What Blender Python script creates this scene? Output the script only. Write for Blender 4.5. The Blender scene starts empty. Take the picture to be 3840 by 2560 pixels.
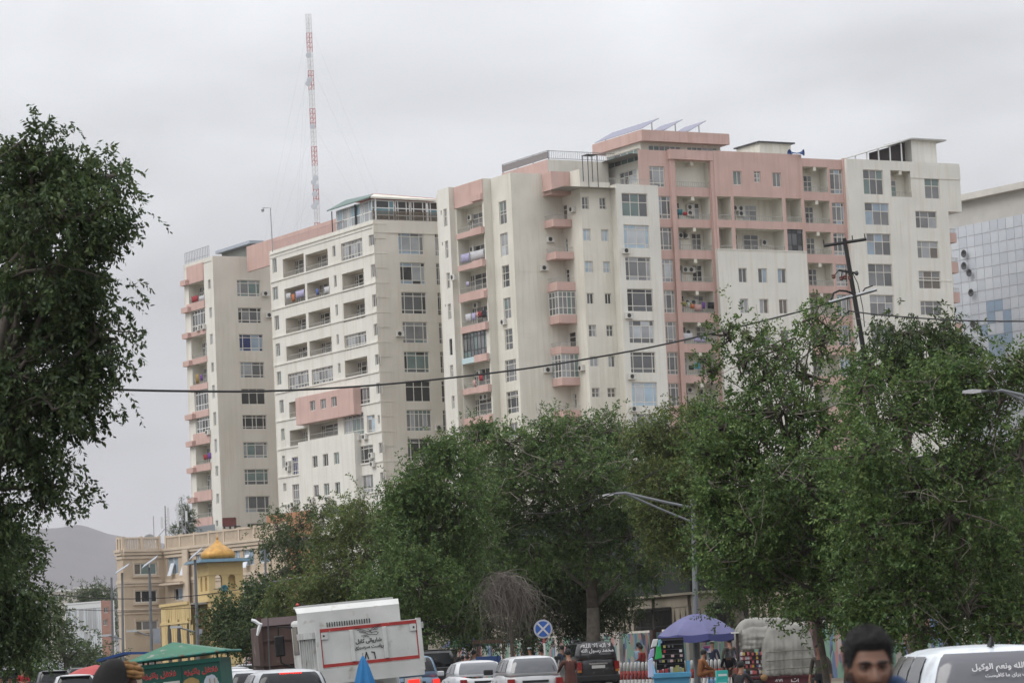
import bpy, bmesh, math, random
import numpy as np
from mathutils import Matrix, Vector
random.seed(7); RNG = np.random.default_rng(7)
SC = bpy.context.scene
COL = SC.collection
# ---------------------------------------------------------------- camera
FPX = 11755.0            # focal length in photo pixels (photo 3840 x 2560)
PIT, ROL, EYE = math.radians(5.59), math.radians(2.6), 1.65
fw = np.array([0, math.cos(PIT), math.sin(PIT)]); up0 = np.array([0, -math.sin(PIT), math.cos(PIT)])
RV = math.cos(ROL)*np.array([1., 0, 0]) - math.sin(ROL)*up0
UV = math.sin(ROL)*np.array([1., 0, 0]) + math.cos(ROL)*up0
HAZE = 0.9e-4
CAM = np.array([0, 0, EYE])
cd = bpy.data.cameras.new('camera'); cam = bpy.data.objects.new('camera', cd); COL.objects.link(cam)
cd.sensor_width = 36; cd.lens = 36*FPX/3840; cd.clip_start = .5; cd.clip_end = 60000
cd.dof.use_dof = True; cd.dof.focus_distance = 90; cd.dof.aperture_fstop = 7.0
cam.matrix_world = Matrix(((RV[0], UV[0], -fw[0], 0), (RV[1], UV[1], -fw[1], 0), (RV[2], UV[2], -fw[2], EYE), (0, 0, 0, 1)))
SC.camera = cam
SC.view_settings.view_transform = 'Standard'; SC.view_settings.look = 'None'
SC.view_settings.exposure = 0.0; SC.view_settings.gamma = 1.0
try:
    SC.cycles.use_denoising = True; SC.cycles.max_bounces = 6; SC.cycles.transparent_max_bounces = 6; SC.cycles.volume_bounces = 0
except Exception: pass
# ---------------------------------------------------------------- overcast daylight
SUN_EL, SUN_AZ = math.radians(48), math.radians(242)     # azimuth clockwise from +Y
wd = bpy.data.worlds.new('World'); SC.world = wd; wd.use_nodes = True
nt = wd.node_tree; N = nt.nodes; L = nt.links; N.clear()
out = N.new('ShaderNodeOutputWorld'); bg = N.new('ShaderNodeBackground'); L.new(bg.outputs[0], out.inputs[0])
sky = N.new('ShaderNodeTexSky'); sky.sky_type = 'NISHITA'; sky.sun_disc = False
sky.sun_elevation = SUN_EL; sky.sun_rotation = SUN_AZ; sky.dust_density = 3; sky.air_density = 1.2
sk = N.new('ShaderNodeVectorMath'); sk.operation = 'SCALE'; sk.inputs['Scale'].default_value = .09
L.new(sky.outputs[0], sk.inputs[0])
tc = N.new('ShaderNodeTexCoord')
sep = N.new('ShaderNodeSeparateXYZ'); L.new(tc.outputs['Generated'], sep.inputs[0])
mp = N.new('ShaderNodeMapping'); mp.inputs['Scale'].default_value = (4.8, 4.8, 12); mp.inputs['Location'].default_value = (3.1, .4, 1.2)
L.new(tc.outputs['Generated'], mp.inputs[0])
no = N.new('ShaderNodeTexNoise'); no.inputs['Scale'].default_value = 1.5; no.inputs['Detail'].default_value = 5; no.inputs['Roughness'].default_value = .45; no.inputs['Distortion'].default_value = .5
L.new(mp.outputs[0], no.inputs['Vector'])
def mth(op, a, b, cl=False):
    m = N.new('ShaderNodeMath'); m.operation = op; m.use_clamp = cl
    for i, v in enumerate((a, b)):
        if isinstance(v, (int, float)): m.inputs[i].default_value = v
        else: L.new(v, m.inputs[i])
    return m.outputs[0]
el = mth('MAXIMUM', sep.outputs[2], 0.0)
grad = mth('ADD', mth('MULTIPLY', el, 1.55), .56)                 # overcast sky: brighter towards the zenith
cl = mth('ADD', mth('MULTIPLY', mth('SUBTRACT', no.outputs[0], .5), .85), 1.0)
lum = mth('MULTIPLY', grad, cl)
cr = N.new('ShaderNodeValToRGB'); cr.color_ramp.elements[0].position = 0; cr.color_ramp.elements[0].color = (.975, .965, 1.03, 1)
cr.color_ramp.elements[1].position = .16; cr.color_ramp.elements[1].color = (.97, .985, 1.025, 1)
L.new(el, cr.inputs[0])
cs = N.new('ShaderNodeVectorMath'); cs.operation = 'SCALE'; L.new(cr.outputs[0], cs.inputs[0]); L.new(lum, cs.inputs['Scale'])
mx = N.new('ShaderNodeMix'); mx.data_type = 'RGBA'; mx.inputs[0].default_value = .93
L.new(sk.outputs[0], mx.inputs[6]); L.new(cs.outputs[0], mx.inputs[7]); L.new(mx.outputs[2], bg.inputs[0])
bg.inputs[1].default_value = 1.0
sl = bpy.data.lights.new('sun', 'SUN'); sl.energy = 1.45; sl.angle = math.radians(35); sl.color = (1, .97, .92)
so = bpy.data.objects.new('sun', sl); COL.objects.link(so)
sd = Vector((math.sin(SUN_AZ)*math.cos(SUN_EL), math.cos(SUN_AZ)*math.cos(SUN_EL), math.sin(SUN_EL)))
so.rotation_euler = sd.to_track_quat('Z', 'Y').to_euler(); so.location = sd*200
# ---------------------------------------------------------------- photo pixel -> place
def ray(x, y): return RV*(x-1920)/FPX - UV*(y-1280)/FPX + fw
def at(x, y, Y):
    d = ray(x, y); p = CAM + d*(Y/d[1]); return Vector(p)
ZM = {1: (650, 700, 2.24), 2: (650, 1350, 2.24), 3: (1150, 700, 2.6133), 4: (1000, 1250, 2.0907), 5: (1600, 550, 2.6138), 6: (1600, 1100, 2.6138),
      7: (2150, 420, 2.7029), 8: (2150, 950, 2.4129), 9: (2600, 450, 2.8508), 10: (2600, 950, 2.6138), 11: (3100, 450, 1.8446), 12: (0, 1850, 2.208),
      13: (900, 2150, 2.94), 14: (1600, 2200, 2.94), 15: (2350, 2200, 2.94), 16: (3040, 2200, 2.94), 17: (400, 1850, 2.6138), 18: (300, 2380, 3.92),
      19: (0, 2380, 4.704), 20: (1650, 1500, 1.568), 21: (2640, 1100, 1.12), 22: (0, 350, .7293), 23: (950, 1650, 1.96), 24: (1100, 0, 1.742)}
def zz(k, x, y):
    a, b, s = ZM[k]; return (a + x/s, b + y/s)
def zat(k, x, y, Y): return at(*zz(k, x, y), Y)
# ---------------------------------------------------------------- materials
MATS = {}
def M(name, rgb=(.5, .5, .5), rough=.8, var=0., vs=2., metal=0., spec=.4, streak=0., bump=0., bs=30., emit=None, dirt=None, coat=0., trans=0.):
    if name in MATS: return MATS[name]
    m = bpy.data.materials.new(name); m.use_nodes = True; MATS[name] = m
    t = m.node_tree; n = t.nodes; l = t.links; p = n['Principled BSDF']
    p.inputs['Base Color'].default_value = (*rgb, 1); p.inputs['Roughness'].default_value = rough
    p.inputs['Metallic'].default_value = metal; p.inputs['Specular IOR Level'].default_value = spec
    p.inputs['Coat Weight'].default_value = coat
    if emit: p.inputs['Emission Color'].default_value = (*emit[:3], 1); p.inputs['Emission Strength'].default_value = emit[3]
    src = None
    co = n.new('ShaderNodeTexCoord')
    def noise(scale, detail, vec=None, sc=None):
        z = n.new('ShaderNodeTexNoise'); z.inputs['Scale'].default_value = scale; z.inputs['Detail'].default_value = detail
        if sc:
            q = n.new('ShaderNodeMapping'); q.inputs['Scale'].default_value = sc; l.new(co.outputs['Object'], q.inputs[0]); l.new(q.outputs[0], z.inputs['Vector'])
        else: l.new(co.outputs['Object'], z.inputs['Vector'])
        return z.outputs[0]
    def mixc(a, fac, col, lo=.4, hi=.75):
        r = n.new('ShaderNodeMapRange'); r.inputs['From Min'].default_value = lo; r.inputs['From Max'].default_value = hi; r.inputs['To Max'].default_value = 1; l.new(fac, r.inputs['Value'])
        x = n.new('ShaderNodeMix'); x.data_type = 'RGBA'
        l.new(r.outputs[0], x.inputs[0])
        if a is None: x.inputs[6].default_value = (*rgb, 1)
        else: l.new(a, x.inputs[6])
        x.inputs[7].default_value = (*col, 1); return x.outputs[2]
    if var: src = mixc(src, noise(vs, 4), tuple(c*(1-var) for c in rgb), .35, .7)
    if streak: src = mixc(src, noise(1., 5, sc=(1.6, 1.6, .10)), tuple(c*(1-streak)*k for c, k in zip(rgb, (1, .97, .92))), .5, .75)
    if streak: src = mixc(src, noise(1., 3, sc=(5.5, 5.5, .22)), tuple(c*(1-streak*1.1)*k for c, k in zip(rgb, (1, .96, .9))), .56, .80)
    if dirt: src = mixc(src, noise(dirt[3], 6), dirt[:3], dirt[4], dirt[4]+.12)
    if src is not None: l.new(src, p.inputs['Base Color'])
    if bump:
        b = n.new('ShaderNodeBump'); b.inputs['Strength'].default_value = bump; b.inputs['Distance'].default_value = .02; l.new(noise(bs, 4), b.inputs['Height']); l.new(b.outputs[0], p.inputs['Normal'])
    return m
# ---------------------------------------------------------------- mesh helpers
class MB:
    def __init__(s): s.v = []; s.f = []; s.m = []
    def pt(s, *ps):
        i = len(s.v); s.v.extend([tuple(p) for p in ps]); return list(range(i, i+len(ps)))
    def face(s, pts, m=0): s.f.append(s.pt(*pts)); s.m.append(m); return s
    def box(s, x0, x1, y0, y1, z0, z1, m=0):
        i = s.pt((x0, y0, z0), (x1, y0, z0), (x1, y1, z0), (x0, y1, z0), (x0, y0, z1), (x1, y0, z1), (x1, y1, z1), (x0, y1, z1))
        for q in ((3, 2, 1, 0), (4, 5, 6, 7), (0, 1, 5, 4), (1, 2, 6, 5), (2, 3, 7, 6), (3, 0, 4, 7)): s.f.append([i[k] for k in q]); s.m.append(m)
        return s
    def hexa(s, b, t, m=0):       # bottom 4 points, top 4 points, both counter-clockwise from above
        i = s.pt(*b, *t)
        for q in ((3, 2, 1, 0), (4, 5, 6, 7), (0, 1, 5, 4), (1, 2, 6, 5), (2, 3, 7, 6), (3, 0, 4, 7)): s.f.append([i[k] for k in q]); s.m.append(m)
        return s
    def prism(s, poly, z0, z1, m=0, mt=None):
        n = len(poly); a = s.pt(*[(x, y, z0) for x, y in poly]); b = s.pt(*[(x, y, z1) for x, y in poly])
        s.f.append(a[::-1]); s.m.append(m); s.f.append(b); s.m.append(m if mt is None else mt)
        for k in range(n): s.f.append([a[k], a[(k+1) % n], b[(k+1) % n], b[k]]); s.m.append(m)
        return s
    def loft(s, rings, m=0, caps=True, closed=True):
        idx = [s.pt(*r) for r in rings]; n = len(rings[0])
        for a, b in zip(idx, idx[1:]):
            for k in range(n if closed else n-1): s.f.append([a[k], a[(k+1) % n], b[(k+1) % n], b[k]]); s.m.append(m)
        if caps and closed: s.f.append(idx[0][::-1]); s.m.append(m); s.f.append(idx[-1]); s.m.append(m)
        return s
    def tube(s, path, r, n=6, m=0, caps=True):
        path = [Vector(p) for p in path]; rs = r if isinstance(r, (list, tuple)) else [r]*len(path); rings = []
        ref = None
        for k, p in enumerate(path):
            d = (path[min(k+1, len(path)-1)] - path[max(k-1, 0)])
            if d.length < 1e-9: d = Vector((0, 0, 1))
            d.normalize()
            if ref is None: ref = Vector((0, 0, 1)) if abs(d.z) < .9 else Vector((1, 0, 0))
            a = d.cross(ref)
            if a.length < 1e-6: a = d.orthogonal()
            a.normalize(); b = d.cross(a); ref = -b if False else ref
            rings.append([p + (a*math.cos(2*math.pi*j/n) + b*math.sin(2*math.pi*j/n))*rs[k] for j in range(n)])
        return s.loft([q[::-1] for q in rings], m, caps)
    def lathe(s, prof, n=16, c=(0, 0, 0), m=0, caps=True):
        return s.loft([[(c[0]+r*math.cos(2*math.pi*j/n), c[1]+r*math.sin(2*math.pi*j/n), c[2]+z) for j in range(n)] for r, z in prof], m, caps)
    def xf(s, mat, start=0):
        for i in range(start, len(s.v)): s.v[i] = tuple(mat @ Vector(s.v[i]))
        return s
    def mesh(s, name, mats, smooth=False):
        me = bpy.data.meshes.new(name); me.from_pydata(s.v, [], s.f)
        for q in (mats if isinstance(mats, (list, tuple)) else [mats]): me.materials.append(q)
        if len(me.materials) > 1: me.polygons.foreach_set('material_index', s.m)
        if smooth: me.polygons.foreach_set('use_smooth', [True]*len(me.polygons))
        me.update(); return me
    def obj(s, name, mats, parent=None, mat=None, smooth=False):
        return link(name, s.mesh(name, mats, smooth), parent, mat)
def link(name, me, parent=None, mat=None):
    o = bpy.data.objects.new(name, me); COL.objects.link(o)
    if parent is not None: o.parent = parent
    if mat is not None: o.matrix_basis = mat
    return o
def bevel_obj(o, w, seg=2, ang=30):
    md = o.modifiers.new('bevel', 'BEVEL'); md.width = w; md.segments = seg; md.limit_method = 'ANGLE'; md.angle_limit = math.radians(ang); md.harden_normals = False
    return o
def tag(o, label, cat, group=None):
    o['label'] = label; o['category'] = cat
    if group: o['group'] = group
    return o
def thing(name, label, cat, loc=(0, 0, 0), rz=0., group=None, rx=0., ry=0.):
    o = bpy.data.objects.new(name, None); COL.objects.link(o); o.location = loc; o.rotation_euler = (rx, ry, rz); o.empty_display_size = .2
    return tag(o, label, cat, group)
def struct(o, kind='structure'): o['kind'] = kind; return o
def copy_tree(o, parent=None):
    c = o.copy(); COL.objects.link(c)
    if parent is not None: c.parent = parent
    for ch in list(o.children): copy_tree(ch, c)
    return c
def T(x, y, z): return Matrix.Translation((x, y, z))
def RZ(a): return Matrix.Rotation(a, 4, 'Z')
def smoothstep(a, b, x):
    t = max(0, min(1, (x-a)/(b-a))); return t*t*(3-2*t)
# common materials
WHITE = M('white_paint', (.72, .72, .70), .5); BLACK = M('black', (.012, .012, .013), .6); RUBBER = M('rubber', (.02, .02, .02), .9)
STEEL = M('galvanised_steel', (.36, .37, .38), .45, var=.2, metal=.6); DKSTEEL = M('dark_steel', (.05, .05, .055), .6)
# joined letter forms: (isolated, final, initial, medial) code points
AF = {'ا': (0xFE8D, 0xFE8E, 0, 0), 'ب': (0xFE8F, 0xFE90, 0xFE91, 0xFE92), 'پ': (0xFB56, 0xFB57, 0xFB58, 0xFB59), 'ت': (0xFE95, 0xFE96, 0xFE97, 0xFE98), 'ح': (0xFEA1, 0xFEA2, 0xFEA3, 0xFEA4), 'د': (0xFEA9, 0xFEAA, 0, 0), 'ر': (0xFEAD, 0xFEAE, 0, 0), 'ز': (0xFEAF, 0xFEB0, 0, 0), 'س': (0xFEB1, 0xFEB2, 0xFEB3, 0xFEB4), 'ش': (0xFEB5, 0xFEB6, 0xFEB7, 0xFEB8), 'ع': (0xFEC9, 0xFECA, 0xFECB, 0xFECC), 'ف': (0xFED1, 0xFED2, 0xFED3, 0xFED4), 'ک': (0xFB8E, 0xFB8F, 0xFB90, 0xFB91), 'ل': (0xFEDD, 0xFEDE, 0xFEDF, 0xFEE0), 'م': (0xFEE1, 0xFEE2, 0xFEE3, 0xFEE4), 'ن': (0xFEE5, 0xFEE6, 0xFEE7, 0xFEE8), 'ه': (0xFEE9, 0xFEEA, 0xFEEB, 0xFEEC), 'و': (0xFEED, 0xFEEE, 0, 0), 'ی': (0xFBFC, 0xFBFD, 0xFBFE, 0xFBFF), 'ﻻ': (0xFEFB, 0xFEFC, 0, 0), 'گ': (0xFB92, 0xFB93, 0xFB94, 0xFB95)}
def ar(s):
    s = s.replace('لا', 'ﻻ'); out_ = []
    for i, c in enumerate(s):
        if c not in AF: out_.append(c); continue
        f = AF[c]; pj = i > 0 and s[i-1] in AF and AF[s[i-1]][2] != 0; nj = f[2] != 0 and i+1 < len(s) and s[i+1] in AF
        out_.append(chr(f[3] if pj and nj else f[1] if pj else f[2] if nj else f[0]))
    return ''.join(out_[::-1])
def text_mesh(name, s, size, mat, parent, matrix, bold=.0):
    c = bpy.data.curves.new(name, 'FONT'); c.body = s; c.size = size; c.align_x = 'CENTER'; c.align_y = 'CENTER'; c.offset = bold; c.resolution_u = 4
    o = bpy.data.objects.new(name+'_curve', c); COL.objects.link(o); dg = bpy.context.evaluated_depsgraph_get(); me = bpy.data.meshes.new_from_object(o.evaluated_get(dg)); bpy.data.objects.remove(o); bpy.data.curves.remove(c)
    me.materials.clear(); me.materials.append(mat); me.name = name
    return link(name, me, parent, matrix @ Matrix.Rotation(math.radians(90), 4, 'X'))
def strokes(name, lines, r, mat, parent, matrix):      # painted line drawing: flat ribbons in the x-z plane
    mb = MB()
    for ln in lines:
        for (x0, z0), (x1, z1) in zip(ln, ln[1:]):
            d = Vector((x1-x0, 0, z1-z0)); l = max(d.length, 1e-6); n = Vector((-d.z, 0, d.x))/l*r; e = d/l*r*.6
            a, b_ = Vector((x0, 0, z0))-e, Vector((x1, 0, z1))+e; mb.face([a-n, b_-n, b_+n, a+n])
    return mb.obj(name, mat, parent, matrix)
# ================================================================ apartment buildings
GRID = math.radians(30)
D1 = np.array([math.cos(GRID), math.sin(GRID)]); D2 = np.array([-D1[1], D1[0]])
def hit(px, P, d):
    r = ray(*px); A = np.array([[r[0], -d[0]], [r[1], -d[1]]]); t, u = np.linalg.solve(A, np.array(P)); return np.array(P)+u*d, u, EYE+t*r[2]
CREAM = M('cream_render', (.66, .64, .57), .9, var=.14, vs=.35, streak=.20, bump=.15, bs=14)
IVORY = M('ivory_render', (.68, .67, .62), .9, var=.11, vs=.3, streak=.17, bump=.15, bs=14)
TAN_SHADED = M('tan_shaded_render', (.60, .565, .50), .9, var=.12, vs=.3, streak=.16, bump=.15, bs=14)  # darker than the left faces: shade of the fronts is put into the colour
PINK = M('pink_render', (.55, .385, .345), .9, var=.12, vs=.5, streak=.18, bump=.1, bs=14)
SKYBLUE = M('pale_blue_render', (.48, .60, .62), .9, var=.05)
ROOFM = M('roof_screed', (.35, .34, .32), .95, var=.2)
FRAMEW = M('window_frame_pale', (.60, .58, .53), .6); FRAMED = M('window_frame_dark', (.03, .03, .035), .5)
RAIL = M('railing_paint', (.40, .39, .36), .6, var=.3)
GLASS = {k: M('pane_'+k, c, .12, var=.25, vs=.8, spec=.55) for k, c in dict(
    d=(.035, .036, .036), g=(.12, .125, .13), m=(.20, .205, .21), c=(.34, .355, .37), b=(.30, .38, .46), w=(.50, .54, .57), s=(.40, .52, .62), t=(.16, .22, .21), n=(.025, .04, .13), r=(.15, .13, .11)).items()}
AC_W = M('air_conditioner_white', (.58, .57, .53), .5, var=.15, vs=4); AC_D = M('air_conditioner_fan', (.03, .03, .03), .5)
DOORM = M('balcony_door_brown', (.10, .045, .035), .6)
def unitquad(m):
    key = 'pane_'+m.name
    if key not in bpy.data.meshes:
        MB().face([(-.5, 0, -.5), (.5, 0, -.5), (.5, 0, .5), (-.5, 0, .5)]).mesh(key, m)
    return bpy.data.meshes[key]
_ac = {}
def ac_meshes():
    if not _ac:
        b = MB().box(-.42, .42, -.34, -.02, -.29, .29); b.box(-.36, -.30, -.04, .0, -.36, -.29); b.box(.30, .36, -.04, .0, -.36, -.29)
        _ac['b'] = b.mesh('air_conditioner', AC_W)
        f = MB(); f.lathe([(.22, 0), (.22, .02)], 12); f.xf(Matrix.Translation((-.10, -.335, 0)) @ Matrix.Rotation(math.radians(90), 4, 'X'))
        _ac['f'] = f.mesh('fan_grille', AC_D)
    return _ac
class Fac:
    def __init__(s, bld, P, kind):
        s.b = bld; s.kind = kind; s.P = np.array(P, float); s.e = bld.D1 if kind == 'F' else -bld.D2
        p = bld.loc2(P); s.mat = T(p[0], p[1], 0) @ (RZ(0) if kind == 'F' else RZ(-math.pi/2)); s.holes = []
    def uz(s, k, x, y, dep=0.):
        n = s.b.D2 if s.kind == 'F' else s.b.D1
        _, u, h = hit(zz(k, x, y), s.P + n*dep, s.e); return u, h
    def rect(s, k, r, dep=0.):
        a = s.uz(k, r[0], r[1], dep); b = s.uz(k, r[2], r[3], dep); return a[0], b[0], b[1], a[1]
    def off(s, dep):      # a parallel facade, dep metres further in
        n = s.b.D2 if s.kind == 'F' else s.b.D1; return Fac(s.b, s.P+n*dep, s.kind)
class Bld:
    def __init__(s, name, label, P, ang=GRID, cat='building'):
        s.D1 = np.array([math.cos(ang), math.sin(ang)]); s.D2 = np.array([-s.D1[1], s.D1[0]])
        s.P = np.array(P, float); s.root = thing(name, label, cat, (P[0], P[1], 0), ang); s.np = 0; s.rest = {}
    def loc2(s, P): q = np.array(P)-s.P; return (q@s.D1, q@s.D2)
    def part(s, mb, name, mats, fac=None, parent=None, smooth=False): return mb.obj(name, mats, parent or s.root, fac.mat if fac is not None else None, smooth)
    def wall(s, fac, u0, u1, z0, z1, mat, name='wall', thick=.25):
        hs = [h for h in fac.holes if h[1] > u0 and h[0] < u1 and h[3] > z0 and h[2] < z1]
        us = sorted({u0, u1, *[min(max(h[i], u0), u1) for h in hs for i in (0, 1)]}); zs = sorted({z0, z1, *[min(max(h[i], z0), z1) for h in hs for i in (2, 3)]})
        us = [u for i, u in enumerate(us) if i == 0 or u-us[i-1] > 1e-5]; zs = [z for i, z in enumerate(zs) if i == 0 or z-zs[i-1] > 1e-5]
        b = MB()
        for j in range(len(zs)-1):
            run = None
            for i in range(len(us)):
                solid = False
                if i < len(us)-1:
                    cu, cz = (us[i]+us[i+1])/2, (zs[j]+zs[j+1])/2
                    solid = not any(h[0] < cu < h[1] and h[2] < cz < h[3] for h in hs)
                if solid and run is None: run = us[i]
                if not solid and run is not None:
                    b.face([(run, 0, zs[j]), (us[i], 0, zs[j]), (us[i], 0, zs[j+1]), (run, 0, zs[j+1])]); run = None
        for h in hs:
            a, c, lo, hi, dep = max(h[0], u0), min(h[1], u1), max(h[2], z0), min(h[3], z1), h[4]
            if dep <= 0: continue
            b.face([(a, 0, lo), (a, dep, lo), (c, dep, lo), (c, 0, lo)][::-1]); b.face([(a, 0, hi), (a, dep, hi), (c, dep, hi), (c, 0, hi)])
            b.face([(a, 0, lo), (a, dep, lo), (a, dep, hi), (a, 0, hi)]); b.face([(c, 0, lo), (c, dep, lo), (c, dep, hi), (c, 0, hi)][::-1])
        b.box(u0, u1, thick-.02, thick, z1-.01, z1)          # coping edge
        b.face([(u0, 0, z1), (u1, 0, z1), (u1, thick, z1), (u0, thick, z1)])
        return s.part(b, name, mat, fac)
    def boxes(s, name, mats, fac, bx, parent=None):      # one object per box
        for q in bx: s.part(MB().box(*q), name, mats, fac, parent)
    def win(s, fac, k, r, cols=(1, 1), rows=(1,), pal='gm', frame=None, dep=.16, hole=True, rect=None, bw=.075, name='window'):
        u0, u1, z0, z1 = rect or fac.rect(k, r)
        if u1-u0 < .15 or z1-z0 < .15: return
        if hole: fac.holes.append((u0, u1, z0, z1, dep+.06))
        fm = frame or FRAMEW; b = MB(); w, h = u1-u0, z1-z0; y = 0
        cx = [0]; cz = [0]
        for c in cols: cx.append(cx[-1]+c/sum(cols)*w)
        for c in rows: cz.append(cz[-1]+c/sum(rows)*h)
        bwx = min(bw, .22*w/len(cols)); e = bwx
        for i, x in enumerate(cx):
            lo, hi = (x, x+e) if i == 0 else ((x-e, x) if i == len(cx)-1 else (x-e/2, x+e/2))
            b.box(lo, hi, 0, .06, 0, h)
        for i, z in enumerate(cz):
            lo, hi = (z, z+e) if i == 0 else ((z-e, z) if i == len(cz)-1 else (z-e/2, z+e/2))
            b.box(e, w-e, .002, .058, lo, hi)
        o = s.part(b, name, fm, None); o.matrix_basis = fac.mat @ T(u0, dep-.05, z0)
        for i in range(len(cols)):
            for j in range(len(rows)):
                g = GLASS[random.choice(pal)]; pw, ph = cx[i+1]-cx[i], cz[j+1]-cz[j]
                tilt = random.uniform(-.006, .006)
                if s.np < 300:
                    q = link('pane', unitquad(g), o, T(cx[i]+pw/2, .03, cz[j]+ph/2) @ RZ(tilt) @ Matrix.Diagonal((pw, 1, ph, 1))); s.np += 1
                else:
                    mb = s.rest.setdefault(g.name, MB()); m = fac.mat @ T(u0, dep-.05, z0)
                    mb.face([m @ Vector(p) for p in ((cx[i], .03, cz[j]), (cx[i+1], .03, cz[j]), (cx[i+1], .03, cz[j+1]), (cx[i], .03, cz[j+1]))])
        return o
    def loggia(s, fac, k, r, kind='open', depth=1.5, inner=None, pal='dgm', rail=.55, bk=None, frame=None, beam=False, rect=None, acs=()):
        u0, u1, z0, z1 = rect or fac.rect(k, r); fac.holes.append((u0, u1, z0, z1, 0))
        inner = inner or CREAM; b = MB(); d = depth; zf = z0-.35
        b.face([(u0, d, z0), (u1, d, z0), (u1, d, z1), (u0, d, z1)]); b.face([(u0, 0, z0), (u1, 0, z0), (u1, d, z0), (u0, d, z0)])
        b.face([(u0, 0, z1), (u0, d, z1), (u1, d, z1), (u1, 0, z1)])
        b.face([(u0, 0, z0), (u0, d, z0), (u0, d, z1), (u0, 0, z1)]); b.face([(u1, 0, z0), (u1, 0, z1), (u1, d, z1), (u1, d, z0)])
        if beam:
            m = (u0+u1)/2; b.box(m-.18, m+.18, .03, d-.01, z1-.42, z1-.004)
        bal = s.part(b, 'balcony', inner, fac)
        if kind == 'open':
            q = MB(); h = rail; q.box(u0, u1, .06, .11, z0+h-.05, z0+h); q.box(u0, u1, .07, .10, z0+.05, z0+.09)
            n = max(4, int((u1-u0)/.22))
            for i in range(n+1):
                x = u0+.02+(u1-u0-.04)*i/n; q.box(x-.014, x+.014, .072, .098, z0, z0+h-.05)
            q.obj('railing', RAIL, bal)
        else:
            q = MB()
        sh = 2.6/1.5*d if fac.kind == 'L' else 0
        if bk is None:
            if fac.kind == 'L': bk = [(u0+.12, min(u0+1.0, u1-sh*.55)), (u0+1.05, u1-sh*.7)]
            else:
                w = u1-u0; bk = [(u0+.3, u0+.3+min(1.0, w*.25))] + ([(u1-1.5, u1-.3)] if w > 3 else [])
        if kind == 'open':
            f2 = fac
            for i, (a, c) in enumerate(bk):
                if c-a < .35: continue
                lo = z0 if i == 0 else z0+.25
                s.win(f2, 0, None, (1, 1) if c-a > .8 else (1,), (2, 1), pal, frame, dep=d-.03, hole=False, rect=(a, c, lo, min(z0+1.95, z1-.15)), name='balcony_window')
        if kind == 'glazed':
            n = max(2, int(round((u1-u0)/.75)))
            s.win(fac, 0, None, (1,)*n, (.9, 1.7, .6) if z1-z0 > 1.6 else (1, 2), pal, frame, dep=.2, hole=False, rect=(u0, u1, z0, z1), name='balcony_glazing')
        for (fx, fz) in acs: s.ac(fac, u0+(u1-u0)*fx, z0+(z1-z0)*fz, d-.02)
        return (u0, u1, z0, z1)
    def ac(s, fac, u, z, dep=0.):
        m = ac_meshes(); o = link('air_conditioner', m['b'], s.root, fac.mat @ T(u, dep, z)); link('fan_grille', m['f'], o)
    def acpx(s, fac, k, *pts):
        for x, y in pts: u, z = fac.uz(k, x, y, -.2); s.ac(fac, u, z)
    def flush(s):
        for g, mb in s.rest.items():
            o = mb.obj('pane', MATS[g], s.root); o['kind'] = 'stuff'
        s.rest = {}
BIG = ((.55, 1.2, 1.2, .55), (.45, 1.5, .45)); BIG3 = ((1, 1, 1), (1.6, 1)); SM = ((1, 1), (1,)); TALL = ((1, 1), (.8, 1)); NAR = ((1, 1), (1, .55))

# ---------------------------------------------------------------- building B (the larger block, right)
P0 = np.array(zat(7, 430, 740, 310))[:2]
BB = Bld('apartment_block', 'large cream and pink apartment block with stepped facade and rooftop solar panels', P0)
cur = P0; CH = {'col': P0}
for nm, pt, d in [('colback', (7, 370, 750), D2), ('sw', (7, 60, 580), D1), ('inner', (5, 1310, 260), D2), ('c4', (5, 820, 265), D1), ('c3', (5, 625, 315), D2),
                  ('c2', (5, 548, 318), D1), ('c1', (5, 268, 390), D2), ('c0', (5, 212, 390), D1), ('end', (5, 103, 430), D2)]:
    cur, _, _ = hit(zz(*pt), cur, d); CH[nm] = cur
def seglen(a, b): return float(np.linalg.norm(CH[a]-CH[b]))
ZR = 48.85
fb0 = Fac(BB, CH['end'], 'L'); fb1 = Fac(BB, CH['c0'], 'F'); fb2 = Fac(BB, CH['c1'], 'L'); fb3 = Fac(BB, CH['c2'], 'F'); fb4 = Fac(BB, CH['c3'], 'L')
fb5 = Fac(BB, CH['c4'], 'F'); fb6 = Fac(BB, CH['inner'], 'L'); fb7 = Fac(BB, CH['sw'], 'F'); fb8 = Fac(BB, CH['colback'], 'L'); fb9 = Fac(BB, CH['col'], 'F')
for k, r, p in [(5, (163, 615, 203, 778), 'gm'), (5, (178, 928, 216, 1088), 'gm'), (5, (193, 1240, 232, 1385), 'md'), (6, (205, 105, 243, 250), 'mg'), (6, (220, 447, 255, 600), 'd'),
                (6, (227, 705, 263, 815), 'cm'), (6, (243, 1005, 278, 1128), 'cg'), (6, (255, 1308, 292, 1418), 'gt')]:
    BB.win(fb0, k, r, (1, 1), (1.3, 1), p, FRAMED if p == 'd' else None)
for k, r in [(5, (137, 628, 149, 668)), (5, (149, 938, 161, 972)), (6, (180, 110, 190, 132))]: BB.win(fb0, k, r, (1,), (1,), 'd')
rows2 = [(5, (290, 610, 552, 790), 'open', ((.18, .62),)), (5, (305, 915, 572, 1105), 'open', ((.2, .6),)), (5, (318, 1228, 590, 1385), 'open', ()), (6, (335, 95, 600, 275), 'open', ((.25, .85),)),
         (6, (345, 400, 592, 592), 'dark', ()), (6, (352, 700, 625, 890), 'open', ((.25, .6),)), (6, (362, 1000, 640, 1180), 'open', ((.35, .85), (.5, .85))), (6, (372, 1300, 652, 1420), 'open', ())]
lg = []
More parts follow.
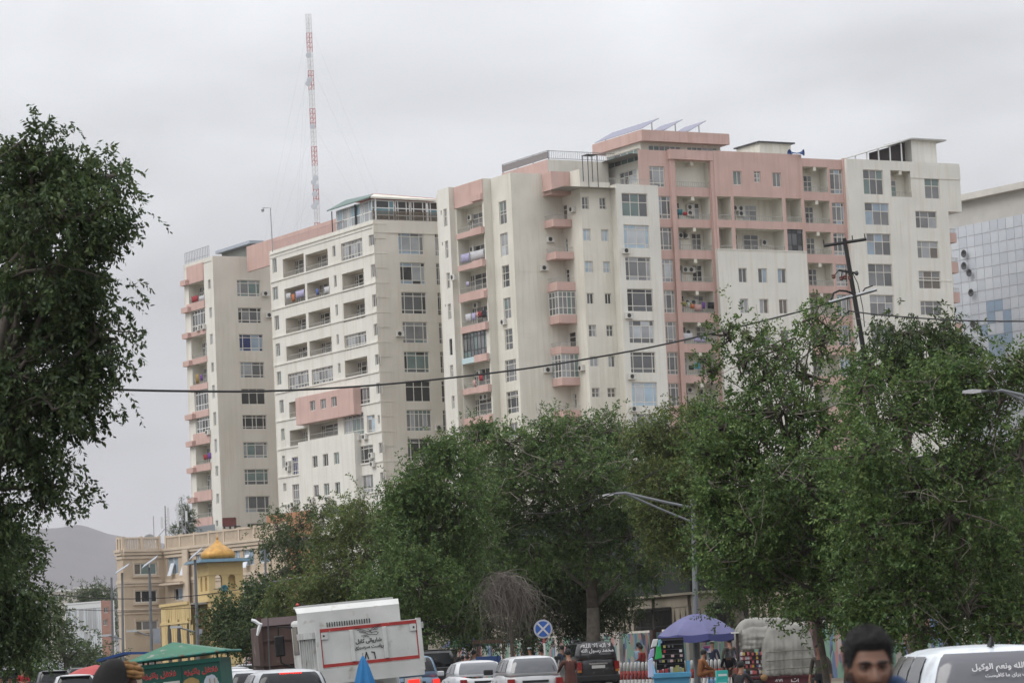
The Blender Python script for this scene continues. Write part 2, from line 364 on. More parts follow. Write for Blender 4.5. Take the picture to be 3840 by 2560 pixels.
for k, r, kd, a in rows2:
    if kd == 'dark': rr = BB.loggia(fb2, k, r, 'glazed', pal='gmt', frame=FRAMED)
    else: rr = BB.loggia(fb2, k, r, 'open', acs=a, depth=1.3, pal='dgm')
    lg.append(rr)
L2 = seglen('c1', 'c2')

for i, (u0, u1, z0, z1) in enumerate(lg):          # pink aprons between the loggias
    lo = lg[i+1][3] if i+1 < len(lg) else z0-1.0
    BB.boxes('apron', SKYBLUE if i == 4 else PINK, fb2, [(u0-.05, L2-.02, -.12, -.002, lo+.02, z0-.01)])
    BB.boxes('planter_box', PINK, fb2, [(u1-1.9, L2-.01, -.45, -.122, lo-.10, lo+.62)])
u0, u1, z0, z1 = lg[0]; BB.boxes('apron', PINK, fb2, [(.02, L2-.02, -.10, -.002, z1+.02, ZR-.06)]); BB.boxes('planter_box', PINK, fb2, [(u1-1.7, L2-.01, -.34, -.102, z1+.15, ZR-1.5)])
for k, r, st, p in [(5, (705, 545, 787, 750), TALL, 'gt'), (5, (718, 858, 802, 1062), TALL, 'bcw'), (5, (735, 1172, 815, 1370), ((.45, 1), (.5, 1)), 'dg'), (6, (750, 52, 830, 240), TALL, 'tm'),
                    (6, (763, 355, 847, 545), ((.6, 1), (.5, 1)), 'gd'), (6, (765, 660, 882, 855), ((.5, 1, .5), (.5, 1, .4)), 'gm'), (6, (780, 968, 903, 1165), ((.6, 1, .5), (.5, 1, .4)), 'dg'), (6, (810, 1275, 895, 1400), TALL, 'mc')]:
    BB.win(fb4, k, r, *st, p)
for k, c1, c2, p in [(7, (85, 857, 160, 988), (262, 865, 335, 988), 'gm'), (7, (98, 1183, 180, 1308), (280, 1190, 358, 1312), 'ws'), (8, (105, 68, 180, 175), (267, 73, 335, 178), 'sw'), (8, (122, 358, 187, 460), (285, 360, 347, 460), 'dg'),
                     (8, (138, 645, 210, 755), (298, 648, 365, 753), 'cg'), (8, (150, 930, 230, 1025), (315, 925, 382, 1030), 'cg'), (8, (167, 1215, 240, 1303), (308, 1215, 387, 1303), 'rm')]:
    for c in (c1, c2): BB.win(fb7, k, c, *SM, p)
for k, r, st, p in [(7, (488, 820, 760, 1065), BIG3, 'tg'), (7, (508, 1140, 777, 1388), BIG, 'sw'), (8, (468, 30, 708, 250), BIG, 'gmc'), (8, (485, 318, 727, 530), ((.5, 1.2, .6), (.45, 1, .3)), 'gd'), (8, (502, 603, 737, 815), ((.5, 1, 1, .5), (.45, 1, .45)), 'wgc'),
                    (8, (515, 890, 750, 1083), ((.3, 1, 1, .3), (.4, 1.1, .3)), 'gd'), (8, (527, 1163, 765, 1382), ((.4, 1, 1, .4), (.4, 1.5, .4)), 'sw'), (8, (540, 1450, 765, 1620), BIG, 'cm')]:
    BB.win(fb9, k, r, *st, p)
BB.acpx(fb9, 7, (540, 1405)); BB.acpx(fb9, 8, (508, 562), (535, 1112), (552, 1405)); BB.acpx(fb5, 5, (1215, 908), (1155, 1188)); BB.acpx(fb5, 6, (1190, 748)); BB.acpx(fb6, 5, (1425, 615)); BB.acpx(fb6, 6, (1515, 730)); BB.acpx(fb4, 6, (752, 280)); BB.acpx(fb0, 5, (262, 1280))
# doors on the wall behind the corner balconies
for k, r, p, f in [(5, (1328, 575, 1380, 712), 'r', None), (5, (1352, 900, 1385, 1030), 't', None), (5, (1360, 1205, 1402, 1335), 'd', None), (6, (1390, 385, 1465, 520), 'd', None), (6, (1438, 985, 1472, 1120), 't', None)]:
    BB.win(fb6, k, r, (1,), (1.6, .8), p)
# walls of the stepped left wing
BB.wall(fb0, 0, seglen('c0', 'end'), 0, ZR, IVORY); BB.wall(fb1, 0, seglen('c1', 'c0'), 0, ZR, CREAM); BB.wall(fb2, 0, L2, 0, ZR, CREAM); BB.wall(fb3, 0, seglen('c3', 'c2'), 0, ZR, CREAM)
BB.wall(fb4, 0, seglen('c4', 'c3'), 0, ZR, CREAM); BB.wall(fb5, 0, seglen('inner', 'c4'), 0, ZR, CREAM); BB.wall(fb6, 0, seglen('sw', 'inner'), 0, ZR, CREAM); BB.wall(fb7, 0, seglen('colback', 'sw'), 0, 47.6, CREAM)
BB.wall(fb8, 0, seglen('col', 'colback'), 0, 47.3, CREAM)
_, colw, _ = hit(zz(7, 857, 758), P0, D1); BB.wall(fb9, 0, colw, 0, 47.3, IVORY)
# faint floor joints
for f, w in ((fb4, 4.0), (fb5, 5.8), (fb7, 3.45)):
    for q in range(6):
        z = 45.2-q*6.25; BB.boxes('floor_joint', CREAM, f, [(.05, w-.05, -.012, -.001, z, z+.05)])
# corner balconies
def la(P): return BB.loc2(P)
aR = la(CH['inner'])[0]; bF = la(CH['c4'])[1]
def corner_bal(k, xl, xr, ytop, ybot, kind, pal='tmc'):
    ul, zt_ = fb5.uz(k, xl, ytop); a0 = la(CH['c4'])[0]+ul
    ur, zb_ = fb6.uz(k, xr, ybot); b0 = la(CH['inner'])[1]-ur
    _, zb = fb6.uz(k, xr, ybot); _, ztop = fb6.uz(k, xr, ytop)
    mb = MB(); mb.box(a0, aR-.01, b0, bF-.01, zb, zb+.12)
    mb.box(a0, aR-.01, b0, b0+.12, zb+.121, ztop); mb.box(a0, a0+.12, b0+.121, bF-.01, zb+.121, ztop)
    o = BB.part(mb, 'corner_balcony', PINK); return o, a0, b0, zb, ztop
tb, a0, b0, zb, ztp = corner_bal(5, 1125, 1412, 245, 470, 'top')
for k, xl, xr, y0, y1, kd in [(5, 1150, 1426, 712, 785, 'rail'), (5, 1168, 1446, 1030, 1100, 'rail'), (5, 1180, 1461, 1325, 1410, 'rail'), (6, 1200, 1476, 208, 290, 'glass'), (6, 1213, 1496, 518, 588, 'rail'), (6, 1228, 1506, 822, 897, 'glass'), (6, 1243, 1516, 1140, 1205, 'rail')]:
    o, a0, b0, zb, zt_ = corner_bal(k, xl, xr, y0, y1, kd)
    q = MB()
    if kd == 'rail':
        q.box(a0, aR-.02, b0+.03, b0+.07, zt_+.42, zt_+.46); q.box(a0+.03, a0+.07, b0+.075, bF-.02, zt_+.42, zt_+.46)
        n = 14
        for i in range(n): x = a0+.05+(aR-a0-.1)*i/n; q.box(x, x+.025, b0+.04, b0+.06, zt_, zt_+.42)
        for i in range(8): y = b0+.2+(bF-b0-.3)*i/8; q.box(a0+.04, a0+.06, y, y+.025, zt_, zt_+.42)
        q.obj('railing', RAIL, o)
    else:
        h = 2.35; gl = MB()
        for i in range(5): x = a0+(aR-a0-.1)*i/4; q.box(x, x+.08, b0+.02, b0+.08, zt_, zt_+h)
        for i in range(1, 4): y = b0+(bF-b0-.1)*i/3; q.box(a0+.02, a0+.08, y, y+.08, zt_, zt_+h)
        for z in (0, .65, 1.75, h-.07):
            q.box(a0+.081, aR-.02, b0+.025, b0+.075, zt_+z, zt_+z+.07); q.box(a0+.025, a0+.075, b0+.08, bF-.02, zt_+z, zt_+z+.07)
        q.obj('glazing_frame', FRAMEW, o)
        for i in range(4):
            x = a0+(aR-a0-.1)*i/4; MB().face([(x, b0+.05, zt_), (x+(aR-a0)/4, b0+.05, zt_), (x+(aR-a0)/4, b0+.05, zt_+h), (x, b0+.05, zt_+h)]).obj('pane', GLASS[random.choice('mct')], o)
        for i in range(3):
            y = b0+.05+(bF-b0-.1)*i/3; MB().face([(a0+.05, y, zt_), (a0+.05, y+(bF-b0)/3, zt_), (a0+.05, y+(bF-b0)/3, zt_+h), (a0+.05, y, zt_+h)]).obj('pane', GLASS[random.choice('mcg')], o)
# ---- pink middle section
PB = P0+D2*3.0; ZP = 51.45
fp = Fac(BB, PB, 'F')
for k, r, p in [(7, (768, 545, 932, 765), 'mc'), (7, (865, 850, 995, 1085), 'bgm'), (7, (880, 1165, 1010, 1400), 'gm'), (8, (803, 50, 912, 262), 'bcw'), (8, (817, 330, 928, 540), 'gcm'), (8, (832, 615, 940, 815), 'mc'), (8, (848, 892, 957, 1097), 'gm'), (8, (860, 1173, 965, 1380), 'mg')]:
    BB.win(fp, k, r, (.5, 1, .6), (.5, 1.5, .5), p)
acs = [(), ((.62, .62), (.62, .36)), ((.3, .72), (.45, .72)), ((.4, .6), (.58, .6)), ((.4, .55), (.6, .55)), ((.38, .6),), (), ((.35, .75),)]
lp = []
for i, (k, r) in enumerate([(7, (1030, 495, 1385, 770)), (7, (1045, 850, 1390, 1095)), (7, (1060, 1165, 1410, 1405)), (8, (960, 45, 1265, 262)), (8, (975, 335, 1280, 540)), (8, (990, 620, 1300, 820)), (8, (1003, 893, 1310, 1100)), (8, (1015, 1170, 1325, 1385)), (8, (1028, 1450, 1340, 1660))]):
    lp.append(BB.loggia(fp, k, r, 'open', depth=1.6, beam=True, acs=acs[i] if i < len(acs) else (), pal='dgmc'))
u_pl = lp[3][0]-.75; u_pr = fp.uz(7, 1440, 900)[0]
u13 = fp.uz(9, 1160, 900)[0]; u14 = fp.uz(9, 1645, 700)[0]
fk = fp.off(-.55)      # the pink block stands a little proud
for r in [(423, 543, 522, 698), (845, 560, 943, 718)]: BB.win(fk, 9, r, *SM, 'mct')
BB.win(fk, 9, (648, 548, 722, 670), (1, 1), (1, 1, .5), 'cmw')
for r, kd in [((250, 815, 415, 1070), 'open'), ((430, 815, 965, 1090), 'open'), ((985, 835, 1165, 1095), 'open'), ((270, 1145, 425, 1400), 'open'), ((450, 1155, 985, 1405), 'open'), ((1002, 1165, 1185, 1405), 'glazed')]:
    w = r[2]-r[0]
    u0, u1, _, _ = fk.rect(9, r)
    bk = [(u0+.25, u0+1.5), (u0+2.2, u0+4.1)] if w > 400 else ([(u0+.1, u0+1.35)] if 900 < r[0] else [])
    BB.loggia(fk, 9, r, kd, depth=2.0, bk=bk, acs=(((.22, .62), (.34, .62), (.34, .4)) if r[1] == 815 and w > 400 else (((.78, .5),) if w > 400 else ())), pal='dg' if kd == 'glazed' else 'gmc', frame=FRAMED if kd == 'glazed' else None)
for k, r in [(9, (1165, 495, 1445, 775)), (9, (1185, 855, 1470, 1110)), (9, (1200, 1190, 1485, 1440)), (10, (1120, 90, 1380, 320)), (10, (1135, 385, 1395, 605)), (10, (1150, 690, 1415, 900)), (10, (1165, 990, 1440, 1200)), (10, (1180, 1290, 1455, 1500))]:
    u0, u1, _, _ = fp.rect(k, r); BB.loggia(fp, k, r, 'open', depth=1.5, beam=True, bk=[(u0+1.0, u0+2.1)], pal='dgm', acs=((.14, .55),) if r[1] == 385 else ())
for k, r in [(9, (1455, 525, 1605, 795)), (9, (1480, 880, 1622, 1120)), (9, (1495, 1205, 1632, 1450)), (10, (1395, 105, 1525, 325)), (10, (1405, 400, 1545, 612)), (10, (1420, 700, 1560, 905)), (10, (1435, 1000, 1575, 1205))]:
    BB.win(fp, k, r, (1, 1, .6), (.45, 1.5, .45), 'bmgc')
class LB(list):
    def box(s, *a): s.append(a)
ub0 = fk.uz(9, 225, 600)[0]; ub1 = fk.uz(9, 1165, 600)[0]
BB.wall(fp, colw-.3, ub0+.2, 0, ZP, PINK); BB.wall(fp, ub1-.2, u14, 0, ZP-.1, PINK)
zw = fk.uz(9, 700, 1403)[1]
BB.wall(fk, ub0, ub1, zw, ZP+.15, PINK)
mb = LB(); mb.box(ub0, ub0+.02, .001, .56, 0, ZP+.15); mb.box(ub1-.02, ub1, .001, .56, 0, ZP+.15); BB.boxes('return_wall', PINK, fk, mb)
mb = LB()
pp = lp[3][0]; mb.box(pp-.72, pp-.16, -.28, -.003, 0, lp[0][3]+.1); mb.box(pp-.85, u_pr, -.5, -.003, lp[0][3]+.101, ZP+.1)
mb.box(lp[3][1]+.12, lp[3][1]+.75, -.45, -.004, 0, lp[0][3]+.09); mb.box(u14-.55, u14-.06, -.3, -.003, 0, ZP+.05)
BB.boxes('pilaster', PINK, fp, mb)
fw_ = fk.off(-.35)     # white wall lower down
for rr in range(6):
    for x0, x1 in ((442, 530), (634, 727), (825, 915)):
        dx, dy = 13.5*rr, 300*rr; BB.win(fw_, 10, (x0+dx*1.05, 143+dy+(x0-442)*.015, x1+dx*1.05, 288+dy+(x0-442)*.015), *SM, ['gb', 'rc', 'mr', 'gm', 'mg', 'gm'][rr])
wu0 = fw_.uz(10, 240, 20)[0]; wu1 = fw_.uz(10, 1113, 20)[0]
BB.wall(fw_, wu0, wu1, 0, zw, IVORY)
mb = LB(); mb.box(wu0, wu0+.02, .001, .91, 0, zw); mb.box(wu1-.02, wu1, .001, .91, 0, zw); mb.box(wu0, wu1, -.05, .36, zw, zw+.1); BB.boxes('ledge', IVORY, fw_, mb)
# ---- white right tower
ft = fp.off(-.7); tu0 = ft.uz(11, 142, 400)[0]; tu1 = ft.uz(11, 842, 640)[0]; tu2 = ft.uz(11, 917, 320)[0]; tm = ft.uz(11, 600, 500)[0]
ZT = ft.uz(11, 500, 285)[1]
for r, p in [((250, 342, 397, 520), 'tmg'), ((262, 570, 438, 732), 'gbm'), ((275, 783, 450, 938), 'gbm'), ((285, 993, 460, 1153), 'gm'), ((297, 1207, 470, 1360), 'mc'), ((309, 1420, 482, 1570), 'mc')]: BB.win(ft, 11, r, (1, 1, 1), (1.7, 1), p)
for r, p in [((675, 402, 785, 548), 'mt')]: BB.win(ft, 11, r, (1, 1), (1.7, 1), p)
for r, p in [((613, 628, 767, 753), 'gcm'), ((625, 835, 777, 960), 'rcm'), ((635, 1042, 793, 1170), 'rcm'), ((648, 1250, 802, 1352), 'mg')]: BB.win(ft, 11, r, (.6, 1, 1), (1.8, 1), p)
u0, u1, _, _ = ft.rect(11, (440, 348, 590, 535)); BB.loggia(ft, 11, (440, 348, 590, 535), 'open', depth=1.2, beam=True, bk=[(u0+.7, u0+1.5)], pal='mt')
zo = ft.uz(11, 900, 635)[1]
BB.wall(ft, tu0, tu1, 0, ZT, IVORY)
mb = LB(); mb.box(tu1, tu2, 0, 8, zo, ZT); mb.box(tu1-.02, tu1, .002, 8, 0, zo-.01); mb.box(tu0, tu0+.02, .002, .7, 0, ZT); BB.boxes('side_wall', IVORY, ft, mb)
mb = LB(); mb.box(tm-.3, tu2+.03, -.06, -.002, ZT-1.75, ZT-.3); mb.box(tm-.2, tu1-.05, -.04, -.002, 38.6, 38.7); BB.boxes('cornice', IVORY, ft, mb)
for k, (x0, y0, x1, y1) in enumerate([(850, 768, 948, 838), (863, 970, 962, 1048), (877, 1180, 972, 1253), (890, 1393, 988, 1455), (903, 1600, 1000, 1660)]):
    a, c, lo, hi = ft.rect(11, (x0, y0, x1, y1))
    mb = MB(); mb.box(tu1+.001, c, 1.2, 4.6, lo, lo+.12); mb.box(tu1+.001, c, 1.2, 1.3, lo+.121, hi); mb.box(c-.1, c, 1.301, 4.6, lo+.121, hi); o = BB.part(mb, 'side_balcony', PINK, ft)
    q = MB(); q.box(tu1+.01, c, 1.22, 1.27, hi+.4, hi+.45)
    for i in range(9): q.box(tu1+.05+i*(c-tu1)/9, tu1+.09+i*(c-tu1)/9, 1.23, 1.26, hi, hi+.4)
    q.obj('railing', RAIL, o)
    q = MB(); q.box(tu1+.002, tu1+.03, 1.6, 3.6, hi-.6, hi+1.5); BB.part(q, 'balcony_door', GLASS['d'], ft)
# roofs
mb = MB(); poly = [la(CH[k]) for k in ('end', 'c0', 'c1', 'c2', 'c3', 'c4', 'inner', 'sw')] + [(la(CH['sw'])[0], 17.2), (la(CH['end'])[0], 17.2)]
mb.face([(x, y, ZR-.35) for x, y in poly]); mb.face([(-6, .1, 46.9), (colw, .05, 46.9), (colw, 4.5, 46.9), (-6, 4.5, 46.9)])
mb.face([(colw-1, 3.2, ZP-.4), (u14, 3.2, ZP-.4), (u14, 17.2, ZP-.4), (colw-1, 17.2, ZP-.4)]); mb.face([(tu0, 2.5, ZT-.3), (tu2, 2.5, ZT-.3), (tu2, 10.2, ZT-.3), (tu0, 10.2, ZT-.3)])
BB.part(mb, 'roof', ROOFM)
mb = MB(); xe = la(CH['end'])[0]; mb.box(xe+.01, tu1-.02, 17.26, 17.5, 0, ZR-.4); mb.box(colw-.25, colw, .02, 3.0, 0, 47.3); mb.box(tu1-.25, tu1-.021, 10.4, 17.25, 0, ZR-.4)
BB.part(mb, 'rear_wall', CREAM)
# penthouse
pc = Fac(BB, PB+D2*.0, 'F'); ua, za = pc.uz(7, 690, 178); uc, _ = pc.uz(7, 1580, 215); zb_ = pc.uz(7, 690, 288)[1]
fL = Fac(BB, PB+D1*ua, 'L'); ul, zl = fL.uz(7, 190, 328)
mb = MB(); mb.box(ua, uc, 3.0, 3.0-ul, zb_, za-.15); mb.box(ua, uc, 3.0, 3.25, za-.15, za); mb.box(ua, ua+.25, 3.25, 3.0-ul, za-.15, za)
BB.part(mb, 'penthouse_roof', PINK)
pf = pc.off(.9); pl = Fac(BB, PB+D1*(ua+.35)+D2*.9, 'L')
BB.win(pf, 7, (760, 335, 1092, 425), (1,)*6, (1,), 'mct', dep=.1); BB.win(pf, 7, (1150, 352, 1462, 425), (1,)*6, (1,), 'mct', dep=.1)
r1 = pl.rect(7, (345, 445, 675, 488)); BB.win(pl, 7, None, (1,)*5, (1,), 'tg', dep=.12, rect=(pl.uz(7, 345, 510)[0], pl.uz(7, 673, 420)[0], pl.uz(7, 673, 488)[1], pl.uz(7, 673, 362)[1]))
BB.win(pl, 7, None, (1,)*4, (1, .6), 'mwg', dep=.12, rect=(pl.uz(7, 465, 650)[0], pl.uz(7, 642, 650)[0], pl.uz(7, 642, 718)[1], pl.uz(7, 642, 572)[1]))
BB.wall(pf, .35+ua, uc-.6, 46.9, zb_, CREAM); BB.wall(pl, pl.uz(7, 335, 510)[0], 0, 46.9, zb_, CREAM)
mb = MB(); mb.box(uc-.65, uc-.6, 3.92, 9, ZP-.4, zb_); BB.part(mb, 'penthouse_side', CREAM)
# upper block behind the left wing with screen fence
cp = np.array(zat(5, 1183, 125, 316.5)); fu = Fac(BB, cp[:2], 'F'); fv = Fac(BB, cp[:2], 'L'); zu = cp[2]
v0 = fv.uz(5, 735, 255)[0]; q0 = fu.uz(7, 350, 500)[0]
BB.wall(fu, 0, q0, ZR-.5, zu, CREAM); BB.wall(fv, v0, 0, ZR-.5, zu, PINK)
mb = MB(); mb.face([(0, .2, zu-.05), (q0, .2, zu-.05), (q0, -v0, zu-.05), (0, -v0, zu-.05)]); BB.part(mb, 'roof', ROOFM, fu)
zf = fv.uz(5, 1180, 35)[1]
mb = MB(); mb.box(v0, 0, .05, .09, zu+.12, zf-.12, 0); mb.box(v0, 0, .03, .11, zf-.06, zf, 1)
for i in range(4): x = v0*(i/3)*.995; mb.box(x-.05, x+.05, .1, .18, zu, zf, 1)
BB.part(mb, 'screen_fence', [M('fence_mesh_grey', (.24, .22, .22), .7, var=.2, vs=6), STEEL], fv)
mb = MB(); mb.box(.1, q0+1.5, .05, .09, zf-.06, zf); mb.box(.1, q0+1.5, .05, .09, zu+.1, zu+.16)
for i in range(40): x = .1+(q0+1.4)*i/39; mb.box(x, x+.03, .055, .085, zu+.1, zf)
BB.part(mb, 'roof_railing', STEEL, fu)
# roof huts
cp = np.array(zat(9, 705, 228, 332)); fh = Fac(BB, cp[:2], 'F'); u1 = fh.uz(9, 1042, 275)[0]; hl = Fac(BB, cp[:2], 'L').uz(9, 460, 295)[0]
mb = MB(); mb.box(0, u1, .01, -hl, ZP-.5, cp[2]-.15); BB.part(mb, 'roof_hut', CREAM, fh)
mb = MB(); mb.box(-.25, u1+.4, -.25, -hl+.2, cp[2]-.148, cp[2]); BB.part(mb, 'hut_roof', DKSTEEL, fh)
cp = np.array(zat(11, 583, 140, 336)); fh = Fac(BB, cp[:2], 'F'); u1 = fh.uz(11, 755, 145)[0]; ul_ = fh.uz(11, 60, 255)[0]
mb = MB(); mb.box(0, u1, 0, 4, ZT-.4, cp[2]); BB.part(mb, 'stair_tower', IVORY, fh)
fs = fh; uR = fs.uz(11, 808, 135)[0]; zr1 = cp[2]+.12
mb = MB(); mb.box(-.3, uR, -.5, 4.5, cp[2]+.001, zr1+.05); a = fs.uz(11, 30, 262)[0]
mb.hexa([(a, -.3, ZT+.1), (-.3, -.5, zr1-.1), (-.3, 4.5, zr1-.1), (a, 4.5, ZT+.1)], [(a, -.3, ZT+.18), (-.3, -.5, zr1), (-.3, 4.5, zr1), (a, 4.5, ZT+.18)])
BB.part(mb, 'shed_roof', M('shed_roof_sheet', (.42, .42, .40), .6, var=.3), fs)
mb = MB(); n = 7
for i in range(1, n):
    x = a+(0-a)*i/n; zt2 = ZT+.1+(zr1-.15-ZT)*i/n; mb.box(x-.06, x+.06, -.25, -.15, ZT-.05, zt2)
mb.box(a+1, -.01, -.24, -.16, ZT+.5, ZT+.58); BB.part(mb, 'shed_posts', WHITE, fs)
mb = MB(); mb.face([(a*.45, 1.2, ZT-.1), (0, 1.2, ZT-.1), (0, 1.2, zr1-.2), (a*.45, 1.2, ZT+.05+(zr1-ZT)*.5)]); BB.part(mb, 'shed_back', M('shed_dark_sheet', (.06, .05, .05), .8), fs)
# terrace railing over the column and metal frame
mb = MB(); mb.box(-1.0, colw, .2, .24, 47.85, 47.9); 
for i in range(26): x = -1.0+(colw+1)*i/26; mb.box(x, x+.03, .2, .23, 47.25, 47.85)
BB.part(mb, 'terrace_railing', RAIL)
mb = MB()
for x in (-2.6, -1.5):
    for y in (.9, 1.9): mb.box(x, x+.06, y, y+.06, 46.9, 50.3)
mb.box(-2.62, -1.4, .88, 2.0, 50.301, 50.36); BB.part(mb, 'metal_frame', DKSTEEL)
# solar panels on the penthouse (things of their own)
SOL = M('solar_panel', (.22, .22, .29), .5, var=.12, vs=3, spec=.3)
def wpt(a, b_, z): q = P0+D1*a+D2*b_; return Vector((q[0], q[1], z))
def solar(a, b0, b1, w, lab, z=None, tilt=16):
    z = z or za
    root = thing('solar_panel_row', lab, 'solar panels', wpt(a, b0, z), GRID, 'solar panels on the penthouse roof')
    t = math.tan(math.radians(tilt)); n = max(1, int((b1-b0)/1.05))
    for i in range(n):
        y0 = (b1-b0)*i/n; y1 = (b1-b0)*(i+1)/n-.02
        MB().hexa([(0, y0, .1), (w, y0, .1+w*t), (w, y1, .1+w*t), (0, y1, .1)], [(0, y0, .15), (w, y0, .15+w*t), (w, y1, .15+w*t), (0, y1, .15)]).obj('panel', SOL, root)
    for y in (.1, (b1-b0)-.1): MB().box(w-.9, w-.82, y, y+.07, 0, .1+(w-.9)*t).obj('stand', STEEL, root)
solar(ua+.1, 3.1, 3.0-ul-.3, 2.2, 'long tilted row of solar panels at the left edge of the pink penthouse roof', tilt=28)
solar(ua+3.0, 3.2, 7.4, 2.2, 'middle short row of tilted solar panels on the pink penthouse roof', tilt=28)
solar(ua+5.9, 3.2, 7.4, 2.2, 'right-hand short row of tilted solar panels on the pink penthouse roof', tilt=28)
# blue horn loudspeakers on the roof edge
HORN = M('horn_blue', (.03, .09, .26), .4)
for (x, y), aim, lab in [((1052, 352), -2.6, 'blue horn loudspeaker facing left on the pink roof edge'), ((1148, 352), -.4, 'blue horn loudspeaker facing right on the pink roof edge')]:
    p = zat(9, x, y, 324); t = thing('horn_loudspeaker', lab, 'loudspeaker', (p.x, p.y, ZP+.15), 0, 'horn loudspeakers on the pink roof')
    h = MB(); h.lathe([(.06, -.5), (.07, -.2), (.12, 0), (.22, .2), (.36, .32), (.33, .30), (.1, .0)], 14, caps=False); h.xf(T(0, 0, p.z-ZP-.15) @ RZ(aim) @ Matrix.Rotation(math.radians(90), 4, 'Y')); h.obj('horn', HORN, t, smooth=True)
    MB().box(-.03, .03, -.03, .03, 0, p.z-ZP-.15).obj('bracket', DKSTEEL, t)
BB.flush()
# ---------------------------------------------------------------- building A (left block)
PA = np.array(zat(3, 650, 330, 324))[:2]; ZA = 46.75
BA = Bld('apartment_block', 'pale apartment block left of centre with a glass restaurant on its roof', PA)
al = Fac(BA, PA, 'L'); af = Fac(BA, PA, 'F')
ua0 = al.uz(1, 812, 560)[0]
for k, r in [(1, (830, 608, 870, 718)), (1, (832, 848, 880, 945)), (1, (848, 1088, 890, 1200)), (1, (860, 1320, 898, 1420)), (2, (868, 100, 908, 205)), (2, (890, 338, 928, 442)), (2, (903, 578, 935, 672)), (2, (912, 805, 940, 905)), (2, (922, 1035, 950, 1100))]:
    BA.win(al, k, r, (.6, 1), (1,), 'tmg')
op = 'open'; gz = 'glazed'
for k, r, kd in [(1, (918, 612, 1100, 722), op), (1, (1108, 575, 1300, 668), op), (1, (932, 862, 1110, 962), op), (1, (1122, 812, 1312, 915), op), (1, (942, 1108, 1118, 1205), op), (1, (1133, 1058, 1322, 1160), op), (1, (948, 1345, 1127, 1425), op), (1, (1142, 1300, 1332, 1385), op),
                 (4, (165, 320, 332, 420), gz), (4, (352, 285, 522, 380), gz), (4, (180, 762, 325, 862), op), (4, (332, 712, 560, 795), op),
                 (3, (335, 560, 548, 690), gz), (3, (345, 858, 563, 985), op), (3, (358, 1145, 575, 1280), op), (4, (608, 20, 783, 100), gz), (4, (612, 215, 793, 330), op)]:
    BA.loggia(al, k, r, kd, depth=1.5, inner=TAN_SHADED, pal='dgm' if kd == op else 'gmc', rail=.6, acs=((.55, .72), (.75, .72)) if r[0] in (948, 180) else ())
BA.loggia(al, 4, (175, 540, 300, 640), op, depth=1.5, inner=TAN_SHADED, bk=[])
for k, r, c, rw, p in [(4, (718, 435, 810, 560), (1, 1, 1), (1, 2), 'gm'), (4, (600, 645, 765, 790), (1, 1, 1, 1, 1), (.6, 1.5, .6), 'mct'), (4, (785, 645, 852, 780), (1, 1), (.5, 1.5, .5), 'sm'), (4, (733, 885, 838, 1010), (.5, 1, 1), (.5, 1.4, .4), 'dg'), (4, (747, 1115, 838, 1245), (1, 1, 1), (.5, 1.4), 'mc'),
                       (4, (197, 972, 250, 1105), (1, 1, 1), (.5, 1, .6), 'n'), (4, (200, 1185, 258, 1330), (1, 1, 1), (.5, 1, .6), 'gm')]:
    BA.win(al, k, r, c, rw, p)
for k, r in [(3, (250, 585, 283, 683)), (3, (265, 872, 295, 980)), (3, (280, 1158, 308, 1262)), (4, (547, 10, 567, 85)), (4, (558, 235, 580, 310))]: BA.win(al, k, r, (1,), (1,), 'mg')
for k, r in [(3, (607, 480, 660, 572)), (3, (628, 768, 675, 882)), (3, (640, 1062, 690, 1172)), (3, (655, 1348, 698, 1455)), (4, (848, 168, 886, 242)), (4, (858, 390, 898, 470)), (4, (870, 642, 890, 705)), (4, (878, 858, 914, 936)), (4, (888, 1088, 925, 1165))]: BA.win(al, k, r, (1, 1), (1,), 'gtm')
BA.wall(al, ua0, 0, 0, ZA, IVORY)
# storey ledges on the left face
mb = LB()
for q in range(13):
    z = al.uz(3, 330, 455)[1]-.1-3.1*q
    if z > 4: mb.box(ua0, -.02, -.10, -.002, z, z+.16)
BA.boxes('storey_ledge', IVORY, al, mb)
# proud pink block with three windows and white block below it
ap = al.off(-.9); pk = (ap.uz(4, 228, 590)[0], ap.uz(4, 680, 520)[0], ap.uz(4, 682, 632)[1], ap.uz(4, 680, 412)[1])
for r in [(337, 532, 382, 602), (420, 518, 466, 587), (505, 500, 550, 570)]: BA.win(ap, 4, r, *SM, 'dmg')
BA.wall(ap, pk[0], pk[1], pk[2], pk[3], PINK, thick=.9)
mb = LB(); mb.box(pk[0], pk[1], .01, .898, pk[2]-.02, pk[2]); mb.box(pk[0]-.01, pk[0], 0, .898, pk[2], pk[3]); mb.box(pk[1], pk[1]+.01, 0, .898, pk[2], pk[3]); BA.boxes('return_wall', PINK, ap, mb)
aw = al.off(-.7); wz = aw.uz(4, 600, 790)[1]; w0, w1 = aw.uz(4, 250, 960)[0], aw.uz(4, 690, 900)[0]
for r in [(357, 962, 400, 1048), (440, 947, 484, 1037), (525, 935, 570, 1022), (367, 1190, 410, 1278), (447, 1178, 493, 1267), (535, 1168, 578, 1256)]: BA.win(aw, 4, r, *SM, 'dgt')
BA.win(aw, 4, (480, 1365, 585, 1420), (1, 1, 1), (1,), 'mg')
BA.wall(aw, w0, w1, 0, wz, IVORY, thick=.7)
mb = LB(); mb.box(w0-.01, w0, 0, .698, 0, wz); mb.box(w1, w1+.01, 0, .698, 0, wz); BA.boxes('return_wall', IVORY, aw, mb)
BA.acpx(al, 4, (715, 815), (768, 808), (820, 955), (830, 1022), (168, 1020), (165, 1058), (185, 1352), (212, 1340), (742, 1280)); BA.acpx(aw, 4, (355, 1312), (475, 1295))
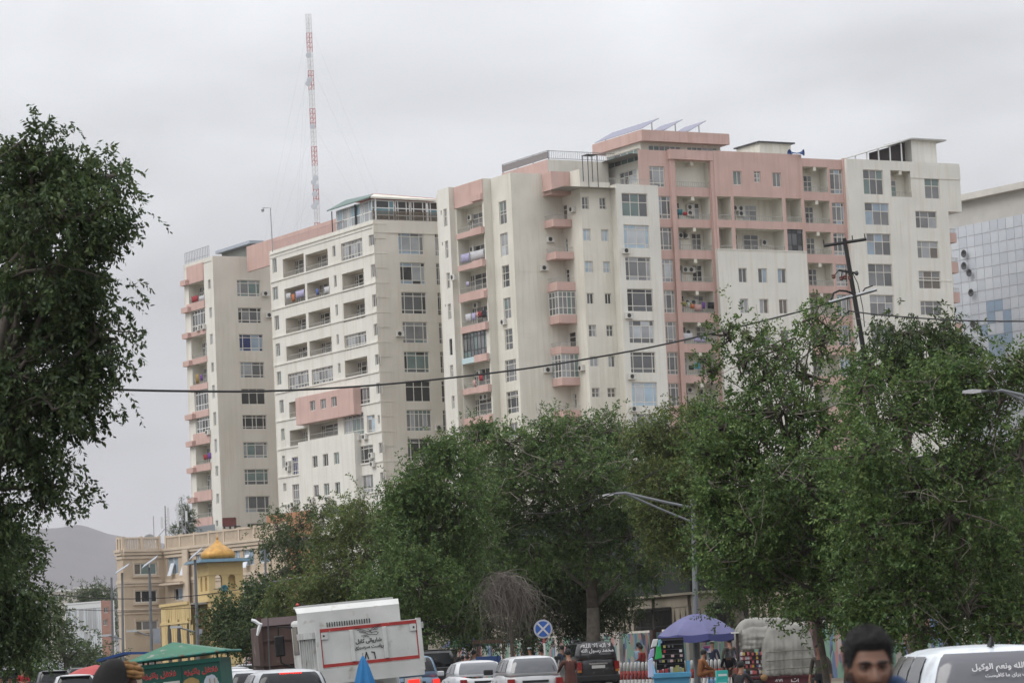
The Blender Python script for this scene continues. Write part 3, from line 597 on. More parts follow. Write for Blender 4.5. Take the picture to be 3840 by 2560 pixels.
# brick-coloured band at its foot
mb = MB(); bz = al.uz(4, 360, 1395)[1]; mb.box(al.uz(4, 140, 1420)[0], al.uz(4, 480, 1380)[0], -2.2, -1.9, 0, bz); BA.part(mb, 'podium_wall', M('orange_brick', (.40, .20, .11), .9, var=.2, vs=3), al)
# front face
for k, r, p in [(3, (895, 445, 1152, 668), 'bcm'), (3, (912, 740, 1167, 960), 'bdc'), (3, (925, 1030, 1180, 1250), 'gd'), (3, (938, 1322, 1190, 1535), 'tmc'), (4, (1075, 140, 1280, 308), 'tgd'), (4, (1103, 822, 1305, 998), 'gd'), (4, (1112, 1055, 1312, 1225), 'gm')]: BA.win(af, k, r, (.5, 1.3, 1.3, .6), (.5, 1.7, .5), p)
BA.win(af, 4, (1087, 370, 1290, 535), (1, 1, 1), (2, .8), 'd'); BA.win(af, 4, (1095, 598, 1297, 765), (1,)*6, (.5, 1.6, .5), 'tmc')
for k, r, p in [(3, (1255, 455, 1307, 680), 'rc'), (3, (1268, 750, 1320, 965), 'g'), (3, (1282, 1035, 1330, 1260), 'rd'), (3, (1295, 1330, 1350, 1540), 'gm'), (4, (1360, 140, 1400, 310), 'rd'), (4, (1370, 370, 1417, 540), 'd'), (4, (1380, 598, 1422, 765), 'g'), (4, (1390, 830, 1430, 990), 'g')]:
    BA.win(af, k, r, (1, .7), (.6, 1.4, .5), p)
BA.acpx(af, 3, (915, 1440)); BA.acpx(af, 4, (1352, 738))
af1 = 13.0; BA.wall(af, 0, af1, 0, ZA, TAN_SHADED)  # front wall in the darker render, its shade painted into the colour
mb = LB()
for q in range(13):
    z = al.uz(3, 330, 455)[1]-.1-3.1*q
    if z > 4: mb.box(0, 1.5, -.07, -.002, z, z+.10); mb.box(0, 1.45, -.045, -.003, z-1.5, z-.003)
mb.box(.0, af1, -.08, -.002, ZA-1.35, ZA-1.25); BA.boxes('storey_ledge', TAN_SHADED, af, mb)
mb = MB(); mb.box(0, af1, .25, -ua0, ZA-.9, ZA-.8); BA.part(mb, 'roof', ROOFM, af)
mb = MB(); mb.box(-.0, af1, -ua0, -ua0+.2, 0, ZA); mb.box(af1, af1+.2, 0, -ua0, 0, ZA); BA.part(mb, 'rear_wall', TAN_SHADED, af)
# rooftop pink wall, railings, shed
rp = al.off(2.5); pz = rp.uz(1, 820, 440)[1]
mb = MB(); mb.box(rp.uz(1, 615, 520)[0], -6.0, 0, .3, ZA-.8, pz); BA.part(mb, 'roof_wall', PINK, rp)
mb = MB(); rz = al.uz(1, 815, 465)[1]
mb.box(ua0, -7.5, .3, .34, rz-.05, rz)
for i in range(60): x = ua0+(-7.5-ua0)*i/59; mb.box(x, x+.03, .3, .33, ZA, rz-.05)
BA.part(mb, 'roof_railing', M('railing_pinkish', (.42, .30, .28), .7), al)
# glass restaurant on the roof
gl = al.off(.35); gf = af.off(.35); gz0 = ZA+.02; gzL = gf.uz(3, 700, 122)[1]; g0 = gl.uz(3, 285, 330)[0]
BGL = GLASS['s']; TEAL = M('teal_glass', (.10, .22, .26), .08, spec=.7); GRN = M('green_roof_sheet', (.10, .16, .14), .5, var=.2); REDR = M('red_roof_sheet', (.50, .10, .08), .6, var=.2)
GLASS['q'] = TEAL; GLASS['p'] = M('blue_grey_glass', (.22, .32, .38), .08, spec=.7)
for i in range(3):
    x0 = g0+(0-g0)*i/3; BA.win(gl, 0, None, (.4, 1.2, 1.2, .4), (1, 1.25), 'ppc', WHITE, dep=.05, hole=False, rect=(x0+.12, g0+(0-g0)*(i+1)/3, gz0, gzL), bw=.11, name='restaurant_window')
gx = [0, 2.75, 4.6, 6.6, 8.6]
for i in range(4): BA.win(gf, 0, None, (.4, 1.2, .5), (.7, .9, 1), 'qqd' if i < 1 else 'dqd', WHITE, dep=.05, hole=False, rect=(gx[i]+.1, gx[i+1], gz0, gzL-.1), bw=.10, name='restaurant_window')
mb = MB(); d = -g0
za1 = gf.uz(3, 690, 70)[1]; fL_ = gl.uz(3, 335, 105)
mb.hexa([(-.4, -.4, gzL), (.9, .9, za1), (.9, d*.8, za1+.3), (-.4, d+.2, gzL)], [(-.4, -.4, gzL+.12), (.9, .9, za1+.15), (.9, d*.8, za1+.45), (-.4, d+.2, gzL+.12)])
BA.part(mb, 'restaurant_roof', GRN, gf)
mb = MB(); mb.hexa([(-.2, -.4, gzL+.02), (9, -.4, gzL-.1), (9, 1.4, za1-.25), (.9, .9, za1)], [(-.2, -.4, gzL+.2), (9, -.4, gzL+.1), (9, 1.4, za1-.1), (.9, .9, za1+.14)], 1)
mb.hexa([(.9, .9, za1), (9, 1.4, za1-.25), (9, d*.8, za1), (.9, d*.8, za1+.2)], [(.9, .9, za1+.18), (9, 1.4, za1-.05), (9, d*.8, za1+.15), (.9, d*.8, za1+.35)], 0)
BA.part(mb, 'restaurant_roof', [REDR, CREAM], gf)
mb = MB(); mb.box(.2, 8.8, 4, 4.2, gz0, gzL); mb.box(.02, .1, d-.1, d, gz0, gzL); BA.part(mb, 'restaurant_back', M('restaurant_dark', (.04, .05, .055), .7), gf)
mb = MB(); fr = af.off(.2); mb.box(.0, 8.8, 0, .05, ZA+.95, ZA+1.0)
for i in range(60): x = 8.8*i/60; mb.box(x, x+.05, 0, .04, ZA, ZA+.95)
BA.part(mb, 'restaurant_railing', M('railing_bronze', (.20, .16, .12), .6), fr)
mb = MB(); hz = rp.uz(3, 280, 265)[1]; mb.box(g0-4.2, g0-.3, .6, .9, ZA-.8, hz); mb.box(g0-4.3, g0-.2, .4, 3, hz+.001, hz+.18); BA.part(mb, 'roof_wall', PINK, rp)
BA.flush()
# ---------------------------------------------------------------- tower of building A
PT = np.array(zat(1, 328, 580, 355))[:2]; ZTW = 47.75
BT = Bld('apartment_tower', 'narrow tan apartment tower with pink loggias at the far left of the blocks', PT)
tl = Fac(BT, PT, 'L'); tf = Fac(BT, PT, 'F')
for k, r, st, p in [(1, (532, 782, 732, 925), BIG, 'mct'), (1, (542, 1015, 742, 1148), ((.5, 1, 1, .5), (.4, 1.2, .5)), 'gdm'), (1, (552, 1238, 757, 1383), BIG, 'bn'), (2, (562, 15, 766, 150), BIG, 'bcg'), (2, (570, 240, 775, 372), ((1, 1, 1), (2, .7)), 'd'), (2, (580, 460, 787, 580), ((.4, .9, .5, .9, .4), (.4, 1.4, .4)), 'd'),
                    (2, (588, 688, 795, 822), BIG, 'mct'), (2, (597, 915, 803, 1045), ((.4, 1, 1, .5), (.7, 1.4, .6)), 'gt'), (2, (605, 1142, 812, 1277), ((.4, 1, 1, .5), (.6, 1.8)), 'bcg'), (2, (622, 1370, 775, 1470), ((.4, 1, .6), (1,)), 'd')]: BT.win(tf, k, r, *st, p)
for k, r in [(1, (290, 785, 315, 858)), (1, (302, 1018, 326, 1100)), (1, (308, 1240, 333, 1322)), (1, (317, 1480, 342, 1555)), (2, (325, 212, 350, 320)), (2, (335, 438, 362, 548)), (2, (345, 665, 370, 775)), (2, (353, 890, 378, 973)), (2, (360, 1122, 385, 1203)), (2, (355, 1345, 378, 1395))]: BT.win(tl, k, r, (1, 1), (1,), 'gbt')
lgt = []
for k, r, kd in [(1, (128, 825, 262, 950), op), (1, (147, 1050, 270, 1195), gz), (1, (148, 1268, 282, 1420), op), (2, (158, 45, 288, 185), op), (2, (175, 265, 297, 408), gz), (2, (185, 492, 307, 595), gz), (2, (186, 718, 316, 860), op), (2, (192, 942, 323, 1085), op), (2, (200, 1192, 330, 1312), op)]:
    lgt.append(BT.loggia(tl, k, r, kd, depth=1.4, inner=CREAM, pal='dgm' if kd == op else 'mgd', rail=.5, frame=WHITE))
endL = tl.uz(1, 90, 640)[0]; lu0, lu1 = lgt[4][0]-.2, lgt[4][1]+.1
mb = LB(); mb2 = LB()
for i, (u0, u1, z0, z1) in enumerate(lgt):
    lo = lgt[i+1][3] if i+1 < len(lgt) else z0-1.4
    mb.box(u0-.6, u1+.1, -.10, -.002, lo+.03, z0-.01); 
    if i != 4: mb2.box(endL-.15, u0+.3, -.55, -.003 if False else -.102, z1-.05, z1+.55)
u0, u1, z0, z1 = lgt[0]; mb.box(u0-.3, u1+.05, -.09, -.002, z1+.03, ZTW-.4); BT.boxes('apron', PINK, tl, mb); BT.boxes('beam_end', PINK, tl, mb2)
BT.wall(tl, endL, 0, 0, ZTW, IVORY); BT.wall(tf, 0, 9.5, 0, ZTW, TAN_SHADED)  # pale left face, darker front: fall of light put into the colours
for (x, y) in [(205, 1190), (250, 1175)]: BT.acpx(tl, 1, (x, y))
BT.acpx(tl, 2, (288, 605)); BT.acpx(tf, 1, (778, 898), (808, 1078))
mb = MB(); mb.box(0, 9.5, .25, -endL, ZTW-.6, ZTW-.5); BT.part(mb, 'roof', ROOFM, tf)
mb = MB(); mb.box(0, 9.5, -endL, -endL+.2, 0, ZTW); mb.box(9.5, 9.7, .0, -endL, 0, ZTW); BT.part(mb, 'rear_wall', TAN_SHADED, tf)
mb = MB()
for s_ in (0, 1.0):
    mb.box(endL, -1.2, .1, .14, ZTW+s_+.3, ZTW+s_+.34)
for i in range(16): x = endL+(-1.2-endL)*i/15; mb.box(x, x+.05, .1, .15, ZTW, ZTW+1.35)
BT.part(mb, 'roof_railing', STEEL, tl)
# roof shed
cp = np.array(zat(1, 640, 450, 360)); sf = Fac(BT, cp[:2], 'F'); sL = Fac(BT, cp[:2], 'L'); s0 = sL.uz(1, 352, 520)[0]; s1 = sf.uz(1, 760, 460)[0]
mb = MB(); mb.box(0, s1, 0, -s0, cp[2]-.35, cp[2]); BT.part(mb, 'shed_roof', M('shed_roof_blue_grey', (.36, .40, .45), .5, var=.15), sf)
mb = MB(); mb.box(.6, s1-.2, .5, -s0-.5, ZTW-.5, cp[2]-.351); BT.part(mb, 'shed', M('shed_grey_green', (.20, .21, .19), .8, var=.2), sf)
mb = MB(); cz = tl.uz(2, 190, 1405)[1]
n = 26; x0, x1 = tl.uz(2, 185, 1440)[0], tl.uz(2, 400, 1440)[0]
for i in range(n): x = x0+(x1-x0)*i/n; mb.box(x, x+(x1-x0)/n*.6, -.8, -.75, cz-3.0, cz); 
mb.box(x0, x1, -.75, -.72, cz-3.0, cz); BT.part(mb, 'corrugated_screen', M('corrugated_grey', (.28, .31, .33), .5, metal=.3), tl)
BT.flush()
# ================================================================ ground, street, hills
ASPH = M('asphalt', (.055, .054, .052), .9, var=.25, vs=.6, bump=.3, bs=60); DUST = M('dusty_ground', (.20, .17, .13), .95, var=.25, vs=.05); PAVE = M('pavement', (.24, .23, .21), .9, var=.2, vs=.8)
MB().face([(-14000, -300, 0), (14000, -300, 0), (14000, 16000, 0), (-14000, 16000, 0)]).obj('ground', DUST); struct(bpy.data.objects['ground'])
# the street runs away from the camera and slightly to the left
SDIR = Vector((-.115, .9934, 0)); SRGT = Vector((.9934, .115, 0))
def street(l, s): return Vector((0, 0, 0)) + SDIR*l + SRGT*s
def sheet(name, l0, l1, s0, s1, z, m):
    p = [street(l0, s0), street(l0, s1), street(l1, s1), street(l1, s0)]
    return struct(MB().face([(q.x, q.y, z) for q in p]).obj(name, m))
sheet('road', -40, 420, -24, 11.5, .004, ASPH)
for s in (-6.4, 2.6):
    for i in range(20):
        l = 60+i*9
        o = sheet('lane_marking', l, l+3.2, s, s+.14, .008, M('road_paint', (.55, .55, .52), .8, var=.4, vs=5))
for nm, s0, s1 in (('pavement', 11.5, 20.0), ('pavement', -30, -24)):
    p = [street(-40, s0), street(-40, s1), street(420, s1), street(420, s0)]
    struct(MB().prism([(q.x, q.y) for q in p], .0, .14).obj(nm, PAVE))
# hills
def ridge(name, pts, Y, depth, m, seed):
    # pts: photo pixel outline of the crest; built as terrain with foothills in front
    r = np.random.default_rng(seed); cr = [at(x, y, Y) for x, y in pts]; xs = np.linspace(cr[0].x, cr[-1].x, 110); hz = np.interp(xs, [p.x for p in cr], [p.z for p in cr])
    nj = 26; V = []; F = []
    ph = r.uniform(0, 6.28, 12)
    for j in range(nj):
        t = j/(nj-1)
        for x, h in zip(xs, hz):
            e = sum(math.sin(x*k*.0021+ph[i]+t*5*math.cos(i))/k for i, k in enumerate((1, 2.3, 3.7, 5.9)))*.5
            zt = h*(t**1.25)*(1+(.22*e)*(1-t)*t*2.4)
            V.append((x + (1-t)*220*math.sin(x*.003+ph[5]), Y-depth*(1-t), max(zt, 0)-1.0*(1-t)))
    for k in (1,):
        for x, h in zip(xs, hz): V.append((x, Y+depth*.6, -1))
    n = len(xs); R_ = nj+1
    for j in range(R_-1):
        for i in range(n-1): F.append([j*n+i, j*n+i+1, (j+1)*n+i+1, (j+1)*n+i])
    me = bpy.data.meshes.new(name); me.from_pydata(V, [], F); me.materials.append(m); me.polygons.foreach_set('use_smooth', [True]*len(F)); me.update()
    return struct(link(name, me))
HILL = M('hill_rock', (.085, .072, .078), .95, var=.35, vs=.006)
ridge('hill', [(-900, 2280), (-500, 2150), (-200, 2040), (0, 2000), (140, 1982), (217, 1979), (254, 1973), (290, 1965), (326, 1973), (362, 1986), (408, 2002), (453, 2009), (498, 2018), (566, 2029), (700, 2050), (900, 2090), (1200, 2150), (1700, 2240)], 5200, 2200, HILL, 3)
# ================================================================ stone office building and mosque at the left
STONE = M('sandstone_cladding', (.50, .41, .31), .85, var=.16, vs=.8, streak=.06, bump=.2, bs=8); STONE2 = M('sandstone_trim', (.55, .46, .36), .85, var=.12, vs=1)
PC = np.array(zat(17, 155, 545, 300))[:2]
BC = Bld('stone_office_building', 'sandstone clad office building with roof balustrade at the far left', PC, math.radians(35))
cf = Fac(BC, PC, 'F'); cv = np.array(hit(zz(17, 558, 545), PC, BC.D1)[0]); cl_ = Fac(BC, cv, 'L')
cw = float(np.linalg.norm(cv-PC)); zc = cf.uz(17, 300, 545)[1]; cend = cl_.uz(17, 1760, 420)[0]; c0_ = Fac(BC, PC, 'L').uz(17, 95, 560)[0]
for r, p in [((268, 683, 495, 792), 'gtr'), ((275, 948, 500, 1062), 'dgd'), ((285, 1245, 508, 1335), 'gmr')]:
    BC.win(cf, 17, r, (1, 1.3, 1), (1,), p, bw=.1)
    u0, u1, z0, z1 = cf.rect(17, r); BC.boxes('window_sill', STONE2, cf, [(u0-.2, u1+.2, -.14, -.002, z0-.22, z0-.02)]); BC.boxes('window_surround', STONE2, cf, [(u0-.2, u0-.02, -.06, -.002, z0, z1+.18), (u1+.02, u1+.2, -.06, -.002, z0, z1+.18)])
for r, p in [((595, 612, 705, 782), 'b'), ((740, 600, 797, 765), 'b'), ((875, 585, 930, 740), 'b'), ((1250, 535, 1308, 700), 'b'), ((1335, 522, 1445, 695), 'b'), ((1490, 505, 1600, 670), 'b'), ((1305, 862, 1365, 1010), 'b'), ((1400, 850, 1450, 990), 'b'), ((660, 930, 770, 1035), 'bdb'), ((1500, 840, 1600, 980), 'b')]:
    BC.win(cl_, 17, r, (1, 1, 1) if p == 'bdb' else (1, 1), (1,), p, WHITE, bw=.05)
for (x, y) in [(652, 742), (772, 735), (1385, 660)]:      # open hopper sashes
    u, z = cl_.uz(17, x, y); o = BC.part(MB().hexa([(-.35, -.5, -.6), (.35, -.5, -.6), (.35, -.44, -.6), (-.35, -.44, -.6)], [(-.35, -.05, .6), (.35, -.05, .6), (.35, .0, .6), (-.35, .0, .6)]), 'open_sash', M('sash_white', (.62, .66, .72), .3)); o.matrix_basis = cl_.mat @ T(u, 0, z)
BC.wall(cf, 0, cw, 0, zc, STONE); BC.wall(cl_, 0, cend, 0, zc, STONE); fe = Fac(BC, PC, 'L'); BC.wall(fe, c0_, 0, 0, zc, STONE)
mb = MB(); mb.box(.02, cw, .25, -c0_, zc-.3, zc-.2); BC.part(mb, 'roof', ROOFM); 
p2 = BC.loc2(cv); mb = MB(); mb.box(p2[0]+.25, p2[0]+13, p2[1]-cend, p2[1]+3, zc-.29, zc-.2); BC.part(mb, 'roof', ROOFM)
for f, u0, u1 in ((cf, .0, cw-.3), (cl_, .3, cend), (fe, c0_, -.0)):
    for z, h, d in [(zc-.25, .25, .32), (zc-.55, .28, .22), (zc-.9, .25, .12), (cf.uz(17, 300, 880)[1], .3, .14), (cf.uz(17, 300, 905)[1], .18, .08), (cf.uz(17, 300, 1150)[1], .25, .12), (cf.uz(17, 300, 1178)[1], .15, .08)]:
        BC.boxes('string_course', STONE2, f, [(u0, u1, -d, -.002, z, z+h)])
    BC.boxes('balustrade_rail', STONE2, f, [(u0, u1, .0, .22, zc+1.0, zc+1.16)])
    n = int((u1-u0)/.24); q = MB()
    for i in range(n):
        x = u0+(u1-u0)*(i+.5)/n; q.box(x-.055, x+.055, .06, .17, zc, zc+1.0)
    o = BC.part(q, 'balusters', STONE2, f); o['kind'] = 'stuff'
    np_ = max(2, int((u1-u0)/2.6))
    for i in range(np_+1): x = u0+.12+(u1-u0-.24)*i/np_; BC.boxes('balustrade_post', STONE2, f, [(x-.12, x+.12, -.03, .25, zc+.001, zc+1.25)])
u, z = cl_.uz(17, 822, 1040); BC.boxes('pilaster', STONE2, cl_, [(u-.5, u+.5, -.5, -.34, 0, zc-.3)])
u, z = cl_.uz(17, 600, 900); BC.boxes('canopy', STONE2, cl_, [(u, u+4.2, -1.0, -.15, z, z+.2)])
BC.flush()
# roof antennas, dishes, water tank
GREYP = M('antenna_grey', (.30, .30, .31), .5, var=.2); PANELW = M('antenna_panel', (.55, .55, .56), .5)
def antenna(label, k, base, top, Y, panels):
    p = zat(k, *base, Y); q = zat(k, *top, Y); zb = zc-.2; h = q.z-zb
    t = thing('cell_antenna', label, 'antenna', (p.x, p.y, zb), 0, 'cell antennas on the stone building'); mb = MB(); mb.tube([(0, 0, 0), (q.x-p.x, 0, h)], .07, 6); mb.tube([(.35, 0, 0), (q.x-p.x+.3, 0, h*.8)], .04, 5)
    for i in range(9): z = h*.1+h*.7*i/9; mb.tube([(0, 0, z), (.34, 0, z+.3)], .02, 4)
    mb.obj('pole', GREYP, t); 
    for dx, z0, z1 in panels: MB().box(dx-.1, dx+.1, -.28, -.1, h*z0, h*z1).obj('panel', PANELW, t)
    s = MB(); s.tube([(-2.2, .5, 0), (0, 0, h*.5)], .035, 4); s.tube([(2.0, .5, 0), (0, 0, h*.5)], .035, 4); s.obj('stay', GREYP, t)
antenna('left cell antenna mast with one panel on the stone building roof', 17, (580, 455), (572, 118), 303, [(.32, .45, .95), (-.3, .5, .75)])
antenna('right cell antenna mast with two panels on the stone building roof', 17, (740, 430), (735, 45), 303, [(-.35, .45, .9), (.5, .55, .75)])
p = zat(17, 420, 460, 306); t = thing('satellite_dish', 'small grey satellite dish on the stone building roof', 'dish', (p.x, p.y, zc-.2))
h = MB(); h.lathe([(.0, 0), (.4, .06), (.62, .2), (.58, .2), (.35, .08)], 14, caps=False); h.xf(T(0, 0, p.z-zc+.2) @ Matrix.Rotation(math.radians(70), 4, 'X')); h.obj('dish', GREYP, t, smooth=True); MB().tube([(0, .1, 0), (0, .1, p.z-zc+.2)], .05, 5).obj('mount', GREYP, t)
h = MB(); h.tube([(.45, 0, 0), (.45, 0, p.z-zc+2.6)], .04, 5); h.obj('whip_aerial', GREYP, t)
p = zat(17, 1205, 320, 352); t = thing('water_tank', 'rust red water tank on a steel stand beside the tower foot', 'tank', (p.x, p.y, zat(17, 1205, 385, 352).z-12))
hh = p.z-t.location.z; MB().box(-.72, .72, -.7, .7, hh, hh+.95).obj('tank', M('tank_red', (.14, .04, .035), .6, var=.3, vs=2), t)
mb = MB(); [mb.box(x, x+.12, y, y+.12, 0, hh) for x in (-.65, .0, .55, 1.1) for y in (-.6, .5)]; mb.box(.73, 1.2, -.6, .6, hh-.15, hh); mb.obj('stand', DKSTEEL, t)
t.location.z = 0
for ch in t.children: ch.location.z = zat(17, 1205, 385, 352).z-12
MB().box(-.5, .5, -.5, .5, 0, zat(17, 1205, 385, 352).z-12).obj('plinth', TAN_SHADED, t)
# ---- mosque
OCH = M('ochre_render', (.56, .43, .21), .9, var=.10, vs=.8, streak=.08); GOLD = M('golden_dome_paint', (.50, .27, .06), .42, var=.35, vs=2.5, metal=.25); BLUEM = M('blue_metal_eave', (.06, .13, .18), .5, var=.2)
MA = math.radians(19); pm = zat(17, 1010, 1050, 258); PM = np.array(pm)[:2]
BM = Bld('mosque', 'yellow mosque with golden onion dome and blue eaves', PM, MA, 'mosque')
mf = Fac(BM, PM, 'F'); ml = Fac(BM, PM, 'L'); mw = mf.uz(17, 1308, 800)[0]; md_ = -ml.uz(17, 888, 800)[0]; zt0 = mf.uz(17, 1010, 672)[1]; zt1 = mf.uz(17, 1010, 1045)[1]
def arch(fac, u0, u1, z0, z1, dep, pointed, n=8):
    w = (u1-u0)/2; m = (u0+u1)/2; zs = z1-w*(1.7 if pointed else 1.0); pts = [(u0, z0), (u0, zs)]
    for i in range(1, n):
        t = i/n
        if pointed: x = u0+w*(t**1.0)*1.0; zq = zs+(z1-zs)*math.sin(t*math.pi/2)**.9
        else: x = m-w*math.cos(t*math.pi/2); zq = zs+(z1-zs)*math.sin(t*math.pi/2)
        pts.append((x, zq))
    pts.append((m, z1)); return pts + [(2*m-x, z) for x, z in pts[:-1][::-1]]
def arch_wall(bld, fac, u0, u1, z0, z1, arches, mat, dep=.5):
    # wall strip with arched openings: columns of quads over and beside each opening
    mb = MB(); x = u0
    for (a, c, lo, hi, ptd) in sorted(arches):
        mb.face([(x, 0, z0), (a, 0, z0), (a, 0, z1), (x, 0, z1)]); mb.face([(a, 0, z0), (c, 0, z0), (c, 0, lo), (a, 0, lo)])
        pts = arch(fac, a, c, lo, hi, dep, ptd); top = pts[1:-1]
        for (xa, za_), (xb, zb_) in zip(top, top[1:]):
            if xb-xa > 1e-6: mb.face([(xa, 0, za_), (xb, 0, zb_), (xb, 0, z1), (xa, 0, z1)])
        for (xa, za_), (xb, zb_) in zip(pts, pts[1:]+pts[:1]): mb.face([(xa, 0, za_), (xa, dep, za_), (xb, dep, zb_), (xb, 0, zb_)])
        x = c
    mb.face([(x, 0, z0), (u1, 0, z0), (u1, 0, z1), (x, 0, z1)])
    return bld.part(mb, 'wall', mat, fac)
def R4(f, r): return f.rect(17, r)
a1 = R4(mf, (1062, 795, 1135, 935)); a2 = R4(mf, (1190, 792, 1265, 935)); b1 = R4(ml, (916, 815, 943, 955)); b2 = R4(ml, (962, 808, 990, 950))
arch_wall(BM, mf, 0, mw, zt1, zt0, [(*a1, False), (*a2, False)], OCH); arch_wall(BM, ml, -md_, 0, zt1, zt0, [(*b1, False), (*b2, False)], OCH, .15)
BM.boxes('wall', OCH, mf, [(.02, mw, .02, md_, 0, zt1-.002)])
mb = MB(); mb.box(mw, mw+.25, 0, md_, zt1, zt0); mb.box(.0, mw, md_, md_+.25, zt1, zt0-2.4); mb.box(.3, mw, .5, md_, zt0-.3, zt0-.02); BM.part(mb, 'rear_wall', OCH, mf)
u0, u1, z0, z1 = a2; BM.boxes('niche_back', OCH, mf, [(u0-.1, u1+.1, .5, .6, z0-.1, z1+.1)])
BM.boxes('niche_back', OCH, ml, [(b1[0]-.1, b1[1]+.1, .15, .2, b1[2], b1[3]+.1), (b2[0]-.1, b2[1]+.1, .15, .2, b2[2], b2[3]+.1)])
for z, h, d in [(zt0-1.05, .12, .08), (zt0-.35, .3, .1), (zt1-.1, .25, .12), (zt1+.55, .1, .06), (zt1-1.2, .12, .06)]:
    BM.boxes('string_course', OCH, mf, [(-d, mw+d, -d, -.002, z, z+h)]); BM.boxes('string_course', OCH, ml, [(-md_, -.0, -d, -.002, z, z+h)])
ez = zt0; mb = MB(); ov = .95; mb.hexa([(-ov, -ov, ez), (mw+ov, -ov, ez), (mw+ov, md_+ov, ez), (-ov, md_+ov, ez)], [(-ov*.8, -ov*.8, ez+.25), (mw+ov*.8, -ov*.8, ez+.25), (mw+ov*.8, md_+ov*.8, ez+.25), (-ov*.8, md_+ov*.8, ez+.25)]); BM.part(mb, 'eave', BLUEM, mf)
dr = 172/2.6138*258/FPX; dc = zat(17, 1095, 640, 258+md_/2); dz = ez+.25; dh = (zat(17, 1090, 440, 260).z-dz); cx, cy = mw*.5, md_*.5
prof = [(dr*.86, 0), (dr*.97, dh*.10), (dr, dh*.2), (dr*.96, dh*.32), (dr*.84, dh*.44), (dr*.64, dh*.56), (dr*.42, dh*.68), (dr*.22, dh*.80), (dr*.08, dh*.93), (.02, dh)]
mb = MB(); mb.lathe(prof, 28, (cx, cy, dz)); o = BM.part(mb, 'dome', GOLD, mf, smooth=True)
mb = MB(); mb.lathe([(.06, 0), (.12, .12), (.03, .2), (.02, .5)], 8, (cx, cy, dz+dh-.05)); mb.obj('finial', GOLD, o, smooth=True)
mb = MB(); h0 = MB(); h0.lathe([(.08, -.35), (.09, -.1), (.16, .05), (.32, .25), (.28, .23), (.09, 0)], 12, caps=False)
pz_ = zat(17, 1145, 930, 256); t = thing('horn_loudspeaker', 'teal horn loudspeaker on the mosque tower', 'loudspeaker', (pz_.x, pz_.y, pz_.z)); h0.xf(RZ(-1.1) @ Matrix.Rotation(math.radians(90), 4, 'Y')); h0.obj('horn', M('horn_teal', (.06, .22, .27), .4), t, smooth=True); MB().box(-.8, -.1, -.03, .03, -.03, .03).obj('bracket', DKSTEEL, t)
# lower wing with pointed windows
wl = Fac(BM, PM-BM.D1*1.6+BM.D2*md_*.2, 'L'); wu = wl.uz(17, 537, 1300)[0]; wzt = wl.uz(17, 700, 1070)[1]; arcs = []
for r in [(588, 1225, 640, 1490), (680, 1225, 735, 1490), (775, 1215, 832, 1480)]:
    q = wl.rect(17, r); arcs.append((q[0], q[1], 1.2, wl.uz(17, (r[0]+r[2])/2, r[1])[1], True))
arch_wall(BM, wl, wu, 0, 0, wzt, arcs, OCH, .08)
for (a, c, lo, hi, _) in arcs:
    mb = MB(); mb.face([(a-.05, .07, lo), (c+.05, .07, lo), (c+.05, .07, hi), (a-.05, .07, hi)]); BM.part(mb, 'pane', M('mosque_glass', (.035, .033, .03), .6), wl)
    q = MB(); m_ = (a+c)/2; q.box(m_-.04, m_+.04, .03, .06, lo, hi-.3); [q.box(a, c, .03, .06, z, z+.06) for z in (lo+(hi-lo)*.35, lo+(hi-lo)*.62)]; BM.part(q, 'window_bars', DKSTEEL, wl)
    for s_ in (-1, 1): BM.boxes('pilaster', OCH, wl, [((a if s_ < 0 else c)+s_*.55-.18, (a if s_ < 0 else c)+s_*.55+.18, -.05, -.002, 0, wzt-1.9)])
BM.boxes('cornice', OCH, wl, [(wu-.1, 0, -.12, -.002, wzt-.2, wzt+.05), (wu-.1, 0, -.08, -.003, wzt-1.75, wzt-1.55)])
for (a, c, lo, hi, _) in arcs:
    for i in range(4): x = a-.15+(c-a+.3)*i/3; BM.boxes('baluster', OCH, wl, [(x-.08, x+.08, -.04, -.003, wzt-1.5, wzt-.3)])
BM.boxes('wing_roof', ROOFM, wl, [(wu, 0, .36, 6, wzt-.25, wzt-.1)]); BM.boxes('end_wall', OCH, wl, [(wu, wu+.2, .005, 6, 0, wzt-.26)])
BM.flush()
# ---- far white glass building, tiled hall at the right, far roofs
BF = Bld('glass_office_block', 'small white glass clad office block beyond the left trees', np.array(zat(12, 835, 885, 430))[:2], math.radians(35))
gL = Fac(BF, BF.P, 'L'); gF = Fac(BF, BF.P, 'F'); zg = gF.uz(12, 835, 885)[1]; gl0 = gL.uz(12, 540, 900)[0]; gf1 = gF.uz(12, 935, 920)[0]
for i in range(8):
    for j in range(3): BF.win(gL, 0, None, (1, 1), (1,), 'cw', STEEL, rect=(gl0*(1-i/8)+.03, gl0*(1-(i+1)/8)-.03, zg-.8-(j+1)*3.2, zg-.9-j*3.2), dep=.05, bw=.06, name='curtain_wall_panel')
BF.wall(gL, gl0, 0, 0, zg, M('curtain_frame', (.5, .52, .53), .5)); 
for r in [(855, 1040, 890, 1090), (860, 940, 900, 985)]: BF.win(gF, 12, r, (1, 1), (1,), 'gm')
BF.wall(gF, 0, gf1, 0, zg, M('salmon_render', (.42, .24, .19), .9, var=.15)); BF.boxes('roof', ROOFM, gF, [(0, gf1, .25, -gl0, zg-.3, zg-.2)])
BF.boxes('rear_wall', WHITE, gF, [(0, gf1, -gl0, -gl0+.2, 0, zg), (gf1, gf1+.2, 0, -gl0, 0, zg)]); BF.flush()
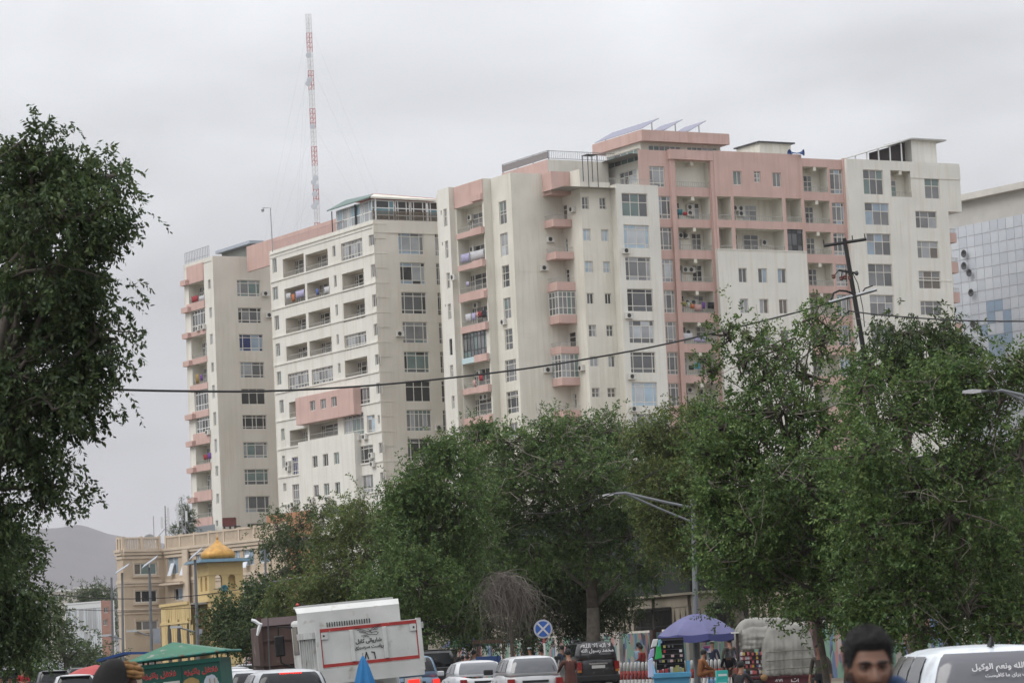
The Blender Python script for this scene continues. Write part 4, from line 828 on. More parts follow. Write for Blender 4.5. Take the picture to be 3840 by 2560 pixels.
for i, (x0, x1, y, Yd, lab) in enumerate([(400, 560, 800, 900, 'distant low pale building under the hill, the left one of two'), (620, 860, 775, 960, 'distant low pale building under the hill, the right one of two')]):
    a = zat(12, x0, y, Yd); c = zat(12, x1, y-10, Yd); t = thing('distant_building', lab, 'building', (a.x, a.y, 0)); h = a.z
    MB().box(0, c.x-a.x, 0, 14, 0, h-.5).obj('wall', M('distant_wall', (.45, .42, .38), .9), t); MB().box(-.4, c.x-a.x+.4, -.4, 14.4, h-.499, h).obj('roof', M('distant_roof', (.6, .6, .6), .8), t)
    for j in range(6): MB().box((c.x-a.x)*(j+.3)/6, (c.x-a.x)*(j+.7)/6, -.05, .05, h-3.2, h-1.6).obj('window', GLASS['g'], t)
# tiled hall (right edge)
PH = np.array(zat(11, 930, 560, 352))[:2]; BH = Bld('tiled_hall', 'grey hall clad in square tiles with overhanging roof at the right edge', PH, math.radians(35))
hf = Fac(BH, PH, 'L'); x1 = hf.uz(11, 1500, 500)[0]; zh0 = hf.uz(11, 1150, 690)[1]; zh1 = hf.uz(11, 1150, 525)[1]; zh2 = hf.uz(11, 1150, 480)[1]
TILE = [M('wall_tile_%d' % i, c, .35, var=.08, vs=2) for i, c in enumerate([(.52, .55, .60), (.48, .51, .56), (.55, .58, .62), (.26, .34, .44)])]
BH.boxes('wall', M('hall_concrete', (.50, .49, .47), .9, var=.15, vs=.5), hf, [(-4, x1, .06, .6, 0, zh1)])
BH.boxes('roof_edge', M('hall_roof_edge', (.56, .54, .50), .8, var=.2, vs=.6), hf, [(-5, x1, -.9, 14, zh1+.002, zh2)])
ts = 1.28; tmesh = [MB().box(0, ts-.05, -.02, .055, 0, ts-.05).mesh('tile', m) for m in TILE]
nu = int((x1+2)/ts); nz = int(zh0/ts)
blue = set()
for (x, y, x2, y2) in [(1080, 1235, 1150, 1365), (1180, 1210, 1220, 1330), (1220, 1275, 1265, 1400), (1235, 1400, 1300, 1568), (1085, 1400, 1130, 1500), (1165, 1360, 1185, 1440), (1120, 1500, 1240, 1600)]:
    u0, u1_, z0, z1 = hf.rect(11, (x, y, x2, y2))
    for i in range(nu):
        for j in range(nz):
            if u0 < -2+(i+.5)*ts < u1_ and z0 < zh0-(j+.5)*ts < z1: blue.add((i, j))
cnt = 0; rest = MB()
for j in range(nz):
    for i in range(nu):
        if zh0-(j+1)*ts < 0: continue
        m = 3 if (i, j) in blue else random.choice((0, 0, 1, 2))
        if cnt < 290 and j < 22: link('tile', tmesh[m], BH.root, hf.mat @ T(-2+i*ts, 0, zh0-(j+1)*ts)); cnt += 1
        else:
            s0 = len(rest.v); rest.box(0, ts-.05, -.02, .055, 0, ts-.05); rest.xf(hf.mat @ T(-2+i*ts, 0, zh0-(j+1)*ts), s0)
if rest.v: o = rest.obj('tile', TILE[0], BH.root); o['kind'] = 'stuff'
for (x, y) in [(1005, 1058), (1018, 1195), (968, 925), (968, 1010), (1030, 1410)]:
    u, z = hf.uz(11, x, y); d = MB(); d.lathe([(.0, 0), (.3, .06), (.45, .15), (.42, .15), (.2, .06)], 12, caps=False); d.xf(Matrix.Rotation(math.radians(90), 4, 'X')); o = BH.part(d, 'satellite_dish', DKSTEEL, smooth=True); o.matrix_basis = hf.mat @ T(u, -.3, z)
# ================================================================ compound wall along the street
WALLB = M('compound_wall', (.34, .30, .24), .9, var=.3, vs=.7, streak=.25); NET = M('dark_green_netting', (.018, .026, .022), .85, var=.4, vs=1.2); IRON = M('iron', (.012, .012, .012), .7)
wA = np.array(at(2278, 2262, 145))[:2]; wB = np.array(at(2734, 2221, 130))[:2]; wdv = (wB-wA)/np.linalg.norm(wB-wA); wang = math.atan2(wdv[1], wdv[0])
WO = wA - wdv*26; WL_ = 92.0
MUR = bpy.data.materials.new('painted_mural'); MUR.use_nodes = True
n_ = MUR.node_tree.nodes; l_ = MUR.node_tree.links; pr = n_['Principled BSDF']; pr.inputs['Roughness'].default_value = .85
tcn = n_.new('ShaderNodeTexCoord'); mpn = n_.new('ShaderNodeMapping'); mpn.inputs['Scale'].default_value = (2.1, .01, 1.0); l_.new(tcn.outputs['Object'], mpn.inputs[0])
nzn = n_.new('ShaderNodeTexNoise'); nzn.inputs['Scale'].default_value = 1.3; l_.new(mpn.outputs[0], nzn.inputs['Vector'])
ad = n_.new('ShaderNodeMix'); ad.data_type = 'RGBA'; ad.inputs[0].default_value = .25; l_.new(mpn.outputs[0], ad.inputs[6]); l_.new(nzn.outputs['Color'], ad.inputs[7])
vo = n_.new('ShaderNodeTexVoronoi'); vo.inputs['Scale'].default_value = 2.1; l_.new(ad.outputs[2], vo.inputs['Vector'])
sp = n_.new('ShaderNodeSeparateColor'); l_.new(vo.outputs['Color'], sp.inputs[0]); rp_ = n_.new('ShaderNodeValToRGB'); rp_.color_ramp.interpolation = 'CONSTANT'
cols = [(0, (.15, .26, .20)), (.24, (.33, .17, .16)), (.46, (.10, .14, .24)), (.62, (.32, .29, .27)), (.76, (.15, .26, .21)), (.88, (.05, .06, .08))]
while len(rp_.color_ramp.elements) < len(cols): rp_.color_ramp.elements.new(.5)
for e, (p_, c_) in zip(rp_.color_ramp.elements, cols): e.position = p_; e.color = (*c_, 1)
l_.new(sp.outputs[0], rp_.inputs[0]); l_.new(rp_.outputs[0], pr.inputs['Base Color'])
t = thing('compound_wall', 'long street wall with painted mural base, beige arches and dark netting above', 'wall', (WO[0], WO[1], 0), wang)
WH = 2.2; LED = 3.62
npan = 20; pw = WL_/npan
for i in range(npan):
    MB().box(i*pw+.24, (i+1)*pw-.24, .02, .28, 0, WH-.1).obj('mural_panel', MUR, t)
    MB().box(i*pw-.2, i*pw+.2, -.14, .3, 0, WH).obj('pillar', M('wall_pillar', (.16, .10, .10), .9, var=.3) if i % 2 else M('wall_pillar_pale', (.42, .40, .37), .9, var=.2), t)
    MB().box(i*pw+.2, (i+1)*pw-.2, .03, .25, LED-.5, LED-.01).obj('frieze', WALLB, t)
    # pointed openings
    nA = 6; aw_ = (pw-.4)/nA; mbw = MB()
    for k in range(nA):
        x0 = i*pw+.2+k*aw_
        if (k < 3) == (i % 2 == 0):
            mbw.hexa([(x0, .05, WH), (x0+aw_*.22, .05, WH), (x0+aw_*.22, .2, WH), (x0, .2, WH)], [(x0, .05, LED-.5), (x0+aw_*.5, .05, LED-.5), (x0+aw_*.5, .2, LED-.5), (x0, .2, LED-.5)])
            mbw.hexa([(x0+aw_*.78, .05, WH), (x0+aw_, .05, WH), (x0+aw_, .2, WH), (x0+aw_*.78, .2, WH)], [(x0+aw_*.5, .05, LED-.5), (x0+aw_, .05, LED-.5), (x0+aw_, .2, LED-.5), (x0+aw_*.5, .2, LED-.5)])
    mbw.obj('arch_piers', WALLB, t)
    g = MB(); x0 = i*pw+.2+(3 if i % 2 == 0 else 0)*aw_
    for k in range(14): x = x0+3*aw_*k/13; g.box(x-.018, x+.018, -.03, .0, WH, LED-.45)
    g.box(x0, x0+3*aw_, -.035, .005, WH+.1, WH+.15); g.box(x0, x0+3*aw_, -.035, .005, LED-.6, LED-.55); g.obj('iron_grille', IRON, t)
MB().box(0, WL_, -.12, .4, LED, LED+.10).obj('ledge', WALLB, t)
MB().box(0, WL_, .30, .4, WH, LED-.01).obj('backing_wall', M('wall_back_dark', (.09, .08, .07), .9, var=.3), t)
for i in range(npan):
    MB().box(i*pw+.05, (i+1)*pw-.05, .2, .24, LED+.101, LED+4.2).obj('netting_panel', NET, t); MB().box(i*pw-.05, i*pw+.05, .1, .2, LED+.102, LED+4.4).obj('netting_post', IRON, t)
# white sheet hoarding and low wall at the far left
p = zat(19, 570, 640, 210); q = zat(19, 1150, 620, 235)
t = thing('hoarding', 'white sheet metal hoarding in front of the far left trees', 'fence', (p.x, p.y, 0), math.atan2(q.y-p.y, q.x-p.x)); ln = (Vector((q.x, q.y, 0))-Vector((p.x, p.y, 0))).length; hh = zat(19, 700, 475, 214).z
for i in range(9): MB().box(ln*i/9+.03, ln*(i+1)/9-.03, 0, .05, 0, hh+random.uniform(-.05, .05)).obj('sheet', M('hoarding_white', (.52, .54, .57), .6, var=.15), t)
for i in range(10): MB().box(ln*i/9-.04, ln*i/9+.04, .06, .14, 0, hh+.1).obj('post', STEEL, t)
# ================================================================ trees
def leaf_mat(name, c1, c2, tr=.3):
    m = bpy.data.materials.new(name); m.use_nodes = True; MATS[name] = m; t = m.node_tree; n = t.nodes; l = t.links; n.remove(n['Principled BSDF']); o = n['Material Output']
    g = n.new('ShaderNodeNewGeometry'); r = n.new('ShaderNodeValToRGB'); l.new(g.outputs['Random Per Island'], r.inputs[0])
    r.color_ramp.elements[0].color = (*c1, 1); r.color_ramp.elements[1].color = (*c2, 1); e = r.color_ramp.elements.new(.93); e.color = (c2[0]*1.5, c2[1]*1.3, c2[2], 1)
    tc_ = n.new('ShaderNodeTexCoord'); nz = n.new('ShaderNodeTexNoise'); nz.inputs['Scale'].default_value = .7; l.new(tc_.outputs['Object'], nz.inputs['Vector'])
    h = n.new('ShaderNodeHueSaturation'); mr = n.new('ShaderNodeMapRange'); mr.inputs['From Min'].default_value = .3; mr.inputs['From Max'].default_value = .7; mr.inputs['To Min'].default_value = .72; mr.inputs['To Max'].default_value = 1.3
    nz2 = n.new('ShaderNodeTexNoise'); nz2.inputs['Scale'].default_value = 2.6; nz2.inputs['Detail'].default_value = 3; l.new(tc_.outputs['Object'], nz2.inputs['Vector']); mr2 = n.new('ShaderNodeMapRange'); mr2.inputs['From Min'].default_value = .35; mr2.inputs['From Max'].default_value = .65; mr2.inputs['To Min'].default_value = .488; mr2.inputs['To Max'].default_value = .525; l.new(nz2.outputs[0], mr2.inputs['Value']); l.new(mr2.outputs[0], h.inputs['Hue']); h.inputs['Saturation'].default_value = .92; l.new(nz.outputs[0], mr.inputs['Value']); l.new(mr.outputs[0], h.inputs['Value']); l.new(r.outputs[0], h.inputs['Color'])
    d = n.new('ShaderNodeBsdfDiffuse'); tl_ = n.new('ShaderNodeBsdfTranslucent'); x = n.new('ShaderNodeMixShader'); x.inputs[0].default_value = tr; gl_ = n.new('ShaderNodeBsdfGlossy'); gl_.inputs['Roughness'].default_value = .45; gl_.inputs['Color'].default_value = (.6, .65, .6, 1); x2 = n.new('ShaderNodeMixShader'); x2.inputs[0].default_value = .035
    l.new(h.outputs[0], d.inputs[0]); l.new(h.outputs[0], tl_.inputs[0]); l.new(d.outputs[0], x.inputs[1]); l.new(tl_.outputs[0], x.inputs[2]); l.new(x.outputs[0], x2.inputs[1]); l.new(gl_.outputs[0], x2.inputs[2]); l.new(x2.outputs[0], o.inputs[0]); return m
LF = leaf_mat('leaf_green', (.040, .080, .024), (.088, .148, .042)); LF2 = leaf_mat('leaf_dark', (.024, .046, .018), (.052, .082, .028)); LF3 = leaf_mat('leaf_olive', (.050, .082, .025), (.10, .132, .036)); LF4 = leaf_mat('leaf_far', (.045, .075, .035), (.07, .10, .045))
BARK = M('bark', (.10, .085, .07), .95, var=.4, vs=6, bump=.6, bs=25); TWIG = M('dry_twig', (.13, .112, .098), .95, var=.3, vs=5)
def norm(a): return a/np.maximum(np.linalg.norm(a, axis=-1, keepdims=True), 1e-9)
DEADW = M('dead_wood', (.24, .21, .18), .95, var=.3, vs=4)
NLEAF = 0; LAIX = 1.75
def tree(name, label, Y, base, lobes, leaf=(.07, .034), lai=3.6, clump=.5, seed=1, mat=None, droop=.15, depth=1.0, group=None, trunk_r=.2, lean=0., fork=None, twigs=True, up=.55, bl=None, dead=0):
    global NLEAF
    r = np.random.default_rng(seed); k = Y/FPX/.6125; C = []; R = []
    WT = []
    for lb_ in lobes:
        x, y, rx, ry = lb_[:4]; WT.append(lb_[4] if len(lb_) > 4 else 1.0)
        dy = r.uniform(-1, 1)*depth*1.4*max(rx, ry)*k*.8; C.append(np.array(at(x/.6125, y/.6125, Y+dy))); R.append(np.array([rx*k, (rx+ry)/2*k*depth, ry*k])*1.0)
    C = np.array(C); R = np.array(R); b = at(base/.6125, 2430, Y); b = Vector((b.x, b.y, 0)); t = thing(name, label, 'tree', b, 0, group); B = np.array(b)
    # clumps
    cl = []; own = []
    for i in range(len(C)):
        area = math.pi*R[i][0]*R[i][2]; n = max(9, int(area/(math.pi*clump**2)*4.2)); d = norm(r.normal(size=(n, 3))); q = (.25+.75*r.random((n, 1))**.55)
        cl.append(C[i]+d*R[i]*q); own += [i]*n
    cl = np.concatenate(cl); own = np.array(own); keep = cl[:, 2] > 1.2; cl = cl[keep]; own = own[keep]
    la_ = leaf[0]*leaf[1]*.5; tot = int(lai*LAIX*np.sum(math.pi*R[:, 0]*R[:, 2])/la_); per = 12; nt_ = max(len(cl), tot//per)
    pw_ = np.array(WT)[own]; nt_ = int(nt_*pw_.mean()); ci = r.choice(len(cl), nt_, p=pw_/pw_.sum()); sz = clump*(.55+.9*r.random(len(cl)))
    st = cl[ci]+r.normal(size=(nt_, 3))*sz[ci][:, None]*.55; outw = norm((cl[ci]-C[own[ci]])/R[own[ci]])
    dr = norm(outw*.7+r.normal(size=(nt_, 3))*.75+np.array([0, 0, .25-droop*2])); ln = clump*(.45+.7*r.random(nt_)); tt = np.linspace(.1, 1, per)
    pos = st[:, None, :]+dr[:, None, :]*(ln[:, None, None]*tt[None, :, None]); pos[:, :, 2] -= (tt**2)[None, :]*ln[:, None]*droop*.8
    pos = pos.reshape(-1, 3); D = np.repeat(dr, per, 0); n = len(pos)
    per_ = norm(np.cross(D, r.normal(size=(n, 3)))); ax = norm(D*.5+per_*.9+np.array([0, 0, -droop*1.6])); nn = norm(r.normal(size=(n, 3))*.7+np.array([0, 0, up])); bb = norm(np.cross(nn, ax))
    L_ = leaf[0]*(.65+.6*r.random((n, 1))); W_ = leaf[1]*(.7+.5*r.random((n, 1)))
    V = np.stack([pos, pos+ax*L_*.45+bb*W_*.5, pos+ax*L_, pos+ax*L_*.45-bb*W_*.5], 1).reshape(-1, 3)-B
    me = bpy.data.meshes.new('crown'); me.vertices.add(4*n); me.vertices.foreach_set('co', V.astype(np.float32).ravel()); me.loops.add(4*n); me.loops.foreach_set('vertex_index', np.arange(4*n, dtype=np.int32)); me.polygons.add(n); me.polygons.foreach_set('loop_start', np.arange(0, 4*n, 4, dtype=np.int32)); me.update(calc_edges=True); me.materials.append(mat or LF)
    link('crown', me, t); NLEAF += n
    # trunk and limbs
    low = C[np.argsort(C[:, 2])[:3]].mean(0); fz = fork or max(1.6, min(3.2, low[2]*.75)); F_ = np.array([B[0]*.75+low[0]*.25+lean, B[1], fz]); mb = MB()
    mb.tube([(0, 0, -.1), tuple((F_-B)*np.array([.35, .35, .5])), tuple(F_-B)], [trunk_r*1.25, trunk_r, trunk_r*.85], 9)
    top = C.mean(0)*.45+C[np.argmax(C[:, 2])]*.55; LP = [F_, F_*.6+top*.4+r.normal(size=3)*.12, F_*.25+top*.75+r.normal(size=3)*.15, top]
    mb.tube([tuple(q-B) for q in LP], [trunk_r*.85, trunk_r*.55, trunk_r*.3, trunk_r*.1], 8)
    for i in range(len(C)):
        f = min(.85, max(0., (C[i][2]-F_[2])/max(top[2]-F_[2], .1)*.6-.1+r.uniform(-.1, .1))); kk = min(2, int(f*3)); S = LP[kk]+(LP[kk+1]-LP[kk])*(f*3-kk)
        m1 = S+(C[i]-S)*.5+np.array([0, 0, .12*np.linalg.norm(C[i]-S)])+r.normal(size=3)*.15; rr = trunk_r*(.16+.14*r.random())*(1-.5*f)+.014
        mb.tube([tuple(S-B), tuple((S+m1)/2-B+r.normal(size=3)*.1), tuple(m1-B), tuple(C[i]-B)], [rr*1.5, rr, rr*.7, rr*.3], 6)
    if twigs:
        for q in range(len(cl)):
            c0 = C[own[q]]; mid = (c0+cl[q])/2+r.normal(size=3)*.12; a = .018+.012*r.random()
            mb.tube([tuple(c0-B), tuple(mid-B), tuple(cl[q]-B), tuple(cl[q]+(cl[q]-mid)*.6+r.normal(size=3)*.1-B)], [a*1.6, a, a*.6, .004], 4, caps=False)
    mb.obj('trunk', bl or BARK, t, smooth=True)
    if dead:
        q_ = MB()
        for i in range(dead):
            j = r.integers(0, len(cl)); a0 = cl[j]+np.array([0, -.25, 0]); d = norm(r.normal(size=3)+np.array([0, -.4, .35])); pts = [a0]; 
            for s_ in range(5): d = norm(d+r.normal(size=3)*.35); pts.append(pts[-1]+d*clump*.55)
            q_.tube([tuple(p-B) for p in pts], [.018*Y/100, .014*Y/100, .011*Y/100, .008*Y/100, .006*Y/100, .003], 4, caps=False)
            for b__ in range(2):
                k0 = pts[1+r.integers(0, 3)]; d2 = norm(d+r.normal(size=3)*.8); q_.tube([tuple(k0-B), tuple(k0+d2*clump*.5-B), tuple(k0+d2*clump+r.normal(size=3)*.1-B)], [.009*Y/100, .006*Y/100, .003], 3, caps=False)
        o_ = q_.obj('dead_branches', DEADW, t); o_['kind'] = 'stuff'
    return t
g1 = 'trees on the right side of the street'; g0 = 'trees on the left side of the street'
tree('street_tree', 'tall leafy tree filling the left edge, reaching high into the sky', 50, -110, [(70, 365, 115, 75), (215, 415, 88, 62), (60, 430, 150, 80), (120, 495, 140, 80), (225, 530, 58, 46), (20, 570, 130, 90), (110, 620, 115, 70), (185, 650, 50, 40), (40, 710, 130, 80), (150, 720, 90, 55), (225, 775, 88, 66), (100, 800, 130, 80), (200, 865, 75, 40), (30, 870, 120, 70), (110, 920, 110, 55), (170, 950, 58, 30), (10, 985, 110, 70), (70, 1040, 70, 45), (115, 1118, 46, 22, .7), (-10, 1130, 80, 60), (-30, 1220, 70, 60)], leaf=(.10, .046), lai=4.2, clump=.34, seed=11, mat=LF2, droop=.3, group=g0, trunk_r=.3, fork=4.0)
tree('street_tree', 'dark low tree at the lower left edge under the tall one', 66, -40, [(0, 1225, 60, 45), (30, 1290, 55, 40), (-20, 1320, 100, 75), (30, 1375, 72, 50), (-20, 1420, 110, 60), (45, 1440, 50, 35), (0, 1480, 70, 40)], leaf=(.11, .05), lai=4.2, clump=.42, seed=12, mat=LF2, droop=.3, group=g0)
tree('street_tree', 'hazy bushy tree beside the white glass office block', 200, 150, [(105, 1415, 34, 34), (120, 1455, 48, 36), (165, 1490, 45, 30), (100, 1490, 50, 34), (205, 1508, 28, 18)], leaf=(.2, .10), lai=3, clump=.9, seed=13, mat=LF4, group=g0, twigs=False)
tree('street_tree', 'small pale green tree behind the person in red', 150, 60, [(62, 1495, 34, 34), (40, 1520, 38, 28), (85, 1530, 30, 22)], leaf=(.16, .08), lai=3, clump=.6, seed=14, mat=LF, group=g0, twigs=False)
tree('street_tree', 'rounded tree between the white glass block and the lamp posts', 240, 210, [(205, 1520, 52, 40), (240, 1535, 30, 25)], leaf=(.2, .1), lai=3, clump=.9, seed=19, mat=LF4, group=g0, twigs=False)
tree('pine_tree', 'dark pine tree beyond the white glass office block', 470, 225, [(215, 1362, 32, 16), (185, 1375, 22, 14), (240, 1380, 22, 22), (262, 1420, 14, 50)], leaf=(.4, .12), lai=4, clump=1.2, seed=15, mat=LF2, twigs=False)
tree('pine_tree', 'dark spiky pine behind the right cell antenna', 325, 426, [(427, 1175, 10, 14), (432, 1200, 14, 16), (418, 1212, 16, 8), (425, 1225, 20, 12)], leaf=(.5, .06), lai=4, clump=.6, seed=16, mat=LF2, twigs=False)
tree('street_tree', 'dark round tree in front of the mosque', 150, 585, [(555, 1415, 68, 55), (600, 1395, 60, 55), (515, 1425, 34, 38), (580, 1465, 95, 40), (640, 1440, 60, 50), (535, 1455, 50, 40)], leaf=(.15, .075), lai=3.6, clump=.62, seed=21, mat=LF2, group=g1, trunk_r=.18)
tree('street_tree', 'thin airy tree in front of the orange podium', 165, 690, [(640, 1215, 42, 30), (690, 1205, 45, 35), (740, 1185, 20, 32), (625, 1255, 32, 40), (690, 1260, 60, 45), (650, 1310, 50, 40), (730, 1300, 60, 50)], leaf=(.15, .07), lai=2.0, clump=.6, seed=22, mat=LF4, group=g1, trunk_r=.15)
tree('street_tree', 'olive tinged tree below the pale block', 145, 830, [(800, 1190, 34, 26), (770, 1240, 55, 45), (840, 1200, 55, 50), (790, 1310, 80, 55), (870, 1270, 75, 70), (830, 1370, 110, 65), (720, 1370, 70, 50), (760, 1420, 90, 45), (660, 1390, 50, 50), (900, 1430, 80, 40), (800, 1450, 80, 30), (690, 1440, 60, 40), (740, 1460, 70, 25)], leaf=(.13, .062), lai=3.4, clump=.6, seed=23, mat=LF3, group=g1)
tree('street_tree', 'dense green tree behind the white truck', 118, 965, [(945, 1120, 34, 25), (990, 1080, 55, 40), (1040, 1060, 55, 42), (960, 1160, 60, 55), (1060, 1140, 80, 75), (1000, 1220, 100, 75), (930, 1240, 70, 70), (960, 1330, 100, 80), (1060, 1280, 80, 90), (1010, 1400, 90, 50), (925, 1150, 34, 20), (1015, 1035, 22, 20), (900, 1330, 60, 70), (930, 1420, 80, 45), (1060, 1440, 60, 35), (860, 1390, 60, 50)], leaf=(.11, .054), lai=3.4, clump=.5, seed=24, mat=LF, group=g1)
tree('street_tree', 'wide spreading tree with bare lower limbs behind the no stopping sign', 130, 1362, [(1095, 1010, 50, 28), (1180, 1015, 85, 38), (1285, 1010, 85, 42), (1345, 985, 75, 28), (1395, 995, 60, 28), (1250, 1070, 170, 45), (1140, 1085, 95, 45), (1400, 1050, 100, 50), (1200, 1130, 110, 45), (1330, 1120, 140, 50), (1450, 1110, 90, 60), (1130, 1160, 70, 40), (1260, 1195, 110, 35), (1400, 1190, 90, 40), (1170, 1215, 70, 35), (1320, 1250, 80, 30), (1450, 1230, 80, 45), (1480, 1300, 60, 30), (1230, 1270, 90, 40), (1400, 1290, 70, 30), (1110, 1230, 70, 45)], leaf=(.125, .058), lai=3.0, clump=.55, seed=25, mat=LF, droop=.1, group=g1, trunk_r=.30, fork=3.2, dead=150)
tree('street_tree', 'shaded lower tree beside the dry hanging twigs', 137, 1215, [(1200, 1290, 80, 45), (1290, 1300, 85, 55), (1150, 1330, 60, 60), (1250, 1370, 90, 60), (1060, 1370, 60, 60), (1300, 1390, 50, 50), (1100, 1430, 80, 40), (1220, 1440, 80, 30), (1330, 1440, 60, 30), (1050, 1430, 50, 40), (1390, 1360, 60, 50), (1320, 1340, 80, 40), (1430, 1380, 40, 40)], leaf=(.13, .06), lai=3.2, clump=.6, seed=26, mat=LF2, droop=.2, group=g1, trunk_r=.25)
tree('street_tree', 'yellowish green rounded tree top against the pink facade', 112, 1730, [(1590, 945, 70, 32), (1540, 985, 65, 35), (1640, 985, 80, 45), (1490, 1000, 50, 32), (1560, 1040, 90, 50), (1490, 1070, 60, 50), (1620, 1080, 80, 60), (1520, 1130, 70, 60), (1560, 1190, 90, 60), (1600, 1270, 70, 50), (1500, 1230, 70, 50), (1580, 1110, 80, 60)], leaf=(.10, .046), lai=3.2, clump=.42, seed=27, mat=LF3, group=g1, trunk_r=.2)
tree('street_tree', 'fresh green tree with sparse upright top shoots right of the power line', 64, 1900, [(1672, 770, 22, 24, .3), (1705, 830, 50, 42, .32), (1735, 785, 20, 28, .3), (1795, 800, 40, 42, .4), (1872, 728, 24, 22, .35), (1888, 790, 42, 42, .42), (1765, 870, 75, 38, .45), (1850, 860, 60, 42, .5), (1640, 850, 28, 20, .25), (1690, 940, 75, 40, .8), (1800, 945, 115, 55), (1650, 1040, 65, 55), (1745, 1060, 130, 80), (1850, 1120, 130, 100), (1640, 1160, 60, 60), (1720, 1240, 110, 70), (1620, 1260, 34, 35, .8), (1840, 1280, 130, 80), (1770, 1345, 100, 45), (1880, 1385, 90, 40), (1700, 1310, 60, 55), (1950, 1425, 60, 26), (1930, 1230, 100, 95), (1910, 1000, 95, 85), (1660, 980, 55, 40, .7), (1760, 1180, 110, 80), (1650, 1100, 55, 50)], leaf=(.085, .042), lai=2.9, clump=.36, seed=28, mat=LF, group=g1, trunk_r=.075, fork=1.9, lean=-.1, dead=70)
tree('street_tree', 'dark drooping tree crown in front of the tiled hall', 84, 2110, [(2075, 765, 70, 40), (2150, 775, 80, 45), (2045, 815, 55, 45), (2120, 835, 100, 40), (2215, 815, 50, 45), (2005, 850, 40, 40), (2180, 870, 70, 40)], leaf=(.13, .05), lai=3.6, clump=.42, seed=29, mat=LF2, droop=.5, group=g1, trunk_r=.2, fork=4.5)
tree('street_tree', 'broad bright green tree filling the right edge behind the dark haired man', 60, 2195, [(1985, 890, 65, 70), (2070, 960, 110, 65), (1990, 1040, 100, 85), (2145, 885, 60, 42), (2230, 860, 52, 52), (2190, 950, 100, 75), (2300, 920, 75, 65), (2335, 850, 34, 30), (2100, 1120, 130, 90), (2250, 1090, 110, 100), (2000, 1220, 110, 85), (2140, 1270, 130, 80), (2290, 1260, 100, 90), (2080, 1375, 100, 45), (2220, 1390, 110, 45), (2335, 1400, 60, 45), (1980, 1360, 80, 40), (2010, 1440, 80, 28), (2130, 1445, 90, 28), (2270, 1440, 80, 30), (2180, 1190, 110, 70), (2060, 1300, 90, 70), (2345, 1050, 60, 90)], leaf=(.085, .042), lai=2.9, clump=.36, seed=30, mat=LF, group=g1, trunk_r=.075, fork=1.8, dead=80)
tree('street_tree', 'leafy tree behind the far stalls under the dark netting', 92, 1950, [(1950, 1150, 120, 90), (1750, 1200, 110, 90), (2150, 1200, 120, 90), (1900, 1330, 150, 70), (2100, 1350, 150, 60), (2300, 1180, 90, 110), (2280, 1350, 100, 60), (1700, 1340, 70, 55)], leaf=(.11, .05), lai=3.0, clump=.5, seed=31, mat=LF2, group=g1, trunk_r=.2)
# dry hanging twigs
rr = np.random.default_rng(5); mb = MB(); pc_ = zat(20, 400, 1080, 108); k_ = 108/FPX/1.568
AN = [(-75, 40), (-40, 85), (5, 70), (40, 30), (75, -15), (-10, 20), (-95, -10)]
for i in range(560):
    ax_, az_ = AN[rr.integers(0, len(AN))]; st = np.array([(ax_+rr.normal()*16)*k_, rr.normal()*.5, (az_+rr.normal()*18)*k_]); fall = (90+330*rr.random()**1.2)*k_; pts = [st]; d = np.array([rr.normal()*.7, rr.normal()*.6, .25+.5*rr.random()]); n = 8
    for s in range(n): d = d*.74+np.array([rr.normal()*.30-.10*pts[-1][0], rr.normal()*.25, -.34]); pts.append(pts[-1]+d*fall/n*1.1)
    mb.tube([tuple(p) for p in pts], [.012]+[.009-.007*s/n for s in range(n)], 3, caps=False)
t = thing('dry_twigs', 'bundle of dry grey twigs hanging below the spreading tree', 'branches', (pc_.x, pc_.y, 0)); o = mb.obj('twigs', TWIG, t); o['kind'] = 'stuff'; o.location.z = pc_.z-.2
q = MB()
for ax_, az_ in AN: q.tube([(0, .3, pc_.z-1.1), (ax_*k_*.6, .1, pc_.z-.5+az_*k_*.6), (ax_*k_, 0, pc_.z-.2+az_*k_)], [.05, .03, .012], 5)
q.tube([(.1, .4, 0), (.05, .4, 1.4), (0, .3, pc_.z-1.1)], [.1, .08, .05], 7); q.obj('stem', BARK, t)
# ================================================================ masts, poles, lamps, wires, signs
def P2(x, y, Y): return at(x/.6125, y/.6125, Y)      # 2352-wide coordinates
REDM = M('mast_red', (.42, .10, .09), .6); WHM = M('mast_white', (.60, .60, .60), .6)
# red and white guyed lattice mast on the roof of the pale block
mb_ = zat(24, 160, 1510, 350); mt_ = zat(24, 98, 95, 350); zb0 = ZA-.8
t = thing('lattice_mast', 'tall red and white lattice radio mast on the roof of the pale block', 'mast', (mb_.x, mb_.y, zb0)); Hm = mt_.z-zb0
dx = mt_.x-mb_.x; nsec = 13; w = .30
corners = [(-w, -w*.6), (w, -w*.6), (0, w)]
for s in range(nsec):
    q = MB(); z0, z1 = Hm*s/nsec, Hm*(s+1)/nsec; lx = lambda z: dx*z/Hm
    for cx, cy in corners: q.tube([(cx+lx(z0), cy, z0), (cx+lx(z1), cy, z1)], .034, 4)
    nb = 4
    for k in range(nb):
        za_, zb_ = z0+(z1-z0)*k/nb, z0+(z1-z0)*(k+1)/nb
        for a in range(3):
            c0, c1 = corners[a], corners[(a+1) % 3]; q.tube([(c0[0]+lx(za_), c0[1], za_), (c1[0]+lx(zb_), c1[1], zb_)], .022, 3); q.tube([(c0[0]+lx(zb_), c0[1], zb_), (c1[0]+lx(zb_), c1[1], zb_)], .022, 3)
    q.obj('mast_section', REDM if s % 2 == 1 and s < 12 else WHM, t)
